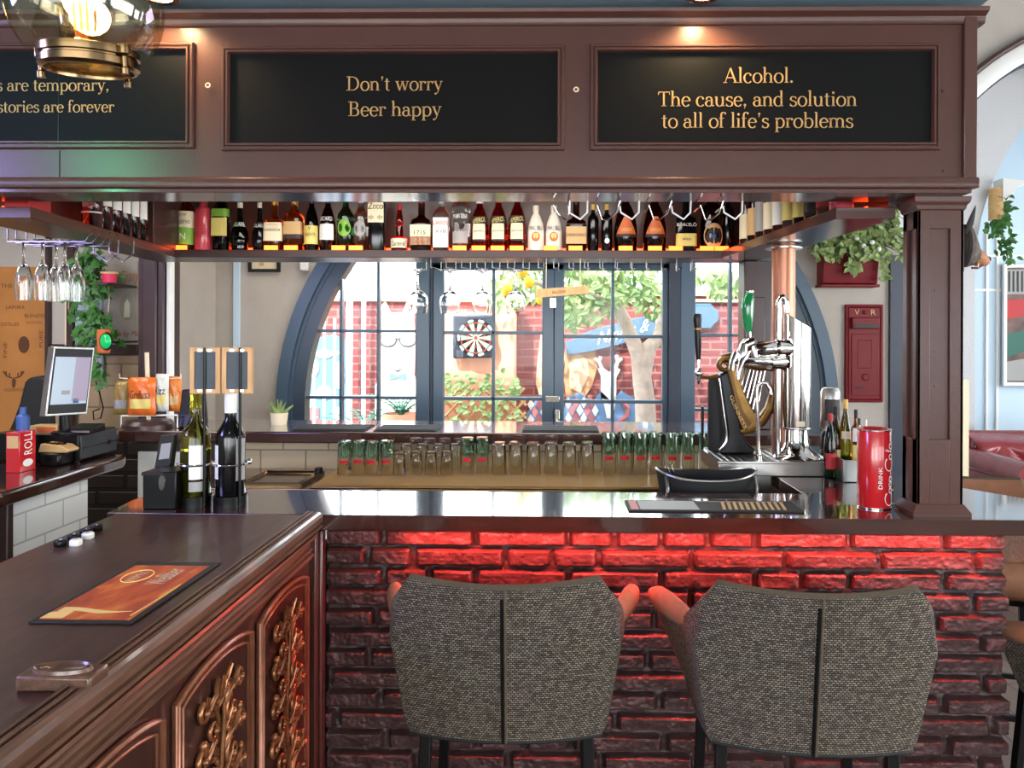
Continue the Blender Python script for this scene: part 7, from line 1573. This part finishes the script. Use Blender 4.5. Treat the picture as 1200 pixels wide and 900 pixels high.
for dy in (-.03, .03):
    e0, e1 = hd(1133, 274, dy), hd(1143.5, 240, dy*1.3)
    P = []
    for s_ in np.linspace(0, 1, 8):
        c_ = e0.lerp(e1, s_); w_ = S(8.5, hYy)*(1-s_)**.75*(.75+.5*min(1, s_*3)-.25)+.0004; P.append([(c_.x+w_*.75*math.cos(a), c_.y+w_*.35*math.sin(a), c_.z+w_*.25*math.cos(a)) for a in np.linspace(0, 2*PI, 11)])
    MB().grid(P).build('ear', mat('boar_ear', (44, 38, 38), .8), t, smooth=70)
MB().box(X1+.0008, X1+.004, hYy-.04, hYy+.04, hd(0, 317).z, hd(0, 268).z).build('mount', M['browndark'], t)
# ---- lounge: sofa, picture, hanging plant shelf, cream board
sY = 5.62; sx0 = AY(1138, 0, sY-.1).x; sw = 1.9; zt = AY(1180, 505, sY).z
so = thing('chesterfield_sofa', 'oxblood leather buttoned chesterfield sofa in the lounge', 'sofa', (sx0+sw/2, sY, 0))
U = np.linspace(0, 1, 150); V = np.linspace(0, 1, 44); P = []
for u in U:
    r_ = []
    for v in V:
        x = sx0+u*sw; zz = .36+v*(zt-.36); bu = .17; bv = .15
        a = (x-sx0)/bu+(zz-.1)/bv; b_ = (x-sx0)/bu-(zz-.1)/bv
        tuft = (abs(math.sin(PI*a/1.0*.5*2*.5))*abs(math.sin(PI*b_*.5)))**.45*.05*min(1, (1-v)*5)
        roll = 0 if v < .8 else -((v-.8)/.2)**2*.03+.0; cap = 1 if v < .86 else math.cos((v-.86)/.14*PI/2)
        ed = min(1, u*14, (1-u)*14)
        r_.append((x, sY-.16-(tuft*cap)-.05*ed**.5*cap+(1-v)*-.05+(0 if v < .86 else .16*(1-cap)), zz))
    P.append(r_)
mb = MB(); mb.grid(P); mb.build('buttoned_back', M['redleather'], so, smooth=70)
MB().box(sx0+.02, sx0+sw-.02, sY-.12, sY+.06, .1, zt-.03).build('back_frame', M['redleather'], so, bevel=.03)
MB().tube([(sx0+.0, sY+.0, zt-.05), (sx0+sw, sY, zt-.05)], .055, 16).build('back_roll', M['redleather'], so, smooth=60)
for sg, xx in ((-1, sx0), (1, sx0+sw)):
    MB().box(xx-.09 if sg > 0 else xx-.02, xx+.02 if sg > 0 else xx+.09, sY-.8, sY-.0, .1, zt-.2).build('arm', M['redleather'], so, bevel=.03); MB().tube([(xx, sY-.82, zt-.18), (xx, sY-.05, zt-.18)], .08, 16).build('arm_roll', M['redleather'], so, smooth=60)
MB().box(sx0+.09, sx0+sw-.09, sY-.82, sY-.15, .1, .30).build('seat_frame', M['redleather'], so, bevel=.02)
for k in range(2): MB().box(sx0+.1+k*(sw-.2)/2, sx0+.1+(k+1)*(sw-.2)/2-.01, sY-.84, sY-.22, .30, .44).build('seat_cushion', M['redleather'], so, bevel=.04, segs=3)
for x in (sx0+.08, sx0+sw-.08):
    for y in (sY-.74, sY-.05): MB().lathe([(0, 0), (.02, 0), (.035, .05), (.03, .1), (0, .1)], (x, y, 0), 12).build('leg', M['browndark'], so)
bt = []
for i in range(12):
    for j in range(3):
        x = sx0+.17*(i+.5*(j % 2))+.085*0+.09; z = zt-.14-.15*j*.5*1.0
        if x < sx0+sw-.06: MB().ball((x, sY-.235-(.02*j), z), .012, .008, .012, 8).build('button', M['redleather'], so)
Yp = 7.58; q0, q1 = AY(1174, 310, Yp), AY(1240, 452, Yp)
t = thing('framed_picture', 'white-framed picture of a bar scene and cars on the blue wall', 'picture', ((q0.x+q1.x)/2, Yp, q1.z))
MB().box(q0.x+.02, q1.x-.02, Yp-.02, Yp, q1.z+.02, q0.z-.02).build('print', mat('picture_dark', (58, 44, 48), .3, rgb2=(120, 92, 84), vscale=7), t)
MB().ring(q0.x, q1.x, q1.z, q0.z, [(0, 0), (0, .04), (.03, .04), (.035, .02)], lambda u, w_, h: (u, Yp-h, w_)).build('frame', M['white'], t, smooth=20)
pp = lambda a, b: (AY(a, b, Yp).x, AY(a, b, Yp).z)
for nm, m, pts in (('picture_tower', M['lb_grey'], [(1178, 316), (1200, 316), (1200, 345), (1178, 345)]), ('picture_red', M['lb_red'], [(1178, 352), (1204, 350), (1204, 370), (1178, 374)]), ('picture_green', M['lb_teal'], [(1177, 392), (1210, 384), (1230, 400), (1177, 420)]), ('picture_pale', M['lb_grey'], [(1177, 424), (1236, 414), (1236, 446), (1177, 446)])): MB().prism([pp(*p) for p in pts], Yp-.023, Yp-.02, 'y').build(nm, m, t, smooth=0)
for k in range(5): MB().prism([pp(1180+k*5, 318), pp(1182+k*5, 318), pp(1182+k*5, 342), pp(1180+k*5, 342)], Yp-.026, Yp-.023, 'y').build('picture_window', M['lb_ink'], t, smooth=0)
Ys = 6.18; q0 = AY(1168, 218, Ys)
t = thing('plant_bracket', 'white arch bracket shelf with ribbed pot and trailing plant', 'plant shelf', q0)
a, b_ = AY(1166, 0, Ys).x, AY(1192, 0, Ys).x; zz = AY(0, 219, Ys).z
MB().prism([(a, zz), (a, zz+.05), (b_, zz+.03), (b_, zz+.0), (a+.1, zz-.03), (a+.05, zz-.12), (a, zz-.14)], Ys-.12, Ys+.018, 'y').build('bracket', M['white'], t, bevel=.004)
q0 = AY(1167, 258, Ys-.06); mb = MB(); R = .055; hh = AY(0, 222, Ys).z-q0.z; prof = [(0, 0), (R*.9, 0)]
for k in range(14): prof += [(R, hh*(k+.2)/14), (R*.94, hh*(k+.9)/14)]
mb.lathe(prof+[(R*.9, hh), (0, hh)], (q0.x, Ys-.06, q0.z), 20); mb.build('ribbed_pot', M['lb_tan'], t, smooth=20)
mb = MB(); sm = MB(); rnd = random.Random(5)
for path, n in (([(1177, 226), (1174, 250), (1175, 272), (1180, 292), (1181, 305)], 70), ([(1168, 256), (1162, 266), (1162, 276)], 24), ([(1178, 230), (1172, 262)], 24)):
    pts = [AY(a_, c_, Ys-.08) for a_, c_ in path]; sm.tube(pts, .004, 5)
    for k in range(n): s_ = rnd.random()*(len(pts)-1); i = int(s_); mb.leaf(pts[i].lerp(pts[i+1], s_-i)+Vector((rnd.gauss(0, .022), rnd.gauss(0, .03), rnd.gauss(0, .015))), (rnd.uniform(-1, 1), -.4, rnd.uniform(-1, .3)), (0, -1, .4), .06, .04)
sm.build('stems', M['leaf'], t); mb.build('foliage', M['leaf'], t, smooth=0, recalc=False)
# cream post standing against the end of the sofa side
Yc = 4.7; x0, x1 = AY(1127, 0, Yc).x, AY(1137.5, 0, Yc).x
struct(MB().box(x0, x1, Yc, Yc+.06, 0, AY(0, 440, Yc).z).box(x0-.0, x0+.02, Yc-.012, Yc, 0, AY(0, 440, Yc).z).build('trim_13', M['cream'], bevel=.004))
# ================================================================ LAMPS
def downlight(px, lab):
    q0 = AY(px, 0, 1.985); zc = 2.5039
    t = thing('downlight', lab, 'downlight', (q0.x, 2.0, zc), 'ceiling downlights')
    MB().lathe([(.034, -.012), (.040, -.017), (.048, -.015), (.052, 0), (.034, 0)], (q0.x, 1.985, zc), 32).build('trim_ring', M['brass'], t, smooth=50)
    MB().lathe([(0, -.013), (.034, -.012), (.034, 0), (0, 0)], (q0.x, 1.985, zc), 24).build('lens', M['lampon'], t)
    l = light('downlight_beam', 'SPOT', (q0.x, 2.0, zc-.022), 11, (1, .70, .36), .02, aim=(q0.x, 2.03, 0), spot_size=math.radians(150), spot_blend=.6)
downlight(825, 'ceiling downlight above the sign about the cause and solution'); downlight(186, 'ceiling downlight seen behind the glass pendant lamp')
# glass pendant with a filament bulb and brass bottom ring
pY = 1.08; pc = AY(104, 12, pY); R = S(83, pY); zr = AY(100, 63, pY).z
t = thing('pendant_lamp', 'smoky glass globe pendant lamp with brass ring and glowing filament', 'pendant lamp', (pc.x, pY, 2.5))
th0 = math.acos(min(1, (pc.z-zr)/R)); prof = [(R*math.sin(a), -R*math.cos(a)) for a in np.linspace(th0, PI*.86, 26)]
MB().lathe(prof, pc, 48).build('globe', M['lampglass'], t, smooth=80)
rr_ = S(51, pY); z0 = zr-pc.z
MB().lathe([(rr_*1.0, z0+.003), (rr_*1.06, z0+.002), (rr_*1.06, z0-.008), (rr_*1.01, z0-.0095), (rr_*1.01, z0-.0115), (rr_*1.05, z0-.013), (rr_*1.05, z0-.022), (rr_*.99, z0-.026), (rr_*.92, z0-.0265), (rr_*.9, z0-.02), (rr_*.92, z0), (rr_*1.0, z0+.003)], pc, 56).build('brass_ring', M['brass'], t, smooth=30)
MB().lathe([(0, z0-.016), (rr_*.6, z0-.0185), (rr_*.905, z0-.022), (rr_*.905, z0-.019), (rr_*.6, z0-.0155), (0, z0-.013)], pc, 40).build('bottom_lens', M['lampglass'], t, smooth=60)
for a in (PI*1.02, -.35, 1.3): MB().lathe([(0, -.028), (.006, -.028), (.006, -.02), (.004, -.018), (.004, -.004), (.008, 0), (.008, .012), (0, .014)], (pc.x+rr_*1.1*math.cos(a), pY+rr_*1.1*math.sin(a), pc.z+z0-.008), 12).build('thumb_screw', M['brass'], t, smooth=40)
bc = AY(97, 14, pY); MB().lathe([(.0, -.06), (.012, -.058), (.026, -.04), (.03, -.015), (.026, .02), (.016, .05), (.014, .07)], bc, 24).build('bulb', M['lampglass'], t, smooth=70)
for k in range(6): a = 2*PI*k/6; MB().tube([(bc.x+.009*math.cos(a), pY+.009*math.sin(a), bc.z+z) for z in (-.028, 0, .04)], .0016, 6).build('filament', M['filament'], t)
zc = pc.z+R*.9
MB().lathe([(0, 0), (R*.52, 0), (R*.5, .03), (.03, .06), (.02, .1), (0, .1)], (pc.x, pY, zc-.012), 32).build('cap', M['brass'], t, smooth=50)
MB().lathe([(0, 0), (.018, 0), (.018, .05), (0, .05)], (bc.x, pY, bc.z+.065), 16).build('socket', M['brass'], t)
MB().tube([(pc.x, pY, zc+.08), (pc.x, pY, 2.504)], .004, 8).build('cord', M['black'], t)
t.rotation_euler = (math.radians(6.0), 0, 0); t.location.y -= .05
light('pendant_bulb_light', 'POINT', (bc.x, pY, bc.z+.02), 6.0, (1, .72, .4), .02)
